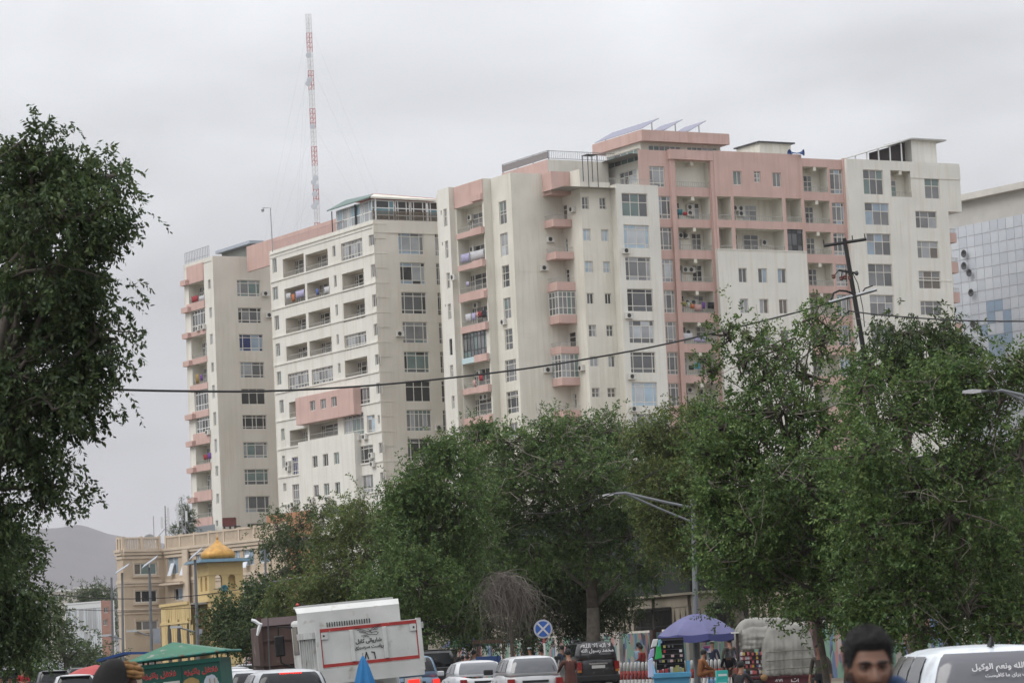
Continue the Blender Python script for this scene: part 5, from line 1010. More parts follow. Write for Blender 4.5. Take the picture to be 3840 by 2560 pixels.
for (x, y) in [(100, 363), (107, 522), (97, 547), (125, 825), (145, 1165), (133, 1192), (150, 1220), (140, 1268), (152, 1325), (135, 1350)]:
    p = zat(24, x, y, 349.3); d = MB(); d.lathe([(.0, -.08), (.3, 0), (.33, .12), (.0, .14)], 10); d.xf(T(p.x-mb_.x, -.65, p.z-zb0) @ Matrix.Rotation(math.radians(90), 4, 'X')); d.obj('antenna_dish', M('dish_grey', (.5, .53, .57), .5), t)
g = MB()
for a in (.3, 2.4, 4.5):
    for f in (.3, .55, .8, .97): g.tube([(dx*f, 0, Hm*f), (math.cos(a)*9*(.7+.4*f), math.sin(a)*9, .4)], .006, 3)
g.obj('guy_wire', STEEL, t)
# camera pole on the roof
p0 = zat(1, 830, 430, 340); p1 = zat(1, 815, 178, 340); t = thing('camera_pole', 'thin roof pole with a small bent camera arm left of the mast', 'pole', (p0.x, p0.y, ZA-.8))
q = MB(); h = p1.z-ZA+.8; q.tube([(0, 0, 0), (p1.x-p0.x, 0, h), (p1.x-p0.x-.85, 0, h+.02)], .06, 5); q.obj('pole', STEEL, t); q = MB(); q.lathe([(.14, -.35), (.18, -.1), (.1, 0)], 8, (p1.x-p0.x-.85, 0, h-.05)); q.obj('camera', STEEL, t)
# steel power pole
POLE = M('pole_dark_steel', (.022, .021, .022), .7, var=.3, vs=2); PORC = M('porcelain_brown', (.11, .04, .03), .4)
YP = 84; top = zat(11, 122, 818, YP); mid = zat(21, 700, 410, YP); dxp = (top.x-mid.x)/(top.z-mid.z); base = Vector((top.x-dxp*top.z, YP, 0))
t = thing('power_pole', 'leaning dark steel power pole with crossarms in front of the white tower', 'pole', base)
loc = lambda p: tuple(Vector(p)-base)
q = MB(); q.tube([(0, 0, 0), loc(top)], [.11, .055], 8); q.obj('pole', POLE, t)
def bar(name, pts, r, m=POLE, n=5): b_ = MB(); b_.tube([loc(p) for p in pts], r, n); return b_.obj(name, m, t)
bar('crossarm', [zat(9, 1395, 1345, YP), zat(9, 1850, 1275, YP)], .045)
for x, y in [(1400, 1345), (1525, 1325), (1705, 1300), (1838, 1280)]: bar('insulator_pin', [zat(9, x, y, YP), zat(9, x-8, y-65, YP)], .016)
bar('crossarm', [zat(10, 1425, 165, YP), zat(10, 1600, 195, YP)], .03)
for x, y, x2, y2 in [(1425, 165, 1375, 225), (1460, 175, 1450, 245), (1510, 185, 1487, 235), (1540, 190, 1535, 240)]:
    bar('insulator_hook', [zat(10, x, y, YP), zat(10, x2, y2, YP)], .014)
    i_ = MB(); p = zat(10, x2, y2, YP); i_.lathe([(.03, -.06), (.06, -.03), (.05, 0), (.065, .03), (.03, .06)], 8, loc(p)); i_.obj('insulator', PORC, t)
i_ = MB(); i_.lathe([(.03, -.06), (.06, 0), (.03, .06)], 8, loc(zat(10, 1600, 195, YP))); i_.obj('insulator', DKSTEEL, t)
bar('crossarm', [zat(10, 1330, 480, YP), zat(10, 1580, 415, YP), zat(11, 345, 1172, YP)], .05, STEEL)
bar('jumper_cable', [zat(10, 1290, 555, YP), zat(10, 1345, 470, YP), zat(10, 1375, 390, YP), zat(10, 1430, 365, YP), zat(10, 1500, 370, YP), zat(10, 1575, 400, YP)], .03, BLACK)
bar('hanging_strap', [zat(10, 1520, 400, YP), zat(10, 1530, 560, YP)], .03, STEEL); bar('loose_wire', [zat(11, 180, 1060, YP), zat(11, 215, 1130, YP), zat(11, 250, 1300, YP), zat(11, 262, 1430, YP)], .012, BLACK); bar('fuse_switch', [zat(11, 235, 1210, YP), zat(11, 265, 1165, YP), zat(11, 320, 1145, YP)], .02)
# cables
CABLE = M('cable_black', (.015, .015, .016), .7)
def cable(label, pts, r, group='overhead cables'):
    pp_ = [Vector(p) for p in pts]
    # smooth
    out_ = []
    for i in range(len(pp_)-1):
        a, b_, c, d = pp_[max(i-1, 0)], pp_[i], pp_[i+1], pp_[min(i+2, len(pp_)-1)]
        for k in range(6):
            u = k/6; out_.append(.5*((2*b_)+(-a+c)*u+(2*a-5*b_+4*c-d)*u*u+(-a+3*b_-3*c+d)*u**3))
    out_.append(pp_[-1]); m = MB(); m.tube(out_, r, 6); o = m.obj('cable', CABLE); return tag(o, label, 'cable', group)
Yc = lambda x: 55+(84-55)*max(-.2, (x/2352-.05)/.78)
cable('thick black cable sagging across the picture from the left tree to the power pole', [P2(x, y, Yc(x)) for x, y in [(-90, 868), (80, 886), (240, 893.5), (430, 898), (640, 897), (900, 881), (1180, 850), (1400, 815), (1560, 783), (1800, 725), (1958, 681)]], .024)
cable('cable dropping from the power pole into the tree on the left', [zat(10, 1290, 555, YP), zat(10, 1150, 700, 82), zat(10, 960, 930, 80), zat(10, 770, 1130, 78), zat(10, 500, 1390, 74)], .022)
cable('second cable dropping from the strap below the crossarm into the trees', [zat(10, 1530, 560, YP), zat(10, 1240, 860, 82), zat(10, 1000, 1100, 80), zat(10, 780, 1290, 78), zat(10, 450, 1568, 74)], .022)
cable('grey cable running from the power pole to the right edge', [zat(10, 1530, 565, YP), zat(11, 420, 1352, 82), zat(11, 900, 1385, 78), zat(11, 1365, 1392, 74), zat(11, 1600, 1392, 72)], .02)
cable('thin pair cable through the spreading tree toward the street lamp', [zat(20, 480, 665, 99), zat(20, 700, 655, 98.5), zat(20, 950, 572, 98), zat(20, 1130, 495, 98), zat(20, 1310, 395, 97)], .014)
cable('thin cable in front of the mosque', [zat(12, -200, 800, 150), zat(12, 400, 833, 152), zat(12, 900, 868, 155), zat(12, 1400, 860, 158), zat(12, 1800, 820, 160), zat(12, 2200, 755, 162)], .022)
cable('lower thin cable in front of the mosque', [zat(12, 500, 955, 150), zat(12, 1000, 968, 155), zat(12, 1500, 950, 158), zat(12, 1800, 935, 160)], .014)
# street lamps
LAMPG = M('lamp_post_grey', (.15, .16, .17), .5, var=.2); LAMPW = M('lamp_head', (.42, .43, .44), .4)
def street_lamp(label, base_px, topz_px, Y, arm, head, r=.085, ball=True, arm2=None):
    tp = at(topz_px[0], topz_px[1], Y); lean = at(base_px[0], base_px[1], Y); t = thing('street_lamp', label, 'street lamp', (lean.x, Y, 0), 0, 'street lamps'); b0 = Vector((lean.x, Y, 0)); L0 = lambda p: tuple(Vector(p)-b0)
    m = MB(); m.tube([(0, 0, 0), L0(tp)], [r, r*.6], 8); m.obj('post', LAMPG, t)
    if ball: m = MB(); m.lathe([(.01, -.09), (.08, -.05), (.09, 0), (.07, .06), (.01, .09)], 8, L0(tp)); m.obj('finial', LAMPG, t, smooth=True)
    m = MB(); m.tube([L0(p) for p in arm], r*.45, 6); m.obj('arm', LAMPG, t)
    if arm2: m = MB(); m.tube([L0(p) for p in arm2], r*.35, 6); m.obj('brace', LAMPG, t)
    a, b_ = Vector(L0(head[0])), Vector(L0(head[1])); d = (b_-a).normalized(); m = MB(); m.loft([[tuple(p+Vector((0, .07*s, 0))+Vector((0, 0, h*s2))) for s, s2 in ((-1, -1), (1, -1), (1, 1), (-1, 1))] for p, s, h in ((a, 1, .025), (a+(b_-a)*.5, 1.2, .04), (b_, 1, .025))]); m.obj('lamp_head', LAMPW, t)
    return t
Z20 = lambda x, y, Y=100: zat(20, x, y, Y)
street_lamp('street lamp with long curved arm standing behind the purple umbrella', zz(20, 1525, 1900), zz(20, 1487, 597), 100, [Z20(1480, 630), Z20(1330, 600), Z20(1200, 570), Z20(1090, 545), Z20(1015, 550)], (Z20(955, 560), Z20(1020, 552)), r=.11, arm2=[Z20(1470, 710), Z20(1300, 640), Z20(1100, 552)])
street_lamp('street lamp post partly hidden by the spreading tree near the no stopping sign', zz(20, 815, 1800), zz(20, 765, 830), 140, [Z20(766, 850, 140), Z20(700, 815, 140), Z20(560, 790, 140)], (Z20(500, 792, 140), Z20(560, 788, 140)), r=.11, ball=False)
Zr = lambda x, y: zat(21, x, y, 57)
street_lamp('street lamp head reaching in from the right edge in front of the trees', (3960, 2400), zz(21, 1480, 560), 57, [Zr(1475, 590), Zr(1400, 455), Zr(1330, 425), Zr(1250, 407), Zr(1160, 412)], (Zr(1087, 414), Zr(1162, 410)), r=.08, arm2=[Zr(1478, 640), Zr(1344, 450), Zr(1260, 410)])
Zq = lambda x, y: zat(23, x, y, 150)
street_lamp('thin street lamp left of the brown truck under the airy tree', zz(23, 105, 1500), zz(23, 85, 800), 150, [Zq(86, 1050), Zq(250, 1020), Zq(400, 1005), Zq(500, 1015)], (Zq(360, 1046), Zq(430, 1042)), r=.08, ball=False, arm2=[Zq(430, 1042), Zq(505, 1020)])
# solar lamp posts at the left
SOLP = M('solar_panel_pale', (.30, .32, .36), .35)
def solar_lamp(label, bx, tx, ty, Y, panel, arm=None, sign=None):
    tp = zat(17, tx, ty, Y); bs = zat(17, bx, 1500, Y); dxx = (tp.x-bs.x)/(tp.z-bs.z); b0 = Vector((tp.x-dxx*tp.z, Y, 0)); t = thing('solar_lamp_post', label, 'lamp post', b0, 0, 'solar lamp posts on the left'); m = MB(); m.tube([(0, 0, 0), tuple(tp-b0)], [.1, .07], 7); m.obj('post', LAMPG, t)
    if panel:
        (x0, y0), (x1, y1) = panel; a, c = zat(17, x0, y0, Y)-b0, zat(17, x1, y1, Y)-b0
        m = MB(); e = Vector((.05, .0, .12)); q = [a-Vector((0, .5, 0)), c-Vector((0, .5, 0))+Vector((0, 0, .15)), c+Vector((0, .6, .35)), a+Vector((0, .6, .2))]; m.hexa([tuple(p) for p in q], [tuple(p+Vector((0, 0, .05))) for p in q]); m.obj('solar_panel', SOLP, t)
    if arm:
        m = MB(); m.tube([tuple(zat(17, x, y, Y)-b0) for x, y in arm], .04, 5); m.obj('arm', LAMPG, t); p = zat(17, *arm[-1], Y)-b0; MB().box(p.x-.45, p.x+.15, p.y-.12, p.y+.12, p.z-.02, p.z+.1).obj('lamp_head', LAMPW, t)
    if sign:
        a = zat(17, sign[0], sign[1], Y-.3)-b0; c = zat(17, sign[2], sign[3], Y-.3)-b0; MB().box(a.x, c.x, -.36, -.32, c.z, a.z).obj('battery_box', M('sign_back_grey', (.26, .28, .31), .6, var=.2), t)
solar_lamp('solar lamp post with tilted panel before the stone building, beside a grey sign back', 440, 420, 722, 175, ((355, 738), (492, 668)), [(436, 1392), (370, 1375), (300, 1352), (275, 1350)], (455, 1322, 530, 1465))
solar_lamp('solar lamp post with tilted panel at the left corner of the stone building', 160, 152, 775, 195, ((88, 797), (215, 738)), [(158, 1425), (80, 1405), (20, 1392)])
solar_lamp('leftmost bare lamp post before the hazy trees', 60, 47, 820, 205, None, [(55, 1400), (20, 1395)], (75, 1385, 105, 1440))
solar_lamp('solar lamp post standing against the mosque tower', 893, 866, 645, 160, ((815, 662), (930, 592)), [(885, 1362), (800, 1335), (720, 1315), (710, 1312)], (905, 1325, 940, 1390))
# no stopping sign
YS = 100; c_ = zat(14, 1283, 460, YS); bs = zat(14, 1330, 1000, YS); t = thing('traffic_sign', 'round blue no stopping sign with pale cross on a red and white pole', 'sign', (bs.x, YS, 0)); b0 = Vector((bs.x, YS, 0)); r_ = 103/2.94*YS/FPX
cl = c_-b0; top_ = cl+Vector((0, .03, r_*.6)); k0 = Vector((0, .03, 0))
cuts = [(0, .35), (.35, .58), (.58, .74), (.74, .86), (.86, 1.0)]
for i, (a, b_) in enumerate(cuts): m = MB(); m.tube([tuple(k0.lerp(top_, a)), tuple(k0.lerp(top_, b_))], .032, 8); m.obj('pole_band', M('sign_pole_red', (.33, .05, .04), .6) if i % 2 == 1 else M('sign_pole_white', (.5, .5, .5), .6), t)
def disc(nm, r, y, m_, n=40): d = MB(); d.lathe([(r, 0), (r, .008)], n); d.xf(T(cl.x, y, cl.z) @ Matrix.Rotation(math.radians(90), 4, 'X') @ T(0, 0, 0)); return d.obj(nm, m_, t)
disc('rim', r_, -.005, M('sign_rim_grey', (.36, .37, .42), .6, var=.15, vs=8)); disc('face', r_*.82, -.016, M('sign_blue', (.025, .09, .32), .5, var=.15, vs=6))
for a in (45, -45):
    d = MB(); d.box(-r_*.82, r_*.82, -.005, .005, -.028, .028); d.xf(T(cl.x, -.027-(.004 if a > 0 else 0), cl.z) @ Matrix.Rotation(math.radians(a+2.5), 4, 'Y')); d.obj('cross_bar', M('sign_cross', (.42, .42, .44), .6), t)
# ================================================================ vehicles
CARGLASS = M('car_glass', (.012, .014, .016), .12, spec=.35); CGL2 = M('car_glass_pale', (.07, .075, .085), .05, spec=.8); TYRE = RUBBER; RIM = M('rim', (.30, .30, .31), .4, metal=.7); CHROME = M('chrome', (.5, .5, .5), .2, metal=.9)
REDLIT = M('brake_light_lit', (.5, .02, .01), .4, emit=(1, .025, .02, 1.3)); REDL = M('tail_light', (.22, .015, .012), .25); ORL = M('indicator', (.42, .13, .02), .3); TRIM = M('black_trim', (.015, .015, .016), .6); PLATE = M('number_plate', (.5, .5, .48), .5)
def paint(name, c, dusty=.25): return M(name, c, .34, var=dusty, vs=1.2, spec=.5, coat=.3, dirt=tuple(q*.6+.07 for q in c)+(3.5, .58))
def outline(hw, yr, yf, n, bow_r=.10, bow_s=.04, bow_f=.25, p=7):
    pts = []      # counter-clockwise from the rear centre
    cx, cy = 0, (yr+yf)/2; hy = (yf-yr)/2
    for i in range(n):
        a = -math.pi/2+2*math.pi*i/n; c, s = math.cos(a), math.sin(a); x = abs(c)**(2/p)*(1 if c >= 0 else -1); y = abs(s)**(2/p)*(1 if s >= 0 else -1)
        b_ = (bow_f if y > 0 else bow_r); pts.append((hw*x*(1-bow_s*abs(y)**2), cy+hy*y-(b_*abs(x)**2)*abs(y)**3*(1 if y > 0 else -1)))
    return pts
def car(name, label, loc, rz, col, L=4.3, W=1.7, Hh=1.45, kind='wagon', group='vehicles in the street', lit=False, rails=False, glass=None, belt=None, spare=False, roll=0., opts=()):
    t = thing(name, label, 'car', loc, rz, group, ry=roll); hw = W/2; bz = belt or Hh*.62; G = glass or CARGLASS; n = 40
    hood = {'wagon': 1.05, 'sedan': 1.1, 'suv': 1.05, 'van': .35, 'pickup': 1.2}[kind]; trunk = {'wagon': .0, 'sedan': .85, 'suv': .0, 'van': .0, 'pickup': 1.5}[kind]
    mb = MB(); rings = []
    def zb(y, base): # belt line falls over the hood and the boot
        d = 0
        if y > L-hood: d = (.10+.20*((y-(L-hood))/hood)**2)*(Hh/1.45)
        if trunk and y < trunk: d = max(d, .08 if kind == 'sedan' else .0)
        return base-d
    for z, s, f in [(.20, .90, .10), (.30, .97, .02), (.52, 1.0, .0), (.72*bz/.9, .995, .0), (bz-.07, .97, .03), (bz, .925, .06)]:
        o = outline(hw*s, f, L-f, n); rings.append([(x, y, z if z < bz-.2 else zb(y, z)) for x, y in o])
    mb.loft(rings); body = mb.obj('body', col, t, smooth=True)
    # greenhouse
    y0b, y1b = trunk+.04, L-hood*.92; rk = {'wagon': .30, 'sedan': .62, 'suv': .26, 'van': .18, 'pickup': .15}[kind]; y0r, y1r = trunk+rk, L-hood-{'van': .55}.get(kind, .72)
    ob = outline(hw*.925, y0b, y1b, n, .08, .03, .2, 8); orf = outline(hw*.70, y0r, y1r, n, .06, .04, .12, 6); zr = Hh-.07
    def gp(i, v, off=0.):
        a, b_ = ob[i % n], orf[i % n]; k = v**1.15; x = a[0]+(b_[0]-a[0])*k; y = a[1]+(b_[1]-a[1])*v; z = bz-.03+(zr-bz+.03)*math.sin(v*math.pi/2)**.92
        c = Vector((x, y-(y0b+y1b)/2, .0)); c = c.normalized()*off if c.length > 0 else c; return (x+c.x, y+c.y, z+off*.25)
    mb = MB(); vs = [0, .2, .4, .6, .8, .93, 1.0]; rg = [[gp(i, v) for i in range(n)] for v in vs]
    cx, cy = 0, (y0r+y1r)/2
    for s, dz in ((.9, .028), (.7, .05), (.4, .064), (.1, .07)): rg.append([(orf[i][0]*s, cy+(orf[i][1]-cy)*s, zr+dz) for i in range(n)])
    mb.loft(rg); mb.obj('roof', col, t, smooth=True)
    def patch(nm, i0, i1, v0, v1, m, off=.008):
        q = MB(); vv = [v0+(v1-v0)*k/4 for k in range(5)]; g = [q.pt(*[gp(i, v, off) for i in range(i0, i1+1)]) for v in vv]
        for a, b_ in zip(g, g[1:]):
            for k in range(len(a)-1): q.f.append([a[k], a[k+1], b_[k+1], b_[k]]); q.m.append(0)
        return q.obj(nm, m, t, smooth=True)
    # angular ranges: rear is index 0 +- 4, sides around 10 and 30, front around 20
    patch('rear_window', -4, 4, .10 if kind != 'suv' else .16, .92, G); patch('windshield', 16, 24, .12, .92, CARGLASS)
    def side(sgn):
        cut = [(.16, .40), (.43, .64), (.67, .86)] if kind in ('wagon', 'suv', 'van') else [(.18, .48), (.52, .86)]
        for a, c in cut:
            q = MB(); pts = []
            for v in (.14, .45, .8):
                row = []
                for k in range(5):
                    f = a+(c-a)*k/4; hb = hw*.925+(hw*.70-hw*.925)*(v**1.15); y = (y0b+(y0r-y0b)*v)+((y1b+(y1r-y1b)*v)-(y0b+(y0r-y0b)*v))*f; z = bz-.03+(zr-bz+.03)*math.sin(v*math.pi/2)**.92; yy = 2*f-1
                    row.append((sgn*(hb*(1-.035*abs(yy)**2)+.012), y, z))
                pts.append(row)
            g = [q.pt(*r) for r in pts]
            for A, B_ in zip(g, g[1:]):
                for k in range(4): q.f.append([A[k], A[k+1], B_[k+1], B_[k]] if sgn > 0 else [A[k+1], A[k], B_[k], B_[k+1]]); q.m.append(0)
            q.obj('side_window', CARGLASS, t, smooth=True)
    side(1); side(-1)
    for s in (-1, 1):
        x = s*hw*.80; wz = bz-.10; lt = MB(); lt.hexa([(x-.10, -.012, wz-.30), (x+.10, .03, wz-.30), (x+.09, .2, wz-.30), (x-.10, .2, wz-.30)] if s > 0 else [(x-.10, .03, wz-.30), (x+.10, -.012, wz-.30), (x+.10, .2, wz-.30), (x-.09, .2, wz-.30)], [(x-.10, .0, wz), (x+.085, .045, wz), (x+.08, .2, wz), (x-.10, .2, wz)] if s > 0 else [(x-.085, .045, wz), (x+.10, .0, wz), (x+.10, .2, wz), (x-.08, .2, wz)]); lt.obj('tail_light', REDLIT if lit else REDL, t)
        MB().box(x-.07, x+.07, -.02, .1, wz-.40, wz-.31).obj('indicator', ORL, t)
        q = MB(); q.box(s*hw*.93 if s > 0 else -hw-.20, hw+.20 if s > 0 else -hw*.93, L-hood-.25, L-hood-.10, bz+.02, bz+.17); bevel_obj(q.obj('mirror', col if 'bodymirror' in opts else TRIM, t), .03)
        for y in (L*.19, L*.81):
            w_ = MB(); w_.lathe([(.24, -.1), (.31, -.09), (.32, 0), (.31, .09), (.24, .1)], 20); w_.xf(T(s*(hw-.11), y, .32) @ Matrix.Rotation(math.radians(90), 4, 'Y')); wo = w_.obj('wheel', TYRE, t, smooth=True)
            w_ = MB(); w_.lathe([(.04, -.105), (.22, -.08), (.23, 0), (.22, .08), (.04, .105)], 16); w_.xf(T(s*(hw-.11), y, .32) @ Matrix.Rotation(math.radians(90), 4, 'Y')); w_.obj('rim', RIM, wo)
        for y in ((.5, .72) if False else (L*.42, L*.62)): MB().box(s*hw*.985-.02, s*hw*.985+.02, y, y+.18, bz-.17, bz-.13).obj('door_handle', col, t)
    bevel_obj(MB().box(-hw*.97, hw*.97, -.06, .12, .26, .50).obj('rear_bumper', col if 'bodybumper' in opts else TRIM, t), .04)
    MB().box(-.26, .26, -.022, .0, bz-.36, bz-.24).obj('number_plate', PLATE, t); MB().box(-.36, .36, -.03, .02, bz-.21, bz-.15).obj('boot_handle', CHROME if 'chrome' in opts else TRIM, t)
    MB().box(-hw*.5, hw*.5, L-.03, L+.02, .45, .6).obj('grille', TRIM, t)
    for s in (-1, 1): MB().box(s*hw*.75-.16, s*hw*.75+.16, L-.28, L-.03, .58, .72).obj('headlight', PLATE, t)
    if rails:
        for s in (-1, 1): q = MB(); q.tube([(s*hw*.62, y0r+.1, Hh-.05), (s*hw*.62, y0r+.25, Hh+.05), (s*hw*.62, y1r-.3, Hh+.05), (s*hw*.62, y1r-.1, Hh-.05)], .018, 5); q.obj('roof_rail', TRIM, t)
    if 'rack' in opts:
        q = MB(); [q.box(-hw*.75, hw*.75, y0r+.3+k*.45, y0r+.34+k*.45, Hh+.10, Hh+.13) for k in range(4)]; [q.box(s*hw*.75-.02, s*hw*.75+.02, y0r+.2, y0r+1.8, Hh+.1, Hh+.14) for s in (-1, 1)]; [q.box(s*hw*.6-.02, s*hw*.6+.02, y, y+.04, Hh-.06, Hh+.1) for s in (-1, 1) for y in (y0r+.3, y0r+1.65)]; q.obj('roof_rack', TRIM, t)
    if 'brake3' in opts:
        q = MB(); [q.box(-.20+k*.05, -.165+k*.05, y0r-.05, y0r+.05, Hh-.10, Hh-.07) for k in range(9)]; q.obj('high_brake_light', REDLIT, t)
    if 'spoiler' in opts: bevel_obj(MB().box(-hw*.62, hw*.62, y0r-.16, y0r+.14, Hh-.075, Hh-.03).obj('spoiler', col, t), .02)
    if 'fin' in opts: q = MB(); q.hexa([(-.02, y0r+.2, Hh-.02), (.02, y0r+.2, Hh-.02), (.02, y0r+.42, Hh-.02), (-.02, y0r+.42, Hh-.02)], [(-.006, y0r+.18, Hh+.09), (.006, y0r+.18, Hh+.09), (.006, y0r+.25, Hh+.09), (-.006, y0r+.25, Hh+.09)]); q.obj('roof_antenna', TRIM, t)
    if 'aerial' in opts: q = MB(); q.tube([(-hw*.8, y1r, bz), (-hw*.86, y1r-.1, Hh+.1)], .008, 4); q.obj('aerial', TRIM, t)
    if kind == 'pickup':
        pass
    t['k'] = 0; del t['k']
    return t, dict(hw=hw, bz=bz, y0b=y0b, y0r=y0r, zr=zr, H=Hh)
def place(px, Y): p = at(px[0], px[1], Y); return (p.x, Y, 0)
WP = paint('car_white', (.52, .53, .54), .25); SILV = paint('car_silver', (.40, .42, .44)); BLK = paint('car_black', (.014, .014, .016)); DKG = paint('car_dark_grey', (.05, .052, .056)); LBL = paint('car_light_blue', (.16, .26, .38)); GRY = paint('car_grey', (.22, .23, .25))
R_ = math.radians
CT, ci = car('car', 'white estate car seen from behind beside the man in brown', place(zz(14, 1200, 1000), 86), R_(8), WP, 4.2, 1.68, 1.45, 'wagon', opts=('rack_', 'aerial'), belt=.93, glass=CGL2)
car('car', 'white saloon car left of the white estate car', place(zz(14, 660, 1000), 92), R_(10), WP, 4.4, 1.69, 1.37, 'sedan', opts=('bodymirror',), belt=.92, glass=CGL2)
CT2, c2i = car('car', 'black off-roader with white lettering on its rear window', place(zz(14, 1895, 900), 122), R_(9), BLK, 4.7, 1.86, 1.82, 'suv', rails=True, belt=1.12, glass=M('suv_glass', (.05, .045, .05), .1, spec=.6), opts=('chrome',))
car('car', 'silver minivan with a lit high brake light in front of the white truck', place(zz(13, 560, 1160), 62), R_(9), SILV, 4.5, 1.74, 1.46, 'suv', lit=True, opts=('brake3',), belt=.92)
car('car', 'light blue minivan mostly hidden behind the right side of the white truck', place(zz(13, 1905, 1100), 90), R_(8), LBL, 4.4, 1.72, 1.60, 'suv', lit=True, belt=1.0)
CR, cri = car('car', 'white hatchback at the right edge with white lettering on its rear window', place((3760, 2520), 31.5), R_(1.5), paint('car_pearl', (.60, .64, .68), .08), 4.4, 1.75, 1.475, 'wagon', glass=M('hatch_glass', (.10, .10, .115), .12, spec=.6), opts=('fin',), belt=.90)
car('car', 'dark off-roader at the lower left beside the white off-roader', place(zz(19, 970, 800), 138), R_(10), DKG, 4.6, 1.80, 1.64, 'suv', belt=1.0, opts=('spoiler',))
car('car', 'white off-roader with dark brake strip left of the turbaned man', place(zz(19, 1330, 800), 112), R_(9), WP, 4.6, 1.78, 1.46, 'suv', belt=.9, opts=('spoiler',))
car('car', 'black car with roof rack far behind the white off-roader', place(zz(19, 1390, 620), 180), R_(9), BLK, 4.4, 1.75, 1.72, 'suv', rails=True, opts=('rack',), belt=1.1)
car('van', 'white minibus at the lower left corner', place(zz(19, 180, 700), 150), R_(14), WP, 4.8, 1.8, 1.82, 'van', belt=1.1)
car('van', 'cream van behind the person in red', place(zz(19, 610, 700), 172), R_(24), paint('car_cream', (.45, .43, .38)), 4.8, 1.8, 1.85, 'van', belt=1.15)
car('car', 'white car just right of the green food cart', place(zz(12, 1985, 1500), 100), R_(9), WP, 4.3, 1.70, 1.42, 'sedan', belt=.9, glass=CGL2)
car('car', 'pale grey car partly behind the silver minivan', place(zz(12, 2120, 1530), 84), R_(9), SILV, 4.3, 1.70, 1.40, 'wagon', belt=.9)
car('car', 'white car far back between the food cart and the brown truck', place(zz(12, 1950, 1440), 140), R_(9), WP, 4.3, 1.70, 1.43, 'wagon', belt=.9, glass=CGL2, opts=('rack',))
car('car', 'dark car far back behind the white cars', place(zz(12, 2060, 1420), 165), R_(9), GRY, 4.3, 1.70, 1.5, 'suv', belt=.95)
car('car', 'dull red car roof left of the brown truck', place(zz(12, 2160, 1350), 190), R_(9), paint('car_red', (.20, .03, .03)), 4.4, 1.75, 1.95, 'van', belt=1.1)
car('car', 'white car behind the turbaned man near the red parasol', place(zz(19, 1600, 680), 150), R_(9), WP, 4.2, 1.68, 1.44, 'wagon', belt=.9)
# lettering on rear windows
LETW = M('sticker_white', (.60, .60, .60), .6)
def rear_plane(ci_, f, x=0., off=.03):
    # frame on the rear window at height fraction f
    z = ci_['bz']-.03+(ci_['zr']-ci_['bz']+.03)*math.sin(f*math.pi/2)**.92; y = ci_['y0b']+(ci_['y0r']-ci_['y0b'])*f; sl = math.atan2(ci_['y0r']-ci_['y0b'], ci_['zr']-ci_['bz'])
    return T(x, y-off, z) @ Matrix.Rotation(-sl, 4, 'X')
text_mesh('window_lettering', ar('لا اله الا الله'), .25, LETW, CT2, rear_plane(c2i, .60), .003); text_mesh('window_lettering', ar('محمد رسول الله'), .20, LETW, CT2, rear_plane(c2i, .34), .003)
text_mesh('window_lettering', ar('حسبنا الله ونعم الوکیل'), .088, LETW, CR, rear_plane(cri, .50, .10, .05), .001); text_mesh('window_lettering', ar('الله بزرگ برای ما کافیست'), .055, LETW, CR, rear_plane(cri, .36, .12, .05), .0005)
# the black pickup
def pickup(label, loc, rz):
    t = thing('pickup_truck', label, 'pickup', loc, rz, 'vehicles in the street'); hw = .88
    bevel_obj(MB().box(-hw, hw, 0, 1.75, .55, .62).obj('bed_floor', BLK, t), .02)
    for s in (-1, 1): bevel_obj(MB().box(*( (hw-.07, hw) if s > 0 else (-hw, -hw+.07)), .05, 1.75, .6, 1.12).obj('bed_side', BLK, t), .03)
    bevel_obj(MB().box(-hw+.08, hw-.08, .0, .06, .58, 1.12).obj('tailgate', BLK, t), .02)
    for s in (-1, 1): MB().box(*((hw-.14, hw-.01) if s > 0 else (-hw+.01, -hw+.14)), -.03, .05, .72, 1.08).obj('tail_light', REDLIT, t)
    q = MB(); rings = [[(x, y, z) for x, y in outline(hw*s, 1.76+a, 4.9-b_, 32)] for z, s, a, b_ in ((.45, 1, 0, 0), (.9, 1, 0, .02), (1.12, .97, .02, .25))]; q.loft(rings); q.obj('body', BLK, t, smooth=True)
    q = MB(); q.loft([[(x, y, z) for x, y in outline(hw*s, 1.8+a, 3.9-b_, 32)] for z, s, a, b_ in ((1.1, .95, 0, 0), (1.45, .86, .1, .3), (1.70, .74, .16, .65), (1.76, .5, .4, .9))]); q.obj('cab', BLK, t, smooth=True)
    MB().hexa([(-.6, 1.86, 1.22), (.6, 1.86, 1.22), (.6, 1.9, 1.22), (-.6, 1.9, 1.22)], [(-.52, 1.93, 1.62), (.52, 1.93, 1.62), (.52, 1.97, 1.62), (-.52, 1.97, 1.62)]).obj('rear_window', CARGLASS, t)
    q = MB(); q.tube([(-.75, 1.65, 1.1), (-.7, 1.65, 1.72), (.7, 1.65, 1.72), (.75, 1.65, 1.1)], .035, 6); q.obj('roll_bar', TRIM, t); bevel_obj(MB().box(-hw, hw, -.12, .0, .42, .56).obj('rear_bumper', CHROME, t), .02)
    for s in (-1, 1):
        for y in (.9, 4.1):
            w_ = MB(); w_.lathe([(.26, -.12), (.36, -.1), (.37, 0), (.36, .1), (.26, .12)], 18); w_.xf(T(s*(hw-.1), y, .37) @ Matrix.Rotation(math.radians(90), 4, 'Y')); w_.obj('wheel', TYRE, t, smooth=True)
pickup('black pickup truck with lit tail lights right of the white truck', place(zz(14, 165, 950), 112), R_(8))
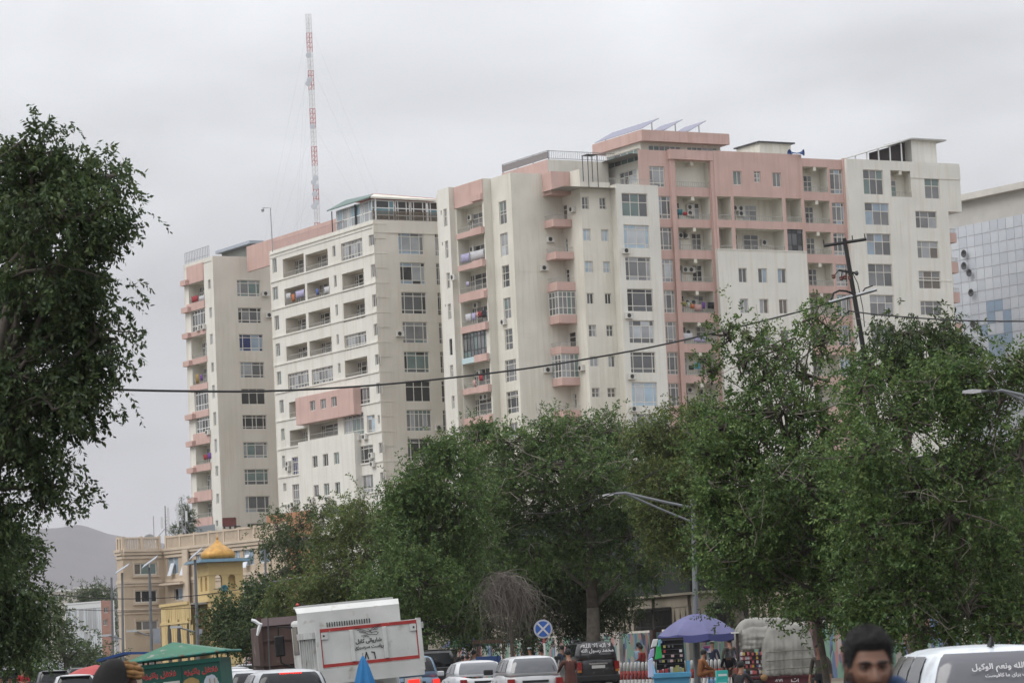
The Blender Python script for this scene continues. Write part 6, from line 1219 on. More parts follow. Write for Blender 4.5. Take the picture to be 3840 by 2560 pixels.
# ---- white municipal tipper truck
TW = M('truck_white', (.56, .57, .55), .5, var=.2, vs=1.6, dirt=(.30, .28, .24, 3., .60)); TWG = M('truck_rib', (.46, .47, .46), .55, var=.25, vs=2, dirt=(.25, .23, .20, 4., .58)); TR = M('truck_red_border', (.36, .035, .03), .55, var=.25, vs=4, dirt=(.5, .48, .45, 9., .66)); RUST = M('rusty_steel', (.075, .045, .036), .8, var=.4, vs=1.6, dirt=(.16, .12, .10, 2.2, .62))
YT = 72; pl_ = zat(13, 925, 1015, YT); t = thing('tipper_truck', 'white municipal tipper truck with red bordered tailgate and black lettering', 'truck', (pl_.x+1.17, YT, 0), R_(11), ry=R_(-3.2))
W2 = 1.2; z0t = zat(13, 930, 1015, YT).z; z1t = zat(13, 900, 570, YT).z; hT = z1t-z0t; z0t += .0
tg = MB().box(-W2, W2, -.02, .05, z0t, z0t+hT).obj('tailgate', TW, t)
bt = .075
MB().box(-W2+.03, W2-.03, -.032, -.02, z0t+hT-bt-.02, z0t+hT-.02).obj('border', TR, tg); MB().box(-W2+.03, W2-.03, -.032, -.02, z0t+.02, z0t+.02+bt).obj('border', TR, tg)
for s in (-1, 1): MB().box(*((W2-.03-bt, W2-.03) if s > 0 else (-W2+.03, -W2+.03+bt)), -.032, -.02, z0t+.02+bt, z0t+hT-.02-bt).obj('border', TR, tg)
for x in (-.40, .36): bevel_obj(MB().box(x-.045, x+.045, -.06, -.021, z0t+.10, z0t+hT-.10).obj('rib', TW, tg), .01)
for s in (-1, 1):
    q = MB(); x = s*(W2-.16); q.prism([(x-.09*s, -.055), (x+.06*s, -.055), (x+.06*s, -.033), (x-.09*s, -.033)], z0t+hT-.26, z0t+hT-.105); q.obj('hinge_plate', TW, tg); MB().box(x-.02, x+.02, -.062, -.054, z0t+hT-.20, z0t+hT-.16).obj('bolt', BLACK, tg)
INK = M('black_lettering', (.02, .02, .022), .7)
text_mesh('lettering', ar('شاروالی کابل'), .118, INK, tg, T(-.02, -.04, z0t+hT*.585), .004); text_mesh('lettering', ar('ریاست سرسبزی'), .104, INK, tg, T(-.02, -.04, z0t+hT*.435), .004)
strokes('number', [[(-.14, -.08), (-.10, .075), (-.06, -.08)], [(.02, .07), (.085, .055), (.10, -.085)]], .013, INK, tg, T(.0, -.04, z0t+hT*.22))
wing = [[(-.30, .10), (-.20, .07), (-.10, .03), (0, -.01), (.08, -.03)], [(-.26, .05), (-.16, .02), (-.06, -.02)], [(-.22, .01), (-.12, -.02), (-.02, -.05)], [(.30, .13), (.20, .11), (.10, .07), (.02, .0)], [(.26, .09), (.16, .06), (.06, .01)], [(.22, .04), (.12, .02)], [(-.18, -.09), (.02, -.07), (.18, -.09), (.22, -.05), (.18, -.02), (.05, -.03)], [(-.02, .05), (.03, .02), (.06, -.04)], [(-.14, -.12), (-.05, -.10), (0, -.13)]]
strokes('winged_emblem', wing, .006, INK, tg, T(.0, -.04, z0t+hT*.81))
# bed sides with ribs, floor, headboard and cab guard
Lb = 3.0
for s in (-1, 1):
    sd_ = MB().box(*((W2-.06, W2) if s > 0 else (-W2, -W2+.06)), .06, Lb, z0t-.02, z0t+hT-.10).obj('bed_side', TWG, t)
    for k in range(7): y = .25+k*.41; MB().box(*((W2, W2+.07) if s > 0 else (-W2-.07, -W2)), y, y+.07, z0t+.02, z0t+hT-.22).obj('rib', TWG, sd_)
    MB().box(*((W2, W2+.09) if s > 0 else (-W2-.09, -W2)), .06, Lb, z0t+hT-.22, z0t+hT-.08).obj('top_rail', TWG, sd_); MB().box(*((W2, W2+.07) if s > 0 else (-W2-.07, -W2)), .06, Lb, z0t-.08, z0t+.02).obj('bottom_rail', TWG, sd_)
    MB().box(*((W2-.08, W2+.02) if s > 0 else (-W2-.02, -W2+.08)), -.05, .12, z0t-.25, z0t+hT+.02).obj('corner_post', TW, t)
MB().box(-W2+.07, W2-.07, .06, Lb, z0t-.15, z0t-.03).obj('bed_floor', RUST, t)
MB().hexa([(-W2, -.04, z0t-.36), (W2, -.04, z0t-.36), (W2, .3, z0t-.36), (-W2, .3, z0t-.36)], [(-W2-.02, -.06, z0t-.01), (W2+.02, -.06, z0t-.01), (W2+.02, .3, z0t-.01), (-W2-.02, .3, z0t-.01)]).obj('rear_apron', TW, t)
hz1 = zat(13, 640, 330, YT+3).z-.17
hb = MB().box(-W2-.03, W2+.03, Lb+.02, Lb+.10, z0t-.05, hz1).obj('headboard', TW, t); MB().hexa([(-W2-.03, Lb+.02, hz1), (W2+.03, Lb+.02, hz1), (W2+.03, Lb+.10, hz1), (-W2-.03, Lb+.10, hz1)], [(-W2-.05, Lb+.22, hz1+.13), (W2+.05, Lb+.22, hz1+.13), (W2+.05, Lb+.29, hz1+.13), (-W2-.05, Lb+.29, hz1+.13)]).obj('headboard_flare', TW, hb)
MB().box(-W2+.12, W2-.05, Lb+.36, Lb+1.9, hz1+.131, hz1+.18).obj('cab_guard', TW, t)
q = MB(); [q.box(-.55+k*.06, -.53+k*.06, Lb+.0, Lb+.02, z0t+hT+.02, z0t+hT+.13) for k in range(18)]; q.obj('vent_slots', BLACK, hb)
bevel_obj(MB().box(-1.15, 1.15, Lb+.5, Lb+2.2, .75, z0t+hT+.25).obj('cab', TW, t), .08)
for s in (-1, 1):
    MB().box(*((1.151, 1.165) if s > 0 else (-1.165, -1.151)), Lb+.9, Lb+1.9, z0t+.35, z0t+hT+.1).obj('side_window', CARGLASS, t)
    m_ = MB(); m_.tube([(s*1.15, Lb+1.9, z0t+hT+.1), (s*1.5, Lb+1.9, z0t+hT+.15), (s*1.5, Lb+1.9, z0t+.2), (s*1.15, Lb+1.9, z0t+.0)], .025, 5); mo = m_.obj('mirror_arm', BLACK, t); bevel_obj(MB().box(s*1.5-.12, s*1.5+.12, Lb+1.82, Lb+1.9, z0t+.35, z0t+.85).obj('mirror', BLACK, mo), .03)
    lx = s*.92; MB().box(lx-.2, lx+.2, -.08, .1, z0t-.72, z0t-.40).obj('light_bracket', TWG, t); MB().box(lx-.13, lx+.13, -.11, -.081, z0t-.66, z0t-.45).obj('tail_light', REDLIT, t)
    for y in (.9, 4.9):
        w_ = MB(); w_.lathe([(.3, -.14), (.46, -.13), (.48, 0), (.46, .13), (.3, .14)], 20); w_.xf(T(s*.95, y, .48) @ Matrix.Rotation(math.radians(90), 4, 'Y')); wo = w_.obj('wheel', TYRE, t, smooth=True)
MB().box(-.42, .42, .1, 5.6, .62, .85).obj('chassis', BLACK, t); MB().box(-1.0, 1.0, .0, .14, .55, .68).obj('rear_bar', TWG, t); MB().box(-.9, -.35, .9, 2.0, .5, .9).obj('axle_box', BLACK, t); MB().box(.35, .9, .9, 2.0, .5, .9).obj('axle_box', BLACK, t); MB().box(-.28, .28, -.1, -.08, z0t-.6, z0t-.46).obj('number_plate', PLATE, t)
# ---- rusty brown truck ahead of it
YB = 88; pb_ = zat(13, 262, 1000, YB); t = thing('waste_truck', 'rusty brown tipper truck in front of the white truck', 'truck', (pb_.x+1.2, YB, 0), R_(8), ry=R_(-2.5)); zt_ = zat(13, 300, 460, YB).z; zm_ = zat(13, 300, 1000, YB).z
bevel_obj(MB().box(-1.2, 1.2, 0, 4.2, zm_, zt_-.25).obj('tipper_body', RUST, t), .03)
for z, h, d in ((zt_-.25, .22, .06), ((zm_+zt_)/2, .07, .05), (zm_, .14, .06)): MB().box(-1.23, 1.23, -d, .1, z, z+h).obj('cross_rail', M('rust_pink', (.20, .15, .15), .7, var=.3) if z > zt_-.3 else RUST, t)
for s in (-1, 1): MB().box(s*1.17-.06, s*1.17+.06, -.07, .05, zm_, zt_+.02).obj('corner_post', RUST, t)
MB().hexa([(-.9, .05, zm_-.55), (.9, .05, zm_-.55), (.9, 4, zm_-.55), (-.9, 4, zm_-.55)], [(-1.15, .0, zm_-.01), (1.15, .0, zm_-.01), (1.15, 4, zm_-.01), (-1.15, 4, zm_-.01)]).obj('hopper', RUST, t)
q = MB(); q.tube([(.2, .1, zt_), (.2, .1, zt_+.22), (0, .1, zt_+.28)], .02, 5); q.obj('lamp_stalk', BLACK, t); q = MB(); q.lathe([(.01, -.06), (.06, 0), (.01, .06)], 8, (-.05, .1, zt_+.26)); q.obj('red_lamp', M('red_lamp', (.35, .03, .02), .4), t)
MB().box(-1.1, 1.1, 4.3, 6.0, .8, zt_-.3).obj('cab', RUST, t); MB().box(-.42, .42, .2, 5.8, .6, .85).obj('chassis', BLACK, t)
for s in (-1, 1):
    for y in (1.1, 5.0): w_ = MB(); w_.lathe([(.3, -.14), (.46, -.13), (.48, 0), (.46, .13), (.3, .14)], 18); w_.xf(T(s*.95, y, .48) @ Matrix.Rotation(math.radians(90), 4, 'Y')); w_.obj('wheel', TYRE, t, smooth=True)
bs = zat(13, 190, 610, 86); t = thing('plastic_strip', 'torn white plastic strip hanging left of the brown truck', 'plastic', (bs.x, 86, 0)); q = MB(); pts = [zat(13, 125, 508, 86), zat(13, 165, 520, 86), zat(13, 215, 555, 86), zat(13, 245, 555, 86)]; q.tube([tuple(p-Vector((bs.x, 86, 0))) for p in pts], [.04, .05, .05, .03], 5); pts = [zat(13, 222, 560, 86), zat(13, 205, 620, 86), zat(13, 190, 680, 86)]; q.tube([tuple(p-Vector((bs.x, 86, 0))) for p in pts], [.05, .05, .03], 5); q.obj('strip', LETW, t)
MB().tube([(.3, 0, 0), (.3, 0, bs.z+.3)], .02, 5).obj('support_wire', DKSTEEL, t)
# ================================================================ people
SKIN = M('skin', (.24, .12, .075), .55, var=.12, vs=9); SKIN2 = M('skin_dark', (.15, .075,   .054), .55, var=.12, vs=9); HAIR = M('hair_black', (.010, .009, .009), .7, bump=.8, bs=120); EYEW = M('eye_white_shaded', (.20, .18, .17), .4); EYED = M('eye_dark', (.012, .008, .006), .15); LIPS = M('lips', (.20, .075, .06), .5)  # eye white is darkened: shade of the sockets painted into its colour
CLOTH = {}
def cloth(c, nm=None):
    key = 'cloth_%02d%02d%02d' % tuple(int(v*99) for v in c)
    if key not in CLOTH: CLOTH[key] = M(key, c, .9, var=.25, vs=5, bump=.35, bs=20)
    return CLOTH[key]
def skin_mesh(verts, edges, radii, root=0, sub=1):
    me = bpy.data.meshes.new('tmp'); me.from_pydata(verts, edges, []); o = bpy.data.objects.new('tmp', me); COL.objects.link(o)
    md = o.modifiers.new('s', 'SKIN'); md.use_smooth_shade = True; md.branch_smoothing = .4
    for i, r in enumerate(radii):
        sv = me.skin_vertices[0].data[i]; sv.radius = r if isinstance(r, tuple) else (r, r); sv.use_root = (i == root)
    o.modifiers.new('u', 'SUBSURF').levels = sub
    dg = bpy.context.evaluated_depsgraph_get(); m2 = bpy.data.meshes.new_from_object(o.evaluated_get(dg)); bpy.data.objects.remove(o); bpy.data.meshes.remove(me); return m2
POSES = {
 'stand': dict(pel=(0, 0, .53), che=(0, 0, .71), nec=(0, 0, .825), sh=.105, el=(.150, -.01, .63), wr=(.155, .04, .49), hip=.055, kn=(.06, .02, .285), an=(.06, -.015, .05)),
 'reach': dict(pel=(0, 0, .53), che=(0, .04, .70), nec=(0, .07, .815), sh=.105, el=(.14, .12, .66), wr=(.12, .23, .62), hip=.055, kn=(.06, .02, .285), an=(.06, -.015, .05)),
 'hold': dict(pel=(0, 0, .53), che=(0, .02, .71), nec=(0, .04, .825), sh=.105, el=(.145, .02, .64), wr=(.06, .14, .62), hip=.055, kn=(.06, .02, .285), an=(.06, -.015, .05)),
 'sit': dict(pel=(0, 0, .27), che=(0, .05, .44), nec=(0, .09, .545), sh=.105, el=(.14, .12, .37), wr=(.06, .25, .33), hip=.06, kn=(.11, .24, .30), an=(.08, .22, .04)),
 'crouch': dict(pel=(0, 0, .18), che=(0, .07, .34), nec=(0, .12, .45), sh=.105, el=(.15, .18, .30), wr=(.10, .30, .26), hip=.06, kn=(.12, .22, .30), an=(.08, .10, .04))}
def person(label, loc, rz, H=1.7, pose='stand', top=(.2, .2, .2), legs=(.05, .05, .06), skin=None, head=None, group='people in the street', beard=False, long=False, yaw=0., extra=None):
    P = POSES[pose]; t = thing('person', label, 'person', loc, rz, group); sk = skin or SKIN; v = []; e = []; r = []; reg = []
    def add(p, rad, g, par=None):
        v.append(tuple(c*H for c in p)); r.append(tuple(q*H for q in rad) if isinstance(rad, tuple) else rad*H); reg.append(g)
        if par is not None: e.append((par, len(v)-1))
        return len(v)-1
    pel = add(P['pel'], (.088, .065), 1); bel = add(tuple((np.array(P['pel'])+np.array(P['che']))/2), (.085, .062), 0, pel); che = add(P['che'], (.098, .068), 0, bel)
    nb = np.array(P['nec']); neck = add(nb, .037, 2, che); hd = nb+np.array([0, .012,   .054]); h1 = add(hd, (.040, .046), 2, neck); h2 = add(hd+np.array([0, .006, .05]), (  .054, .058), 2, h1); h3 = add(hd+np.array([0, -.002, .085]), (.036, .044), 2, h2)
    for s in (-1, 1):
        a = add((s*P['sh'], P['che'][1], P['che'][2]+.075), .038, 0, che); q = P['el']; b_ = add((s*q[0], q[1], q[2]), .030, 0, a); w = P['wr']; c = add((s*w[0], w[1], w[2]), .021, 0 if long else 2, b_)
        d = np.array(w)*np.array([s, 1, 1])-np.array(q)*np.array([s, 1, 1]); d /= np.linalg.norm(d); sx = np.cross(d, [0, 1, .2]); sx /= np.linalg.norm(sx)
        pm_ = np.array(w)*np.array([s, 1, 1])+d*.035; pa = add(pm_, (.020, .012), 2, c)
        for k, (o_, l_) in enumerate(((-.016, .040), (-.005,   .054), (.006, .045), (.016, .036))): f1 = add(pm_+sx*o_+d*l_*.6, .0058, 2, pa); add(pm_+sx*o_*1.1+d*l_+np.array([0, .006, -.004]), .0045, 2, f1)
        add(pm_+sx*(-.026)*s+d*.016+np.array([0, .010, 0]), .0058, 2, pa)
        hp = add((s*P['hip'], P['pel'][1], P['pel'][2]-.03), (.058, .06), 1, pel); k_ = P['kn']; kn = add((s*k_[0], k_[1], k_[2]), .043, 1, hp); a_ = P['an']; an = add((s*a_[0], a_[1], a_[2]), .028, 1, kn); add((s*a_[0]*1.05, a_[1]+.09, .025), (.026, .018), 3, an)
    me = skin_mesh(v, e, r, pel, 1); mats = [cloth(top), cloth(legs), sk, M('shoe', (.03, .025, .02), .7)]
    for m in mats: me.materials.append(m)
    V = np.array(v); pol = np.empty(len(me.polygons)*3); me.polygons.foreach_get('center', pol); pol = pol.reshape(-1, 3); idx = [reg[int(np.argmin(np.linalg.norm(V-p, axis=1)))] for p in pol]
    me.polygons.foreach_set('material_index', idx); me.polygons.foreach_set('use_smooth', [True]*len(me.polygons)); me.name = 'body'; body = link('body', me, t)
    # head covering / hair, brows, eyes, nose
    hc = (hd+np.array([0, .006, .055]))*H; hh = .066*H; hk = head or ('hair', None); q = MB()
    def cap(m, rx, ry, rz_, z0, col):
        g = MB(); g.loft([[(rx*math.cos(a)*math.cos(b_), ry*math.sin(a)*math.cos(b_)-.004*H, rz_*math.sin(b_)) for a in [2*math.pi*i/16 for i in range(16)]] for b_ in [z0+(math.pi/2-.02-z0)*k/6 for k in range(7)]]); o = g.obj(m, col, t, T(*hc) @ RZ(yaw), smooth=True); return o
    if hk[0] == 'hair': ho_ = cap('hair', .051*H, .063*H, .062*H, -.62, HAIR); ho_.matrix_basis = T(*hc) @ RZ(yaw) @ T(0, -.006*H, .004*H) @ Matrix.Rotation(.62, 4, 'X')
    if hk[0] == 'cap': g = MB(); g.lathe([(.05*H, .015*H), (.052*H, .045*H), (.046*H, .056*H), (.01, .058*H)], 16, tuple(hc)); g.obj('cap', cloth(hk[1]), t, smooth=True); cap('hair', .046*H, .058*H, .05*H, -.25, HAIR)
    if hk[0] == 'scarf': cap('scarf', .054*H, .064*H, .063*H, -.5, cloth(hk[1])); g = MB(); g.lathe([(.075*H, -.12*H), (.055*H, -.06*H), (.053*H, -.02*H)], 14, tuple(hc)); g.obj('scarf_drape', cloth(hk[1]), t, smooth=True)
    f = MB()
    for s in (-1, 1): f.box(s*.019*H-.007*H, s*.019*H+.007*H, .052*H, .0575*H, .003*H, .009*H)
    f.obj('eyes', EYED, t, T(*hc) @ RZ(yaw)); f = MB(); f.hexa([(-.008*H, .052*H, -.016*H), (.008*H, .052*H, -.016*H), (.004*H, .070*H, -.014*H), (-.004*H, .070*H, -.014*H)][::1], [(-.003*H, .050*H, .006*H), (.003*H, .050*H, .006*H), (.003*H, .056*H, .005*H), (-.003*H, .056*H, .005*H)]); f.obj('nose', sk, t, T(*hc) @ RZ(yaw))
    f = MB()
    for s in (-1, 1): f.box(s*.019*H-.010*H, s*.019*H+.010*H, .053*H, .059*H, .013*H, .017*H)
    f.box(-.012*H, .012*H, .050*H, .056*H, -.033*H, -.029*H); f.obj('brows_and_mouth', HAIR, t, T(*hc) @ RZ(yaw))
    if beard: g = MB(); g.loft([[(.040*H*math.cos(a)*k, .052*H*abs(math.sin(a))*k, z) for a in [math.pi*i/10 for i in range(11)]] for k, z in ((1.02, -.018*H), (1.06, -.035*H), (.75, -.062*H), (.3, -.070*H))], closed=False); g.obj('beard', HAIR, t, T(*hc) @ RZ(yaw), smooth=True)
    if pose in ('stand', 'hold', 'reach') and long:      # long shirt skirt
        g = MB(); pz = P['pel'][2]; g.loft([[(rx*H*math.cos(a), ry*H*math.sin(a)+P['pel'][1]*H, z*H) for a in [2*math.pi*i/16 for i in range(16)]] for rx, ry, z in ((.094, .072, pz+.06), (.102, .082, pz-.03), (.112, .092, pz-.14), (.118, .097, pz-.24))], caps=False); g.obj('shirt_tail', cloth(top), t, smooth=True)
    return t
def ppos(k, x, y, Y, dz=0.): p = zat(k, x, y, Y); return (p.x, Y, dz)
pi = math.pi
seat = lambda label, loc, h, col: tag(bevel_obj(MB().box(-.2, .2, -.18, .18, 0, h).obj('crate', col), .015), label, 'crate')
person('person in a dark reddish brown shirt standing between white estate car and black off-roader', ppos(14, 1580, 800, 84), R_(20), 1.62, 'reach', (.075, .028, .022), (.03, .035, .06), long=True)
t_b = person('young person with glasses in a dark grey sweater beside the covered cart', ppos(16, 105, 800, 66), R_(150), 1.50, 'stand', (.075, .065, .058), (.02, .02, .025), long=False)
g = MB(); [g.lathe([(.020, -.002), (.022, 0), (.020, .002)], 10, (s*.028, 0, 0)) for s in (-1, 1)]; g.xf(T(0, .108, 1.42) @ Matrix.Rotation(math.radians(90), 4, 'X')); g.obj('glasses', BLACK, t_b)
person('person in rust brown clothes sitting beside the blue stall', ppos(15, 800, 830, 97, .22), R_(-70), 1.62, 'sit', (.17, .065, .022), (.16, .06, .02), long=True)
person('person in black with tousled hair crouching below the covered cart', ppos(15, 1222, 950, 76, .12), R_(-30), 1.62, 'crouch', (.018, .018, .02), (.02, .02, .022), long=True)
person('person with a grey head scarf sitting behind the teal cartons', ppos(15, 1130, 800, 100, .2), R_(170), 1.62, 'sit', (.02, .02, .022), (.2, .1, .07), head=('scarf', (.16, .16, .17)), long=True)
person('person with a white cap and navy waistcoat behind the barrier', ppos(15, 940, 640, 113), R_(-20), 1.65, 'stand', (.02, .025, .05), (.4, .4, .4), head=('cap', (.6, .6, .6)), long=True)
person('person in a dark grey waistcoat walking behind the covered cart', ppos(15, 1130, 600, 110), R_(10), 1.72, 'stand', (.06, .055, .05), (.3, .26, .2), long=True)
person('person in a light blue tunic behind the barrier by the mural', ppos(15, 110, 640, 125), R_(-60), 1.70, 'hold', (.20, .28, .36), (.18, .24, .3), long=True)
person('child in red and grey beside the light blue tunic', ppos(15, 172, 650, 124), R_(60), 1.60, 'hold', (.22, .03, .03), (.08, .08, .08))
person('person in a pale blue shirt left of the white saloon car', ppos(14, 515, 740, 118), R_(-80), 1.68, 'stand', (.26, .34, .42), (.1, .1, .12))
for x, y, Y, H_, c, lab in [(240, 700, 138, 1.62, (.12, .08, .08), 'person in a brownish shirt nearest the green parasol'), (315, 680, 136, 1.76, (.03, .03, .035), 'tall person in black with a beard near the green parasol'), (297, 720, 128, 1.58, (.012, .012, .014), 'person in black with back turned left of the pale blue shirt'), (395, 760, 122, 1.5, (.015, .015, .018), 'dark clad person leaning by the black pickup'), (445, 745, 124, 1.52, (.02, .018, .02), 'second dark clad person by the black pickup')]:
    person(lab, ppos(14, x, y, Y), R_(170 if x == 315 else 20), H_, 'stand', c, (.03, .03, .035), beard=(x == 315), long=True)
person('person with a pale cap below the dry hanging twigs', ppos(14, 1150, 660, 132), R_(40), 1.70, 'hold', (.10, .06, .05), (.2, .2, .2), head=('cap', (.5, .55, .55)), long=True)
person('person in pale clothes next to the sign pole', ppos(14, 1260, 680, 134), R_(0), 1.66, 'stand', (.36, .36, .36), (.3, .3, .3), long=True)
person('person in a blue tunic and dark waistcoat left of the black off-roader', ppos(14, 1495, 660, 131), R_(10), 1.72, 'stand', (.04, .06, .10), (.12, .2, .3), long=True)
person('person in a red shirt standing at the far left among the vans', ppos(19, 400, 620, 130, .15), R_(200), 1.68, 'hold', (.34, .022, .03), (.05, .05, .06))
person('person with dark hair at the bottom left by the white minibus', ppos(19, 175, 760, 118), R_(190), 1.50, 'stand', (.04, .03, .03), (.05, .05, .06))
person('person in a dull red jacket at the bottom left corner', ppos(19, 15, 780, 112), R_(200), 1.52, 'stand', (.16, .03, .03), (.05, .05, .06))
person('person in black walking under the trees behind the white hatchback', ppos(16, 2150, 600, 72), R_(60), 1.56, 'stand', (.010, .010, .011), (.01, .01, .012), long=True, head=('scarf', (.012, .012, .013)))
# ---------------------------------------------------------------- detailed heads for the two near men
def face_pt(a, b_, off=0.):       # a: longitude (0 = straight ahead, + = to the person's left), b: latitude
    hx, hy, hz = .077, .098, .118
    cb = math.cos(b_); x = math.sin(a)*cb; y = math.cos(a)*cb; z = math.sin(b_)
    p = Vector((-hx*x, hy*y, hz*z)); X, Z_ = p.x, p.z
    jaw = smoothstep(-.015, -.105, Z_); p.x *= 1-.30*jaw; p.y += .010*jaw*max(0, y)
    if y < 0: p.x *= 1.0; p.z += 0
    fr = max(0, y)**.6
    g = lambda u, s: math.exp(-(u/s)**2)
    p.y += fr*(-.006*g(X, .06)*g(Z_-.05, .05))
    nz_ = smoothstep(.030, -.030, Z_)*smoothstep(-.050, -.036, Z_)
    p.y += fr*(.030*g(X, .009+.007*smoothstep(0, -.035, Z_))*nz_)
    p.y -= fr*.013*sum(g(X-s*.031, .016)*g(Z_-.008, .012) for s in (-1, 1))
    p.y += fr*.007*g(Z_-.027, .009)*g(X, .055)
    p.y += fr*.006*sum(g(X-s*.045, .02)*g(Z_+.02, .018) for s in (-1, 1))
    p.y += fr*(.008*g(X, .022)*(g(Z_+.062, .006)+g(Z_+.074, .006)) - .004*g(X, .02)*g(Z_+.068, .003))
    p.y += fr*.010*g(X, .02)*g(Z_+.103, .014)
    if off: n_ = Vector((p.x/hx**2, p.y/hy**2, p.z/hz**2)).normalized(); p = p+n_*off
    return p
def grid_patch(f, na, nb, a0, a1, b0, b1, closed=False):
    mb = MB(); rows = [mb.pt(*[f(a0+(a1-a0)*i/na, b0+(b1-b0)*j/nb) for i in range(na+1)]) for j in range(nb+1)]
    for r0, r1 in zip(rows, rows[1:]):
        for k in range(na): mb.f.append([r0[k], r1[k], r1[k+1], r0[k+1]]); mb.m.append(0)
    return mb
def near_man(label, loc, rz, height, top, skin, hair=True, yaw=0., pitch=0.):
    t = thing('person', label, 'person', loc, rz, 'people close to the camera'); H = height; hcz = H-.125-.012
    P = POSES['stand']; v = []; e = []; r = []; reg = []
    def add(p, rad, gg, par=None):
        v.append(tuple(p)); r.append(rad); reg.append(gg)
        if par is not None: e.append((par, len(v)-1))
        return len(v)-1
    S = H
    pel = add((0, 0, .53*S), (.16, .12), 1); bel = add((0, 0, .63*S), (.15, .11), 0, pel); che = add((0, 0, .74*S), (.18, .12), 0, bel); nk = add((0, .0, .82*S), (.075, .075), 2, che); n2 = add((0, .012, .865*S), (.060, .062), 2, nk)
    for s in (-1, 1):
        a = add((s*.19, 0, .785*S), .075, 0, che); b_ = add((s*.26, -.02, .62*S), .055, 0, a); c = add((s*.26, .06, .48*S), .035, 0, b_); pa = add((s*.26, .08, .44*S), (.036, .02), 2, c)
        for k, (o_, l_) in enumerate(((-.028, .075), (-.009, .088), (.010, .082), (.028, .066))): f1 = add((s*.26, .08+o_+.01, .44*S-.045), .010, 2, pa); add((s*.25, .08+o_+.02, .44*S-l_), .008, 2, f1)
        add((s*.235, .125, .44*S-.02), .010, 2, pa); hp = add((s*.1, 0, .50*S), .10, 1, pel); kn = add((s*.11, .02, .28*S), .07, 1, hp); an = add((s*.11, -.02, .05*S), .045, 1, kn); add((s*.115, .13, .04), (.045, .03), 3, an)
    me = skin_mesh(v, e, r, pel, 2); V = np.array(v); pol = np.array([p.center for p in me.polygons]); idx = [reg[int(np.argmin(np.linalg.norm(V-p, axis=1)))] for p in pol]
    bm = bmesh.new(); bm.from_mesh(me)
    for f, i in zip(bm.faces, idx): f.material_index = i
    hm_ = T(0, .02, hcz) @ RZ(yaw) @ Matrix.Rotation(pitch, 4, 'X'); g = grid_patch(lambda a, b_: hm_ @ face_pt(a, b_), 84, 60, -math.pi, math.pi, -math.pi/2+.01, math.pi/2-.01)
    vs_ = [bm.verts.new(p) for p in g.v]
    for f in g.f:
        try: nf = bm.faces.new([vs_[i] for i in f]); nf.material_index = 2
        except ValueError: pass
    for s in (-1, 1):       # ears
        for j in range(1):
            em = hm_ @ T(s*.076, -.008, -.008) @ RZ(-s*.35); q = MB(); q.lathe([(.004, -.010), (.022, -.008), (.026, 0), (.020, .006), (.010, .002)], 14, caps=True); q.xf(em @ Matrix.Rotation(s*math.radians(90), 4, 'Y') @ Matrix.Diagonal((1.35, .8, .8, 1))); vv = [bm.verts.new(p) for p in q.v]
            for f in q.f: nf = bm.faces.new([vv[i] for i in f]); nf.material_index = 2
    bm.to_mesh(me); bm.free(); [me.materials.append(m) for m in (cloth(top), cloth((.03, .03, .04)), skin, M('shoe'))]; me.polygons.foreach_set('use_smooth', [True]*len(me.polygons)); me.name = 'body'; link('body', me, t)
    for s in (-1, 1):
        c = hm_ @ Vector((s*.031, .0715, .007)); q = MB(); q.lathe([(.0005, -.0125)]+[(.0125*math.cos(u), .0125*math.sin(u)) for u in (-1.2, -.8, -.4, 0, .4, .8, 1.2)]+[(.0005, .0125)], 14); eo = q.obj('eyeball', EYEW, t, Matrix.Translation(c), smooth=True)
        q = MB(); q.lathe([(.0065, 0), (.0062, .0015), (.001, .002)], 12); q.obj('iris', EYED, eo, RZ(yaw) @ T(0, .0118, 0) @ Matrix.Rotation(-math.radians(90), 4, 'X'))
        for (z0, z1, nm) in ((.0135, .0065, 'upper_lid'), (-.002, .002, 'lower_lid')):
            q = MB(); pts = [hm_ @ Vector((s*.031+dx, .0865-abs(dx)*.35-abs(dx)**2*18, (.0125 if nm[0] == 'u' else .0015)-(abs(dx)*.25 if nm[0] == 'u' else -abs(dx)*.15))) for dx in (-.017, -.01, 0, .01, .017)]; q.tube(pts, [.002, .0035, .0042, .0035, .002], 6); q.obj('eyelid', HAIR if nm[0] == 'u' and hair else skin, t, smooth=True)
        q = MB(); pts = []
        for k in range(7): u = k/6; x = .010+.046*u; pts.append(hm_ @ (Vector((s*x, .097-.5*(x*.9)**2*9, .0265+.007*math.sin(u*2.4)-.006*u))))
        q.tube(pts, [.004, .006, .0065, .006, .005, .004, .002], 6); q.obj('eyebrow', HAIR, t, smooth=True)
    q = MB(); q.tube([hm_ @ Vector((x, .100-abs(x)**2*16, -.066-abs(x)*.06)) for x in (-.024, -.012, 0, .012, .024)], [.002, .0045, .005, .0045, .002], 6); q.obj('lips', LIPS, t, smooth=True)
    if hair:
        def fh(a, b_): w = .012+.016*smoothstep(.1, .9, b_)+.004*math.sin(a*9+b_*7)*math.sin(b_*13); return hm_ @ face_pt(a, b_, w)
        q = MB(); na, nb = 60, 18; rows = []
        for j in range(nb+1):
            row = []
            for i in range(na+1):
                a = -math.pi+2*math.pi*i/na; A_ = abs(a); lo = .60-.55*smoothstep(.75, 1.15, A_)-.10*smoothstep(1.3, 1.6, A_)-.50*smoothstep(1.7, 2.3, A_); b_ = lo+(math.pi/2-.01-lo)*j/nb; w = smoothstep(0, .18, j/nb); p = face_pt(a, b_,   .0025+w*(.005+.024*smoothstep(.15, 1.0, b_)+.0025*math.sin(a*23+b_*19)+.003*math.sin(a*41-b_*31))); row.append(hm_ @ p)
            rows.append(q.pt(*row))
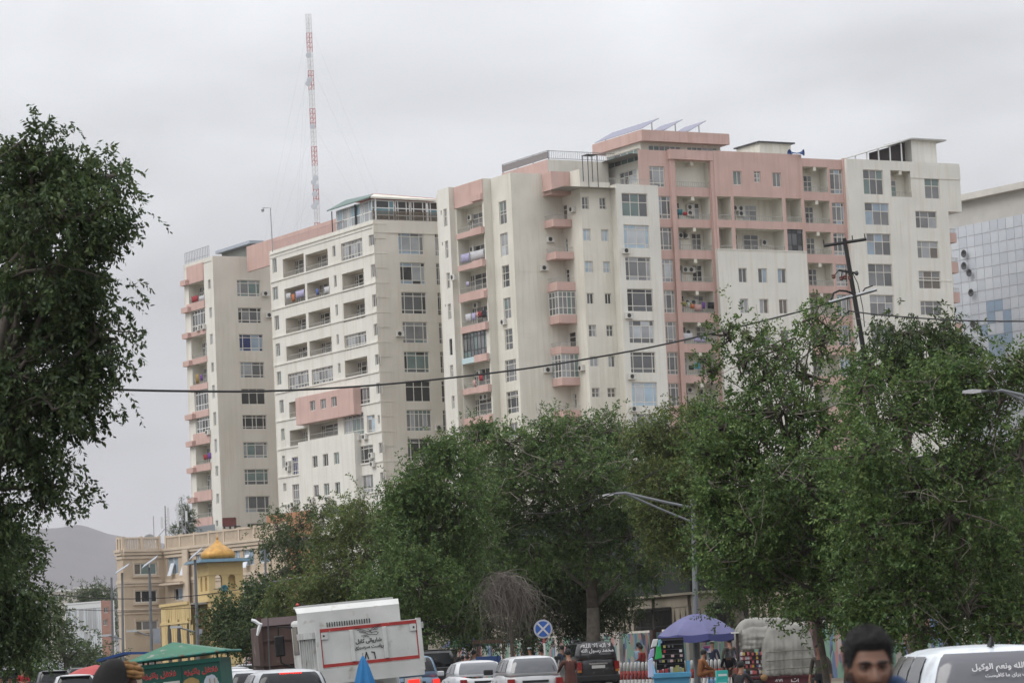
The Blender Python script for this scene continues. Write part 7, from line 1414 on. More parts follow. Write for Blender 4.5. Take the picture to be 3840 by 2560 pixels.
        for r0, r1 in zip(rows, rows[1:]):
            for k in range(na): q.f.append([r0[k], r1[k], r1[k+1], r0[k+1]]); q.m.append(0)
        q.obj('hair', HAIR, t, smooth=True)
    # beard and moustache
    q = grid_patch(lambda a, b_: hm_ @ face_pt(a, b_, .004), 40, 10, -1.45, 1.45, -1.15, -.62); q.f = [f for f in q.f]; q.obj('beard', M('beard_stubble', (.055, .032, .024), .8, var=.4, vs=60), t, smooth=True)
    for s in (-1, 1): q = grid_patch(lambda a, b_: hm_ @ face_pt(a, b_, .0045), 6, 16, *((1.05, 1.5) if s > 0 else (-1.5, -1.05)), -1.0, -.05); q.obj('sideburn', M('beard_stubble'), t, smooth=True)
    q = MB(); q.tube([hm_ @ Vector((x, .105-abs(x)**2*14, -.053-abs(x)*.28)) for x in (-.034, -.022, -.01, 0, .01, .022, .034)], [.002, .005, .006, .005, .006, .005, .002], 6); q.obj('moustache', HAIR, t, smooth=True)
    return t, hm_
pn = zat(16, 625, 620, 11.0)
nm, hm_n = near_man('dark haired person with moustache and blue jacket in the near foreground', (pn.x, 11.0, 0), R_(180-8), 1.665, (.018, .045, .11), M('skin_near', (.17, .085, .055), .5, var=.15, vs=30), yaw=R_(14), pitch=R_(-6))
q = MB(); rings = []
for i in range(29):
    a = 2*math.pi*i/28; R0 = .135+.012*math.sin(a*3+1); rad = .034+.008*math.sin(a*5); zc2 = 1.428+.012*math.sin(a*2+.5)-.018*math.sin(a); rings.append([((R0+rad*math.cos(u))*math.cos(a), (R0*.85+rad*math.cos(u))*math.sin(a)-.01, zc2+rad*1.15*math.sin(u)) for u in [2*math.pi*k/10 for k in range(10)]])
q.loft(rings, caps=False); q.obj('jacket_hood', cloth((.018, .045, .11)), nm, smooth=True)
# single hairs over the cap of hair
hr = np.random.default_rng(9); q = MB()
for i in range(2600):
    a = hr.uniform(-pi, pi); A_ = abs(a); lo = .62-.55*smoothstep(.75, 1.15, A_)-.10*smoothstep(1.3, 1.6, A_)-.50*smoothstep(1.7, 2.3, A_); b_ = lo+(1.5-lo)*hr.random()**.8; w = .010+.022*smoothstep(.15, 1.0, b_); p0 = hm_n @ face_pt(a, b_, w*.85); n_ = (hm_n @ face_pt(a, b_, w+.01))-p0; n_.normalize(); d = (n_*.75+Vector(hr.normal(size=3))*.45+Vector((0, 0, .1))).normalized(); s_ = Vector(hr.normal(size=3)).cross(d).normalized()*.0009; l = hr.uniform(.008, .017); q.face([p0-s_, p0+s_, p0+d*l])
o = q.obj('hair_strands', HAIR, nm); o['kind'] = 'stuff'
pt_ = zat(18, 620, 560, 28.0)
tm_, hm_t = near_man('person with a brown striped turban and black shawl at the lower left', (pt_.x, 28.0, 0), R_(-62), 1.68, (.012, .012, .013), SKIN2, hair=False, yaw=0, pitch=R_(-8))
TURB = M('turban_brown', (.20, .10, .035), .85, var=.5, vs=14, bump=.4, bs=40); TURB2 = M('turban_fold', (.30, .16, .06), .85, var=.5, vs=18)
for k, (z, R0, r0, tilt, m) in enumerate([(.045, .098, .034, .18, TURB), (.070, .100, .036, -.12, TURB2), (.095, .092, .036, .22, TURB), (.118, .075, .036, -.2, TURB2), (.138,   .054, .032, .1, TURB), (.055, .108, .026, -.35, TURB2)]):
    q = MB(); n1, n2 = 28, 8; rings = []
    for i in range(n1+1):
        a = 2*math.pi*i/n1; rad = r0*(1+.18*math.sin(a*5+k)); rings.append([((R0+rad*math.cos(u))*math.cos(a)*.92, (R0+rad*math.cos(u))*math.sin(a)*1.12, z+rad*math.sin(u)*.8+tilt*R0*math.cos(a)*.6) for u in [2*math.pi*j/n2 for j in range(n2)]])
    q.loft(rings, caps=False); q.obj('turban_fold', m, tm_, hm_t @ T(0, .02, -.01), smooth=True)
q = MB(); n1 = 26; rings = []
for (z, rx, ry, off) in ((1.715, .02, .03, -.05), (1.71, .07, .08, -.04), (1.68, .12, .135, -.035), (1.64, .145, .172, -.03), (1.59, .16, .206, -.03), (1.54, .17, .228, -.03), (1.48, .19, .25, -.03), (1.40, .24, .27, -.02), (1.28, .31, .29, 0), (1.0, .37, .31, 0)):
    rings.append([(rx*math.cos(a)*(1+.03*math.sin(a*7+z*9)), off+ry*math.sin(a)*(1+.03*math.sin(a*7+z*9)), z) for a in [math.radians(178)+math.radians(184)*i/n1 for i in range(n1+1)]])
q.loft(rings, caps=False, closed=False); o = q.obj('shawl', M('shawl_black', (.008, .007, .007), .9, var=.3, vs=8, bump=.3, bs=20), tm_, smooth=True); o.modifiers.new('solid', 'SOLIDIFY').thickness = .012
# ================================================================ stalls and street goods
PURP = M('umbrella_purple', (.12, .12, .24), .75, var=.2, vs=2); PURPD = M('umbrella_valance', (.05, .055, .17), .75)
pu = zat(15, 785, 560, 100); ztop = zat(15, 790, 290, 100).z; zrim = zat(15, 700, 520, 100).z; Ru = 445/2.94*100/FPX
t = thing('umbrella', 'large purple umbrella over the blue street stall', 'umbrella', (pu.x, 100, 0)); nr = 8
for s in range(nr):
    q = MB(); rows = []
    for j in range(9):
        f = j/8; row = []
        for k in range(7):
            a = 2*math.pi*(s+k/6)/nr+.2; sag = 1-.06*math.sin(k/6*math.pi)*f; R = Ru*f*sag; row.append((R*math.cos(a), R*math.sin(a), zrim+(ztop-zrim)*(1-f**1.75)-.04*math.sin(k/6*math.pi)*f))
        rows.append(q.pt(*row))
    for r0, r1 in zip(rows, rows[1:]):
        for k in range(6): q.f.append([r0[k], r1[k], r1[k+1], r0[k+1]]); q.m.append(0)
    q.obj('canopy_panel', PURP, t, smooth=True)
    q = MB(); r0 = []; r1 = []
    for k in range(9):
        a = 2*math.pi*(s+k/8)/nr+.2; sag = 1-.06*math.sin(k/8*math.pi); R = Ru*sag; z = zrim-.04*math.sin(k/8*math.pi); r0.append((R*math.cos(a), R*math.sin(a), z)); r1.append((R*1.015*math.cos(a), R*1.015*math.sin(a), z-.20-.03*math.sin(k/8*math.pi)))
    a_, b_ = q.pt(*r0), q.pt(*r1)
    for k in range(8): q.f.append([a_[k], b_[k], b_[k+1], a_[k+1]]); q.m.append(0)
    q.obj('valance', PURPD, t, smooth=True)
    a = 2*math.pi*s/nr+.2; q = MB(); q.tube([(0, 0, ztop-.06), (Ru*.5*math.cos(a), Ru*.5*math.sin(a), zrim+(ztop-zrim)*(1-.5**1.75)-.03), (Ru*math.cos(a), Ru*math.sin(a), zrim-.02)], .012, 4); q.obj('rib', STEEL, t)
MB().tube([(0, 0, 0), (0, 0, ztop-.02)], .03, 8).obj('pole', STEEL, t)
# blue stall
YS2 = 98; a = zat(15, 300, 940, YS2); c = zat(15, 690, 940, YS2); BLU = M('stall_blue', (.07, .27, .44), .55, var=.2, vs=2); t = thing('street_stall', 'bright blue street stall with black goods rack under the purple umbrella', 'stall', (a.x, YS2, 0)); w = c.x-a.x; zt = zat(15, 400, 945, YS2).z
MB().box(0, w, 0, .7, .08, zt-.16).obj('cabinet', BLU, t); bevel_obj(MB().box(-.06, w+.06, -.08, .75, zt-.16, zt).obj('counter', BLU, t), .02); zr_ = zat(15, 400, 560, YS2).z
MB().box(.12, w-.1, .62, .68, zt, zr_).obj('rack_back', M('rack_black', (.014, .014, .016), .7), t)
for k in range(7): MB().box(.12, w-.1, .55, .62, zt+.1+k*.15, zt+.12+k*.15).obj('rack_rail', DKSTEEL, t)
MB().hexa([(-.02, 0, zt), (.06, 0, zt), (.06, .65, zt), (-.02, .65, zt)], [(-.12, .55, zt+.6), (-.04, .55, zt+.6), (-.04, .65, zt+.6), (-.12, .65, zt+.6)]).obj('side_flap', BLU, t); MB().box(w-.04, w+.04, .2, .66, zt, zt+.35).obj('side_flap', BLU, t)
for x in (.05, w-.1):
    for y in (.05, .6): MB().box(x, x+.05, y, y+.05, 0, .08).obj('leg', DKSTEEL, t)
cols = [(.5, .5, .48), (.35, .05, .05), (.08, .12, .3), (.3, .28, .1), (.1, .1, .11), (.42, .3, .3)]
rg = random.Random(3)
for k in range(26):
    x = .18+rg.random()*(w-.36); r_ = rg.randrange(7); c_ = rg.choice(cols); MB().box(x, x+rg.uniform(.04, .1), .50, .545, zt+.0+r_*.15+.02, zt+.1+r_*.15).obj('rack_item', cloth(c_), t)
for k in range(10):
    x = .1+k*(w-.25)/10; h_ = rg.uniform(.08, .22); c_ = rg.choice(cols); o = bevel_obj(MB().box(x, x+rg.uniform(.06, .11), .06+rg.random()*.2, .3, zt+.001, zt+h_).obj('goods_box', cloth(c_)), .008); o.location = (a.x, YS2, 0); tag(o, '%s packet on the blue stall counter, %s from the left' % ({(.5, .5, .48): 'white', (.35, .05, .05): 'red', (.08, .12, .3): 'blue', (.3, .28, .1): 'yellowish', (.1, .1, .11): 'dark grey', (.42, .3, .3): 'pale pink'}[c_], ('first', 'second', 'third', 'fourth', 'fifth', 'sixth', 'seventh', 'eighth', 'ninth', 'tenth')[k]), 'packet', 'packets on the blue stall')
def hang(label, k, pts, Y, m, nm='hanging_bag', cat='bag'):
    ps = [zat(k, x, y, Y) for x, y in pts]; c0 = sum(ps, Vector())/len(ps); o0 = Vector((c0.x, c0.y, 0)); q = MB(); fr = [tuple(p-o0) for p in ps]; bk = [tuple(Vector(p)+Vector((.0, .07, 0))) for p in fr]; n = len(fr); i0 = q.pt(*fr); i1 = q.pt(*bk); q.f.append(i0[::-1]); q.m.append(0); q.f.append(i1); q.m.append(0)
    for j in range(n): q.f.append([i0[j], i0[(j+1) % n], i1[(j+1) % n], i1[j]]); q.m.append(0)
    o = q.obj(nm, m); o.location = o0; bevel_obj(o, .02); return tag(o, label, cat)
hang('bright green plastic bag hanging on the blue stall', 15, [(330, 650), (370, 600), (395, 780), (310, 800)], 97.5, M('bag_green', (.02, .30, .08), .4))
hang('lilac bag hanging at the left side of the blue stall', 15, [(260, 690), (305, 670), (305, 760), (235, 795)], 97.6, M('bag_lilac', (.30, .28, .48), .5)); hang('pale blue cloth hanging at the left of the blue stall', 15, [(235, 800), (290, 780), (300, 985), (235, 1000)], 97.4, M('cloth_pale_blue', (.36, .42, .58), .7), 'hanging_cloth', 'cloth'); hang('white printed bag hanging high on the left of the blue stall', 15, [(290, 575), (350, 570), (330, 650), (265, 668)], 97.7, M('bag_white', (.5, .5, .52), .5)); hang('narrow teal bag on the blue stall rack', 15, [(350, 580), (380, 575), (372, 650), (348, 660)], 97.3, M('bag_teal', (.10, .32, .40), .5))
a = zat(15, 835, 640, 99); c = zat(15, 932, 720, 99); t = thing('price_board', 'pink and white notice board on the umbrella pole', 'sign', (a.x, 99, 0)); MB().box(0, c.x-a.x, 0, .02, c.z, a.z).obj('board', M('board_white', (.5, .46, .50), .6), t); MB().box(.02, c.x-a.x-.02, -.006, -.001, c.z+(a.z-c.z)*.55, a.z-.03).obj('pink_print', M('print_pink', (.48, .12, .28), .6), t); MB().box(.05, c.x-a.x-.08, -.006, -.001, c.z+.06, c.z+.16).obj('blue_print', M('print_blue', (.1, .12, .3), .6), t); MB().tube([((c.x-a.x)/2, .04, 0), ((c.x-a.x)/2, .04, a.z)], .015, 5).obj('post', STEEL, t)
# cartons and bottles
TEALC = M('carton_teal', (.03, .34, .32), .6, var=.15); CW = M('carton_print', (.5, .55, .55), .6)
zc0 = .0; cpx = zat(15, 1040, 950, 92)
for i, (zb_, h_) in enumerate([(.0, .25), (.252, .25), (.504, .25)]):
    t = thing('carton', 'teal printed carton, %s of the stack beside the water bottles' % ('bottom one', 'middle one', 'topmost')[i], 'carton', (cpx.x+.01*i, 92, zb_+.0), .05*i, 'teal cartons'); bevel_obj(MB().box(-.17, .17, -.13, .13, 0, h_).obj('box', TEALC, t), .01); MB().box(-.13, .13, -.134, -.1305, h_*.35, h_*.6).obj('print', CW, t)
WB = M('bottle_blue', (.10, .24, .42), .2, spec=.6); wpx = zat(15, 945, 1020, 93); zt_b = zat(15, 945, 985, 93).z
t = thing('bottle_crate', 'dark crate under the water bottles', 'crate', (wpx.x, 93, 0)); MB().box(-.16, .16, -.12, .12, 0, zt_b-.32).obj('box', DKSTEEL, t)
for i in range(5):
    q = MB(); q.lathe([(.026, 0), (.026, .2), (.022, .23), (.012, .26), (.012, .29), (.014, .29), (.014, .31)], 10); o = q.obj('water_bottle', WB, smooth=True); o.location = (wpx.x-.12+i*.06, 93, zt_b-.32); tag(o, 'blue water bottle beside the teal cartons, %s from the left' % ('first', 'second', 'third', 'fourth', 'fifth')[i], 'bottle', 'water bottles')
# barrier of red and white posts
ba = zat(14, 2140, 815, 111); bb_ = zat(15, 1200, 815, 104); bl = (Vector((bb_.x, bb_.y, 0))-Vector((ba.x, ba.y, 0))); nb = 31; bsp = bl.length/30; t = thing('barrier', 'long palisade barrier of white posts with a red band', 'fence', (ba.x, ba.y, 0), math.atan2(bl.y, bl.x)); BW = M('barrier_white', (.40, .40, .39), .8, var=.25, vs=3); BRD = M('barrier_red', (.24, .035, .03), .8, var=.25, vs=3)
segs = []
for z0, z1, m in ((0, .40, BW), (.40, .70, BRD), (.70, 1.0, BW)): segs.append(MB().lathe([(  .054, z0), (  .054, z1-.003)] if z1 < 1 else [(  .054, z0), (  .054, z1-.05), (.03, z1), (.002, z1+.005)], 8).mesh('barrier_post', m, True))
for i in range(min(nb, 200)):
    po = link('barrier_post', segs[0], t, T(i*bsp, 0, 0))
    link('red_band', segs[1], po); link('post_top', segs[2], po)
MB().box(0, bl.length, .075, .115, .55, .62).obj('rail', DKSTEEL, t)
# covered cart
YC = 80; c0 = zat(15, 1210, 980, YC); c1 = zat(15, 2110, 980, YC); zc_ = zat(15, 1700, 985, YC).z; t = thing('covered_cart', 'dark red handcart piled high under a grey tarpaulin', 'cart', (c0.x, YC, 0)); TARP = M('tarpaulin_grey', (.23, .225, .205), .85, var=.22, vs=3, bump=.5, bs=9); wC = c1.x-c0.x
def tarp(name, pts, zlow, d0, d1, seed):      # top outline in photo px; draped cloth: one cross-section per column, folds down the front
    r = np.random.default_rng(seed); P = [zat(15, x, y, YC) for x, y in pts]; xs = np.linspace(P[0].x, P[-1].x, 70); zt_ = np.interp(xs, [p.x for p in P], [p.z for p in P]); zl_ = zat(15, pts[0][0], zlow, YC).z; ph = r.uniform(0, 6.28, 9); rings = []
    for i, (x, z1) in enumerate(zip(xs, zt_)):
        e = min(1, min(i, len(xs)-1-i)/5); dd = .12*(1-e); h = z1-zl_; ring = []
        for f in np.linspace(0, 1, 16):
            fo = (.030*math.sin(x*13+ph[0]+.6*math.sin(f*5+ph[6]))+.020*math.sin(x*29+ph[1]+f*2)+.012*math.sin(x*53+ph[2]-f*3))*(1.15-f)+.02*math.sin(f*17+x*3+ph[3])*math.sin(x*5+ph[4])
            belt = -.035*math.exp(-((f-.45)/.03)**2)-.035*math.exp(-((f-.2)/.03)**2)
            ring.append((x-c0.x, d0+dd+.10*f**3+fo-belt*-1*-1 if False else d0+dd+.14*f**4-fo*.9-belt, zl_+h*f*(.985 if f < 1 else 1)))
        for g in (.08, .2, .45, .7, .9): ring.append((x-c0.x, d0+.14+(d1-d0-.14)*g, z1+.03*math.sin(g*3.14)+.012*math.sin(x*17+ph[5])))
        for f in (1, .5, 0): ring.append((x-c0.x, d1-dd, zl_+h*f))
        rings.append(ring)
    mb = MB(); mb.loft(rings); return mb.obj(name, TARP, t, smooth=True)
tarp('tarpaulin', [(1470, 720), (1490, 600), (1530, 500), (1568, 445), (1700, 425), (1850, 422), (1975, 432), (2025, 530), (2060, 700), (2100, 900)], 985, -.35, .75, 2)
tarp('tarpaulin', [(1207, 520), (1225, 455), (1275, 395), (1325, 355), (1450, 347), (1600, 343), (1775, 342), (1800, 385), (1818, 450)], 650, -.02, 1.0, 4); tarp('tarpaulin', [(1255, 560), (1262, 475), (1330, 458), (1400, 445), (1480, 442), (1560, 440), (1575, 500)], 690, -.2, .4, 6)
for zf_ in (.18, .40, .62):
    zz_ = zc_+zf_*1.0; q = MB(); q.tube([(wC*.36, -.42, zz_), (wC*.6, -.44, zz_+.02), (wC*.98, -.40, zz_+.03)], .012, 4); q.obj('rope', M('rope', (.10, .10, .08), .9), t)
MRN = M('cart_maroon', (.07, .012, .018), .6, var=.25, vs=3); xb0 = zat(15, 1320, 985, YC).x-c0.x
MB().box(xb0, wC+.12, -.3, .75, .42, zc_-.02).obj('cart_body', MRN, t); MB().box(xb0-.05, wC+.17, -.34, .8, zc_-.02, zc_+.03).obj('cart_rail', MRN, t)
for s, x in (('٧٨٦', 1665), ('افغان', 1850), ('٣٥٧', 2040)):
    if s == 'افغان': strokes('lettering', [[(-.09, .0), (-.05, -.02), (0, -.02), (.05, .02)], [(.07, .05), (.07, -.03)], [(-.02, .05), (.0, .06)], [(-.1, .04), (-.1, -.02)]], .008, LETW, t, T(zat(15, x, 1030, YC).x-c0.x, -.305, zat(15, x, 1030, YC).z))
    else: strokes('lettering', [[(-.08, -.02), (-.04, .03), (-.04, -.03)], [(0, .03), (.03, -.03), (.06, .03)], [(.08, .03), (.09, -.03)]], .008, LETW, t, T(zat(15, x, 1025, YC).x-c0.x, -.305, zat(15, x, 1025, YC).z))
for x in (.5, wC-.1):
    for y in (-.36, .82): w_ = MB(); w_.lathe([(.24, -.03), (.29, -.025), (.30, 0), (.29, .025), (.24, .03)], 18); w_.xf(T(x, y, .30) @ Matrix.Rotation(math.radians(90), 4, 'X')); w_.obj('wheel', TYRE, t, smooth=True)
MB().box(.35, wC, .1, .3, .36, .42).obj('axle_beam', DKSTEEL, t)
px_ = zat(15, 1215, 700, YC).x-c0.x; MB().tube([(px_, -.1, 0), (px_+.02, -.1, zat(15, 1200, 500, YC).z)], .04, 6).obj('corner_pole', M('pole_brown', (.03, .02, .018), .8), t); MB().box(px_-.12, px_+.06, -.2, .1, zat(15, 1190, 510, YC).z, zat(15, 1190, 495, YC).z).obj('pole_cap', PLATE, t)
# shelves of small goods on the cart
gx0, gx1 = zat(15, 1250, 800, YC).x, zat(15, 1515, 800, YC).x
for rI, yy in enumerate((730, 775, 820, 865, 935)):
    z = zat(15, 1380, yy+22, YC).z; MB().box(gx0-c0.x, gx1-c0.x, -.22, .1, z-.02, z).obj('shelf', MRN, t)
    for k in range(11):
        x = gx0+(gx1-gx0)*(k+.15)/11; c_ = rg.choice([(.5, .5, .5), (.03, .03, .04), (.45, .3, .06), (.08, .1, .2), (.42, .1, .1), (.02, .02, .02), (.4, .4, .42)]); o = bevel_obj(MB().box(0, .055, -.2, -.08, 0, .07+.03*rg.random()).obj('small_goods', cloth(c_)), .012); o.location = (x, YC, z+.001); tag(o, '%s item on the %s goods shelf left of the grey tarpaulin' % ({(.5, .5, .5): 'white', (.03, .03, .04): 'dark blue-black', (.45, .3, .06): 'yellow', (.08, .1, .2): 'navy', (.42, .1, .1): 'red', (.02, .02, .02): 'black', (.4, .4, .42): 'pale grey'}[c_], ('top', 'second', 'third', 'fourth', 'lowest')[rI]), 'goods', 'goods on the cart shelves')
bx_ = zat(15, 1550, 1000, 78.5); q = MB(); q.lathe([(.01, -.09), (.07, -.06), (.1, 0), (.07, .06), (.01, .09)], 10); o = q.obj('cloth_bundle', cloth((.22, .13, .06)), smooth=True); o.location = (bx_.x, 79.55, bx_.z); tag(o, 'small brown bundle tied at the corner of the covered cart', 'bundle')
# folded blue umbrella
pf_ = zat(13, 1365, 1200, 45); zf0 = zat(13, 1365, 1330, 45).z; zf1 = zat(13, 1375, 905, 45).z; t = thing('folded_umbrella', 'folded blue umbrella standing upright in front of the white truck', 'umbrella', (pf_.x, 45, 0)); q = MB(); rings = []
for j in range(10):
    f = j/9; R = .012+.155*f**.75; rings.append([(R*(1+.16*math.sin(a*6+f*2))*math.cos(a)+.02*f, R*(1+.16*math.sin(a*6+f*2))*math.sin(a), zf1-(zf1-zf0)*f) for a in [2*math.pi*i/36 for i in range(36)]])
q.loft(rings); q.obj('folded_canopy', M('umbrella_blue', (.012, .14, .34), .7, var=.25, vs=5), t, smooth=True); MB().tube([(0, 0, 0), (.0, 0, zat(13, 1375, 868, 45).z)], .012, 6).obj('pole', STEEL, t)
# green food cart
YK = 55; GREEN = M('cart_green', (.012, .085, .065), .5, var=.2, vs=3); GRNR = M('cart_roof_green', (.02, .14, .075), .5, var=.3, vs=3, dirt=(.20, .21, .19, 7., .60)); GREYR = M('cart_roof_grey', (.30, .31, .32), .5, var=.2)
kl = zat(18, 985, 700, YK+.10); kr = zat(18, 2145, 700, YK-.05); d = Vector((kr.x-kl.x, kr.y-kl.y, 0)); wK = d.length; t = thing('food_cart', 'green painted food cart with a hipped roof and pictures of fried food', 'cart', (kl.x, kl.y, 0), math.atan2(d.y, d.x), ry=R_(-3.5)); zk1 = zat(18, 985, 440, YK).z
MB().box(0, wK, 0, 1.0, .45, zk1).obj('cart_body', GREEN, t); MB().box(wK*.485, wK*.505, -.025, -.001, .6, zk1).obj('centre_strip', GREEN, t); MB().box(-.02, wK+.02, -.03, -.002, zk1-.07, zk1).obj('top_rail', M('cart_green_light', (.02, .16, .12), .5, var=.2), t)
ze = zk1+.10; za_ = zk1+.36; ov = .16; E4 = [(-ov-.12, -ov, ze-.03), (wK+ov, -ov, ze), (wK+ov, 1.0+ov, ze), (-ov-.12, 1.0+ov, ze-.03)]; ap = (wK*.36, .5, za_)
for i, m in ((0, GRNR), (1, GRNR), (2, GRNR), (3, GREYR)):
    A, B_ = E4[i], E4[(i+1) % 4]; q = MB(); q.face([A, B_, ap]); q.face([tuple(Vector(p)-Vector((0, 0, .02))) for p in (B_, A, ap)]); q.obj('roof_panel', m, t)
for i in range(4):
    A, B_ = Vector(E4[i]), Vector(E4[(i+1) % 4]); q = MB(); q.tube([A, B_], .022, 5); q.obj('eave_pipe', M('eave_teal', (.03, .20, .16), .6, var=.4, vs=9, dirt=(.10, .06, .03, 8., .55)), t)
for x in (.04, wK-.04):
    for y in (.04, .96): MB().tube([(x, y, zk1), (x, y, ze)], .02, 5).obj('roof_post', GREEN, t)
RT = M('sign_red', (.42, .03, .03), .6); 
for fx in (.225, .755):
    text_mesh('lettering', ar('فلافل پاکیزه'), .128, M('sign_red_edge', (.5, .42, .40), .6), t, T(wK*fx, -.008, zk1-.20), .006); text_mesh('lettering', ar('فلافل پاکیزه'), .128, RT, t, T(wK*fx, -.012, zk1-.20), .004)
FOOD = [M('food_brown', (.20, .045, .02), .6, var=.4, vs=14), M('food_green', (.04, .20, .05), .6), M('food_yellow', (.45, .36, .05), .6), M('food_plate', (.42, .46, .52), .5), M('food_bun', (.36, .24, .09), .6, var=.3, vs=10), M('food_white', (.5, .49, .45), .6)]
def blob(cx, cz, rx, rz_, m, y=-.012, n=14, jag=.1): q = MB(); q.face([(cx+rx*(1+jag*math.sin(k*3.1))*math.cos(2*math.pi*k/n), y, cz+rz_*(1+jag*math.sin(k*2.3))*math.sin(2*math.pi*k/n)) for k in range(n)]); return q.obj('food_picture', FOOD[m], t)
pz = zk1-.52
blob(wK*.13, pz, wK*.11, .20, 3, -.006, 18, .08); [blob(wK*(.13+dx), pz+dz, .045, .07, 0, -.011-.001*i) for i, (dx, dz) in enumerate([(-.03, -.05), (.02, .0), (0, .06), (.05, -.07)])]
MB().box(wK*.265, wK*.475, -.008, -.003, pz-.25, pz+.19).obj('food_picture', FOOD[5], t); [blob(wK*(.37+dx), pz+dz, .06, .085, 0, -.011-.001*i) for i, (dx, dz) in enumerate([(-.05, .05), (.06, .06), (-.03, -.08), (.05, -.07)])]; blob(wK*.37, pz+.02, .035, .12, 1, -.018); blob(wK*.29, pz-.1, .04, .06, 2, -.018)
blob(wK*.62, pz+.13, wK*.105, .09, 4, -.010); blob(wK*.62, pz+.06, wK*.10, .03, 1, -.013); blob(wK*.62, pz+.01, wK*.10, .05, 0, -.014); blob(wK*.62, pz-.04, wK*.10, .03, 2, -.015); blob(wK*.62, pz-.12, wK*.10, .07, 4, -.016); blob(wK*.87, pz, wK*.105, .24, 3, -.006, 18, .06); blob(wK*.84, pz-.06, .07, .07, 0, -.012); [MB().box(wK*(.85+k*.03), wK*(.862+k*.03), -.014, -.011, pz-.02, pz+.17).obj('food_picture', FOOD[5 if k % 2 else 4], t) for k in range(4)]
for x in (.2, wK-.2):
    for y in (.0, 1.0): w_ = MB(); w_.lathe([(.17, -.03), (.22, -.025), (.225, 0), (.22, .025), (.17, .03)], 16); w_.xf(T(x, y+(.04 if y else -.04), .225) @ Matrix.Rotation(math.radians(90), 4, 'X')); w_.obj('wheel', TYRE, t, smooth=True)
MB().box(.1, wK-.1, .1, .9, .36, .45).obj('chassis', DKSTEEL, t)
# blue roofed cart behind it, red and green parasols
p = zat(18, 400, 380, 76); t = thing('vendor_cart', 'vendor cart with a blue edged canopy behind the turbaned person', 'cart', (p.x, 76, 0)); zc1 = zat(18, 665, 245, 76).z; wv = zat(18, 960, 260, 76).x-p.x
q = MB(); zl = zat(18, 250, 370, 76).z; q.hexa([(-.25, 0, zl-.04), (wv*.45, 0, zc1-.06), (wv*.45, 1.2, zc1-.06), (-.25, 1.2, zl-.04)], [(-.25, 0, zl+.02), (wv*.45, 0, zc1), (wv*.45, 1.2, zc1), (-.25, 1.2, zl+.02)]); q.hexa([(wv*.45, 0, zc1-.06), (wv+.3, 0, zc1-.09), (wv+.3, 1.2, zc1-.09), (wv*.45, 1.2, zc1-.06)], [(wv*.45, 0, zc1), (wv+.3, 0, zc1-.03), (wv+.3, 1.2, zc1-.03), (wv*.45, 1.2, zc1)]); q.obj('canopy', M('canopy_blue', (.02, .06, .20), .6, var=.2), t)
MB().box(0, wv+.1, .1, 1.1, .5, .95).obj('cart_body', M('cart_grey', (.2, .2, .2), .7, var=.3), t); [MB().box(x, x+.05, y, y+.05, 0, zl+.05).obj('post', DKSTEEL, t) for x in (.0, wv*.9) for y in (.1, 1.05)]; MB().box(.0, wv, .02, .06, zl-.12, zl-.06).obj('shelf_rail', cloth((.10, .03, .03)), t)
def parasol(label, apex, Y, R, h, m, m2=None):
    p = Vector(apex); t = thing('parasol', label, 'umbrella', (p.x, Y, 0)); n = 8
    for s in range(n): a0, a1 = 2*math.pi*s/n, 2*math.pi*(s+1)/n; q = MB(); q.face([(0, 0, p.z), (R*.6*math.cos(a0), R*.6*math.sin(a0), p.z-h*.4), (R*.6*math.cos(a1), R*.6*math.sin(a1), p.z-h*.4)]); q.face([(R*.6*math.cos(a0), R*.6*math.sin(a0), p.z-h*.4), (R*math.cos(a0), R*math.sin(a0), p.z-h), (R*math.cos(a1), R*math.sin(a1), p.z-h), (R*.6*math.cos(a1), R*.6*math.sin(a1), p.z-h*.4)]); q.obj('panel', m2 if (m2 and s % 2) else m, t)
    MB().tube([(0, 0, 0), (0, 0, p.z)], .03, 6).obj('pole', STEEL, t)
parasol('red parasol beyond the white off-roader', zat(19, 1690, 520, 135), 135, 1.3, .42, M('parasol_red', (.34, .06, .06), .8))
parasol('green and navy parasol left of the dry twigs', zat(14, 440, 505, 140), 140, 1.2, .62, M('parasol_navy', (.04, .045, .09), .8), M('parasol_green', (.04, .12, .08), .8))
# vendor table with blue box below the twigs
p = zat(14, 680, 790, 126); t = thing('vendor_table', 'small wooden table with a blue box left of the sign', 'table', (p.x, 126, 0)); zt = zat(14, 680, 745, 126).z; MB().box(-.6, .6, -.3, .3, zt-.5, zt-.44).obj('tabletop', M('wood_dark', (.06, .035, .02), .8, var=.3), t); [MB().box(x, x+.05, y, y+.05, 0, zt-.5).obj('leg', M('wood_dark'), t) for x in (-.58, .53) for y in (-.28, .23)]; MB().box(-.5, .5, -.2, .2, zt-.43, zt-.06).obj('blue_box', M('box_blue', (.02, .05, .16), .6), t)
[MB().box(x, x+.04, .25, .29, 0, zt+.6).obj('post', M('wood_dark'), t) for x in (-.6, .56)]; MB().box(-.62, .62, .24, .3, zt+.45, zt+.6).obj('board', M('wood_dark'), t)
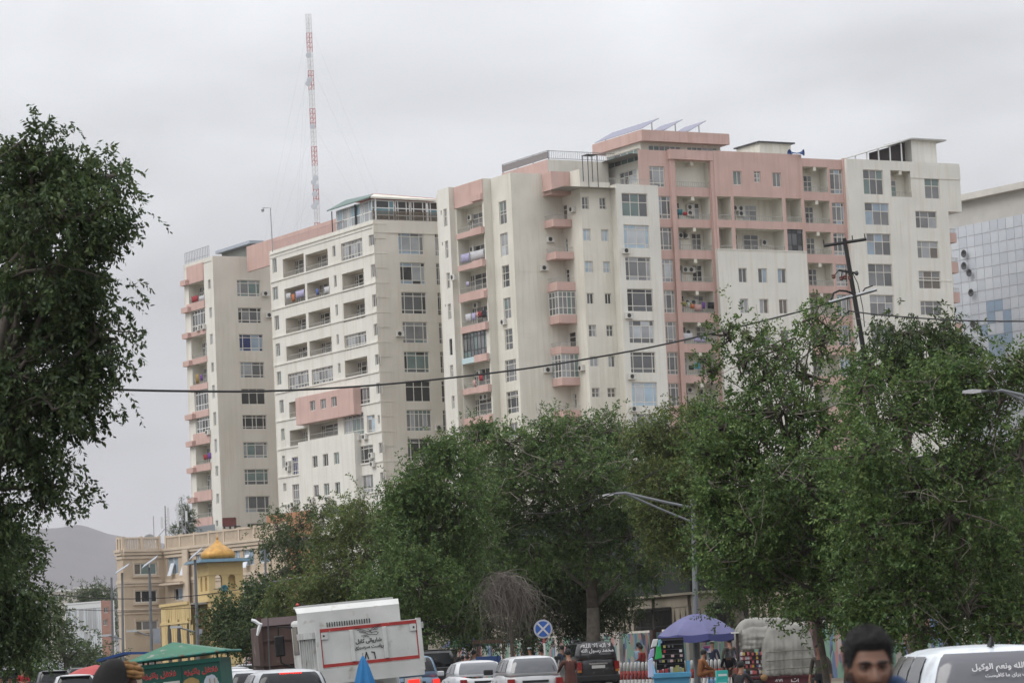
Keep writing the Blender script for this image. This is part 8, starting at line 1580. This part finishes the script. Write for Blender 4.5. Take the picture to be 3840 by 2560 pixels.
# ================================================================ laundry on balconies
def laundry(fac, k, items, where, dep=-.05):
    for (x0, y0, x1, y1, c, nm) in items:
        u0, u1, z0, z1 = fac.rect(k, (x0, y0, x1, y1), dep)
        if u1 < u0: u0, u1 = u1, u0
        q = MB(); n = 6; top_ = []; bot_ = []
        for i in range(n+1): x = (u1-u0)*i/n; top_.append((x, .02*math.sin(i*1.7), z1-z0-.02*math.sin(i*math.pi/n))); bot_.append((x+.02*math.sin(i), .05*math.sin(i*2.1+1), .03*math.sin(i*2.9)))
        q.loft([bot_, [tuple((Vector(a)+Vector(b_))/2+Vector((0, .03*math.sin(j*1.9), 0))) for j, (a, b_) in enumerate(zip(bot_, top_))], top_], caps=False, closed=False); o = q.obj('garment', cloth(c), smooth=True); o.matrix_world = fac.b.root.matrix_basis @ fac.mat @ T(u0, dep, z0); o.modifiers.new('s', 'SOLIDIFY').thickness = .02
        tag(o, nm, 'laundry', 'laundry on the balconies')
Wc, Lc, Bk, Or, Pk, Pu, Te, Rd, Bl = (.5, .5, .52), (.38, .36, .52), (.02, .02, .025), (.42, .14, .06), (.48, .30, .28), (.14, .05, .26), (.03, .13, .15), (.3, .03, .04), (.08, .12, .3)
laundry(fb2, 6, [(378, 205, 435, 270, Wc, 'white garment hung on the fourth balcony of the left pink balcony column'), (437, 195, 480, 255, Lc, 'lilac garment hung on the fourth balcony of the left pink balcony column'), (480, 185, 505, 230, Pk, 'pink garment hung on the fourth balcony of the left pink balcony column'), (508, 175, 535, 225, Rd, 'red garment hung on the fourth balcony of the left pink balcony column'), (538, 165, 585, 230, Bk, 'black garment hung on the fourth balcony of the left pink balcony column')], '')
laundry(fb2, 5, [(330, 1060, 420, 1120, Lc, 'long lilac cloth over the second railing of the left pink balcony column'), (425, 1035, 560, 1085, Wc, 'long white cloth over the second railing of the left pink balcony column'), (385, 1325, 415, 1365, Lc, 'small lilac cloth hung on the third balcony of the left pink balcony column')], '')
laundry(fb2, 6, [(452, 850, 482, 905, Pk, 'bright pink cloth over the sixth railing of the left pink balcony column'), (510, 800, 550, 850, Rd, 'crimson cloth on the sixth balcony of the left pink balcony column')], '')
laundry(fp, 7, [(1055, 985, 1110, 1045, Te, 'teal cloth hung in the upper pink loggia'), (1112, 1010, 1155, 1050, Rd, 'dark red cloth hung in the upper pink loggia')], '')
laundry(fp, 8, [(990, 430, 1022, 480, (.30, .22, .1), 'ochre garment in the laundry row of the pink loggias'), (1030, 440, 1058, 485, Wc, 'white garment in the laundry row of the pink loggias'), (1060, 455, 1097, 500, Or, 'orange garment in the laundry row of the pink loggias'), (1100, 460, 1160, 520, Pk, 'pale pink garment in the laundry row of the pink loggias'), (1168, 440, 1195, 500, Pu, 'purple garment in the laundry row of the pink loggias'), (1215, 440, 1275, 500, Bk, 'black garment in the laundry row of the pink loggias'), (995, 720, 1080, 790, Wc, 'white sheet sagging in the loggia below the laundry row'), (1090, 755, 1200, 800, Lc, 'lilac sheet in the loggia below the laundry row'), (1045, 1010, 1095, 1050, Bk, 'black garment in the lowest visible laundry loggia'), (1098, 990, 1145, 1045, (.05, .3, .42), 'turquoise garment in the lowest visible laundry loggia'), (1180, 1005, 1250, 1060, Pk, 'pink garment in the lowest visible laundry loggia')], '')
laundry(al, 1, [(945, 900, 985, 940, Wc, 'white garment on the left loggia of the pale block, second row'), (990, 905, 1020, 960, Or, 'orange garment on the left loggia of the pale block, second row'), (1025, 880, 1100, 920, Lc, 'lilac garment on the left loggia of the pale block, second row'), (1195, 860, 1220, 905, Bl, 'dark blue garment on the right loggia of the pale block, second row'), (1265, 845, 1310, 890, Wc, 'white garment on the right loggia of the pale block, second row')], '')
laundry(tl, 2, [(252, 795, 285, 830, Rd, 'dark red garment on a loggia of the tan tower'), (288, 780, 316, 825, Pu, 'purple garment on a loggia of the tan tower'), (185, 120, 215, 190, (.3, .2, .06), 'yellow garment on a higher loggia of the tan tower'), (222, 125, 245, 170, Pu, 'violet garment on a higher loggia of the tan tower')], '')
laundry(tl, 1, [(150, 925, 205, 960, Rd, 'crimson rug over the top railing of the tan tower'), (215, 920, 260, 950, Wc, 'pale cloth over the top railing of the tan tower')], '')
# ================================================================ haze
hz = MB(); hz.box(-9000, 9000, -290, 9000, -1.0, 330).obj('haze', M('haze_surface')); ho = bpy.data.objects['haze']; struct(ho, 'stuff')
hm = bpy.data.materials.new('haze_air'); hm.use_nodes = True; n = hm.node_tree.nodes; n.clear(); oo = n.new('ShaderNodeOutputMaterial'); pv = n.new('ShaderNodeVolumePrincipled')
pv.inputs['Color'].default_value = (.97, .97, 1.0, 1); pv.inputs['Density'].default_value = HAZE; pv.inputs['Anisotropy'].default_value = .2
hm.node_tree.links.new(pv.outputs[0], oo.inputs['Volume']); ho.data.materials.clear(); ho.data.materials.append(hm)
bpy.context.view_layer.update()
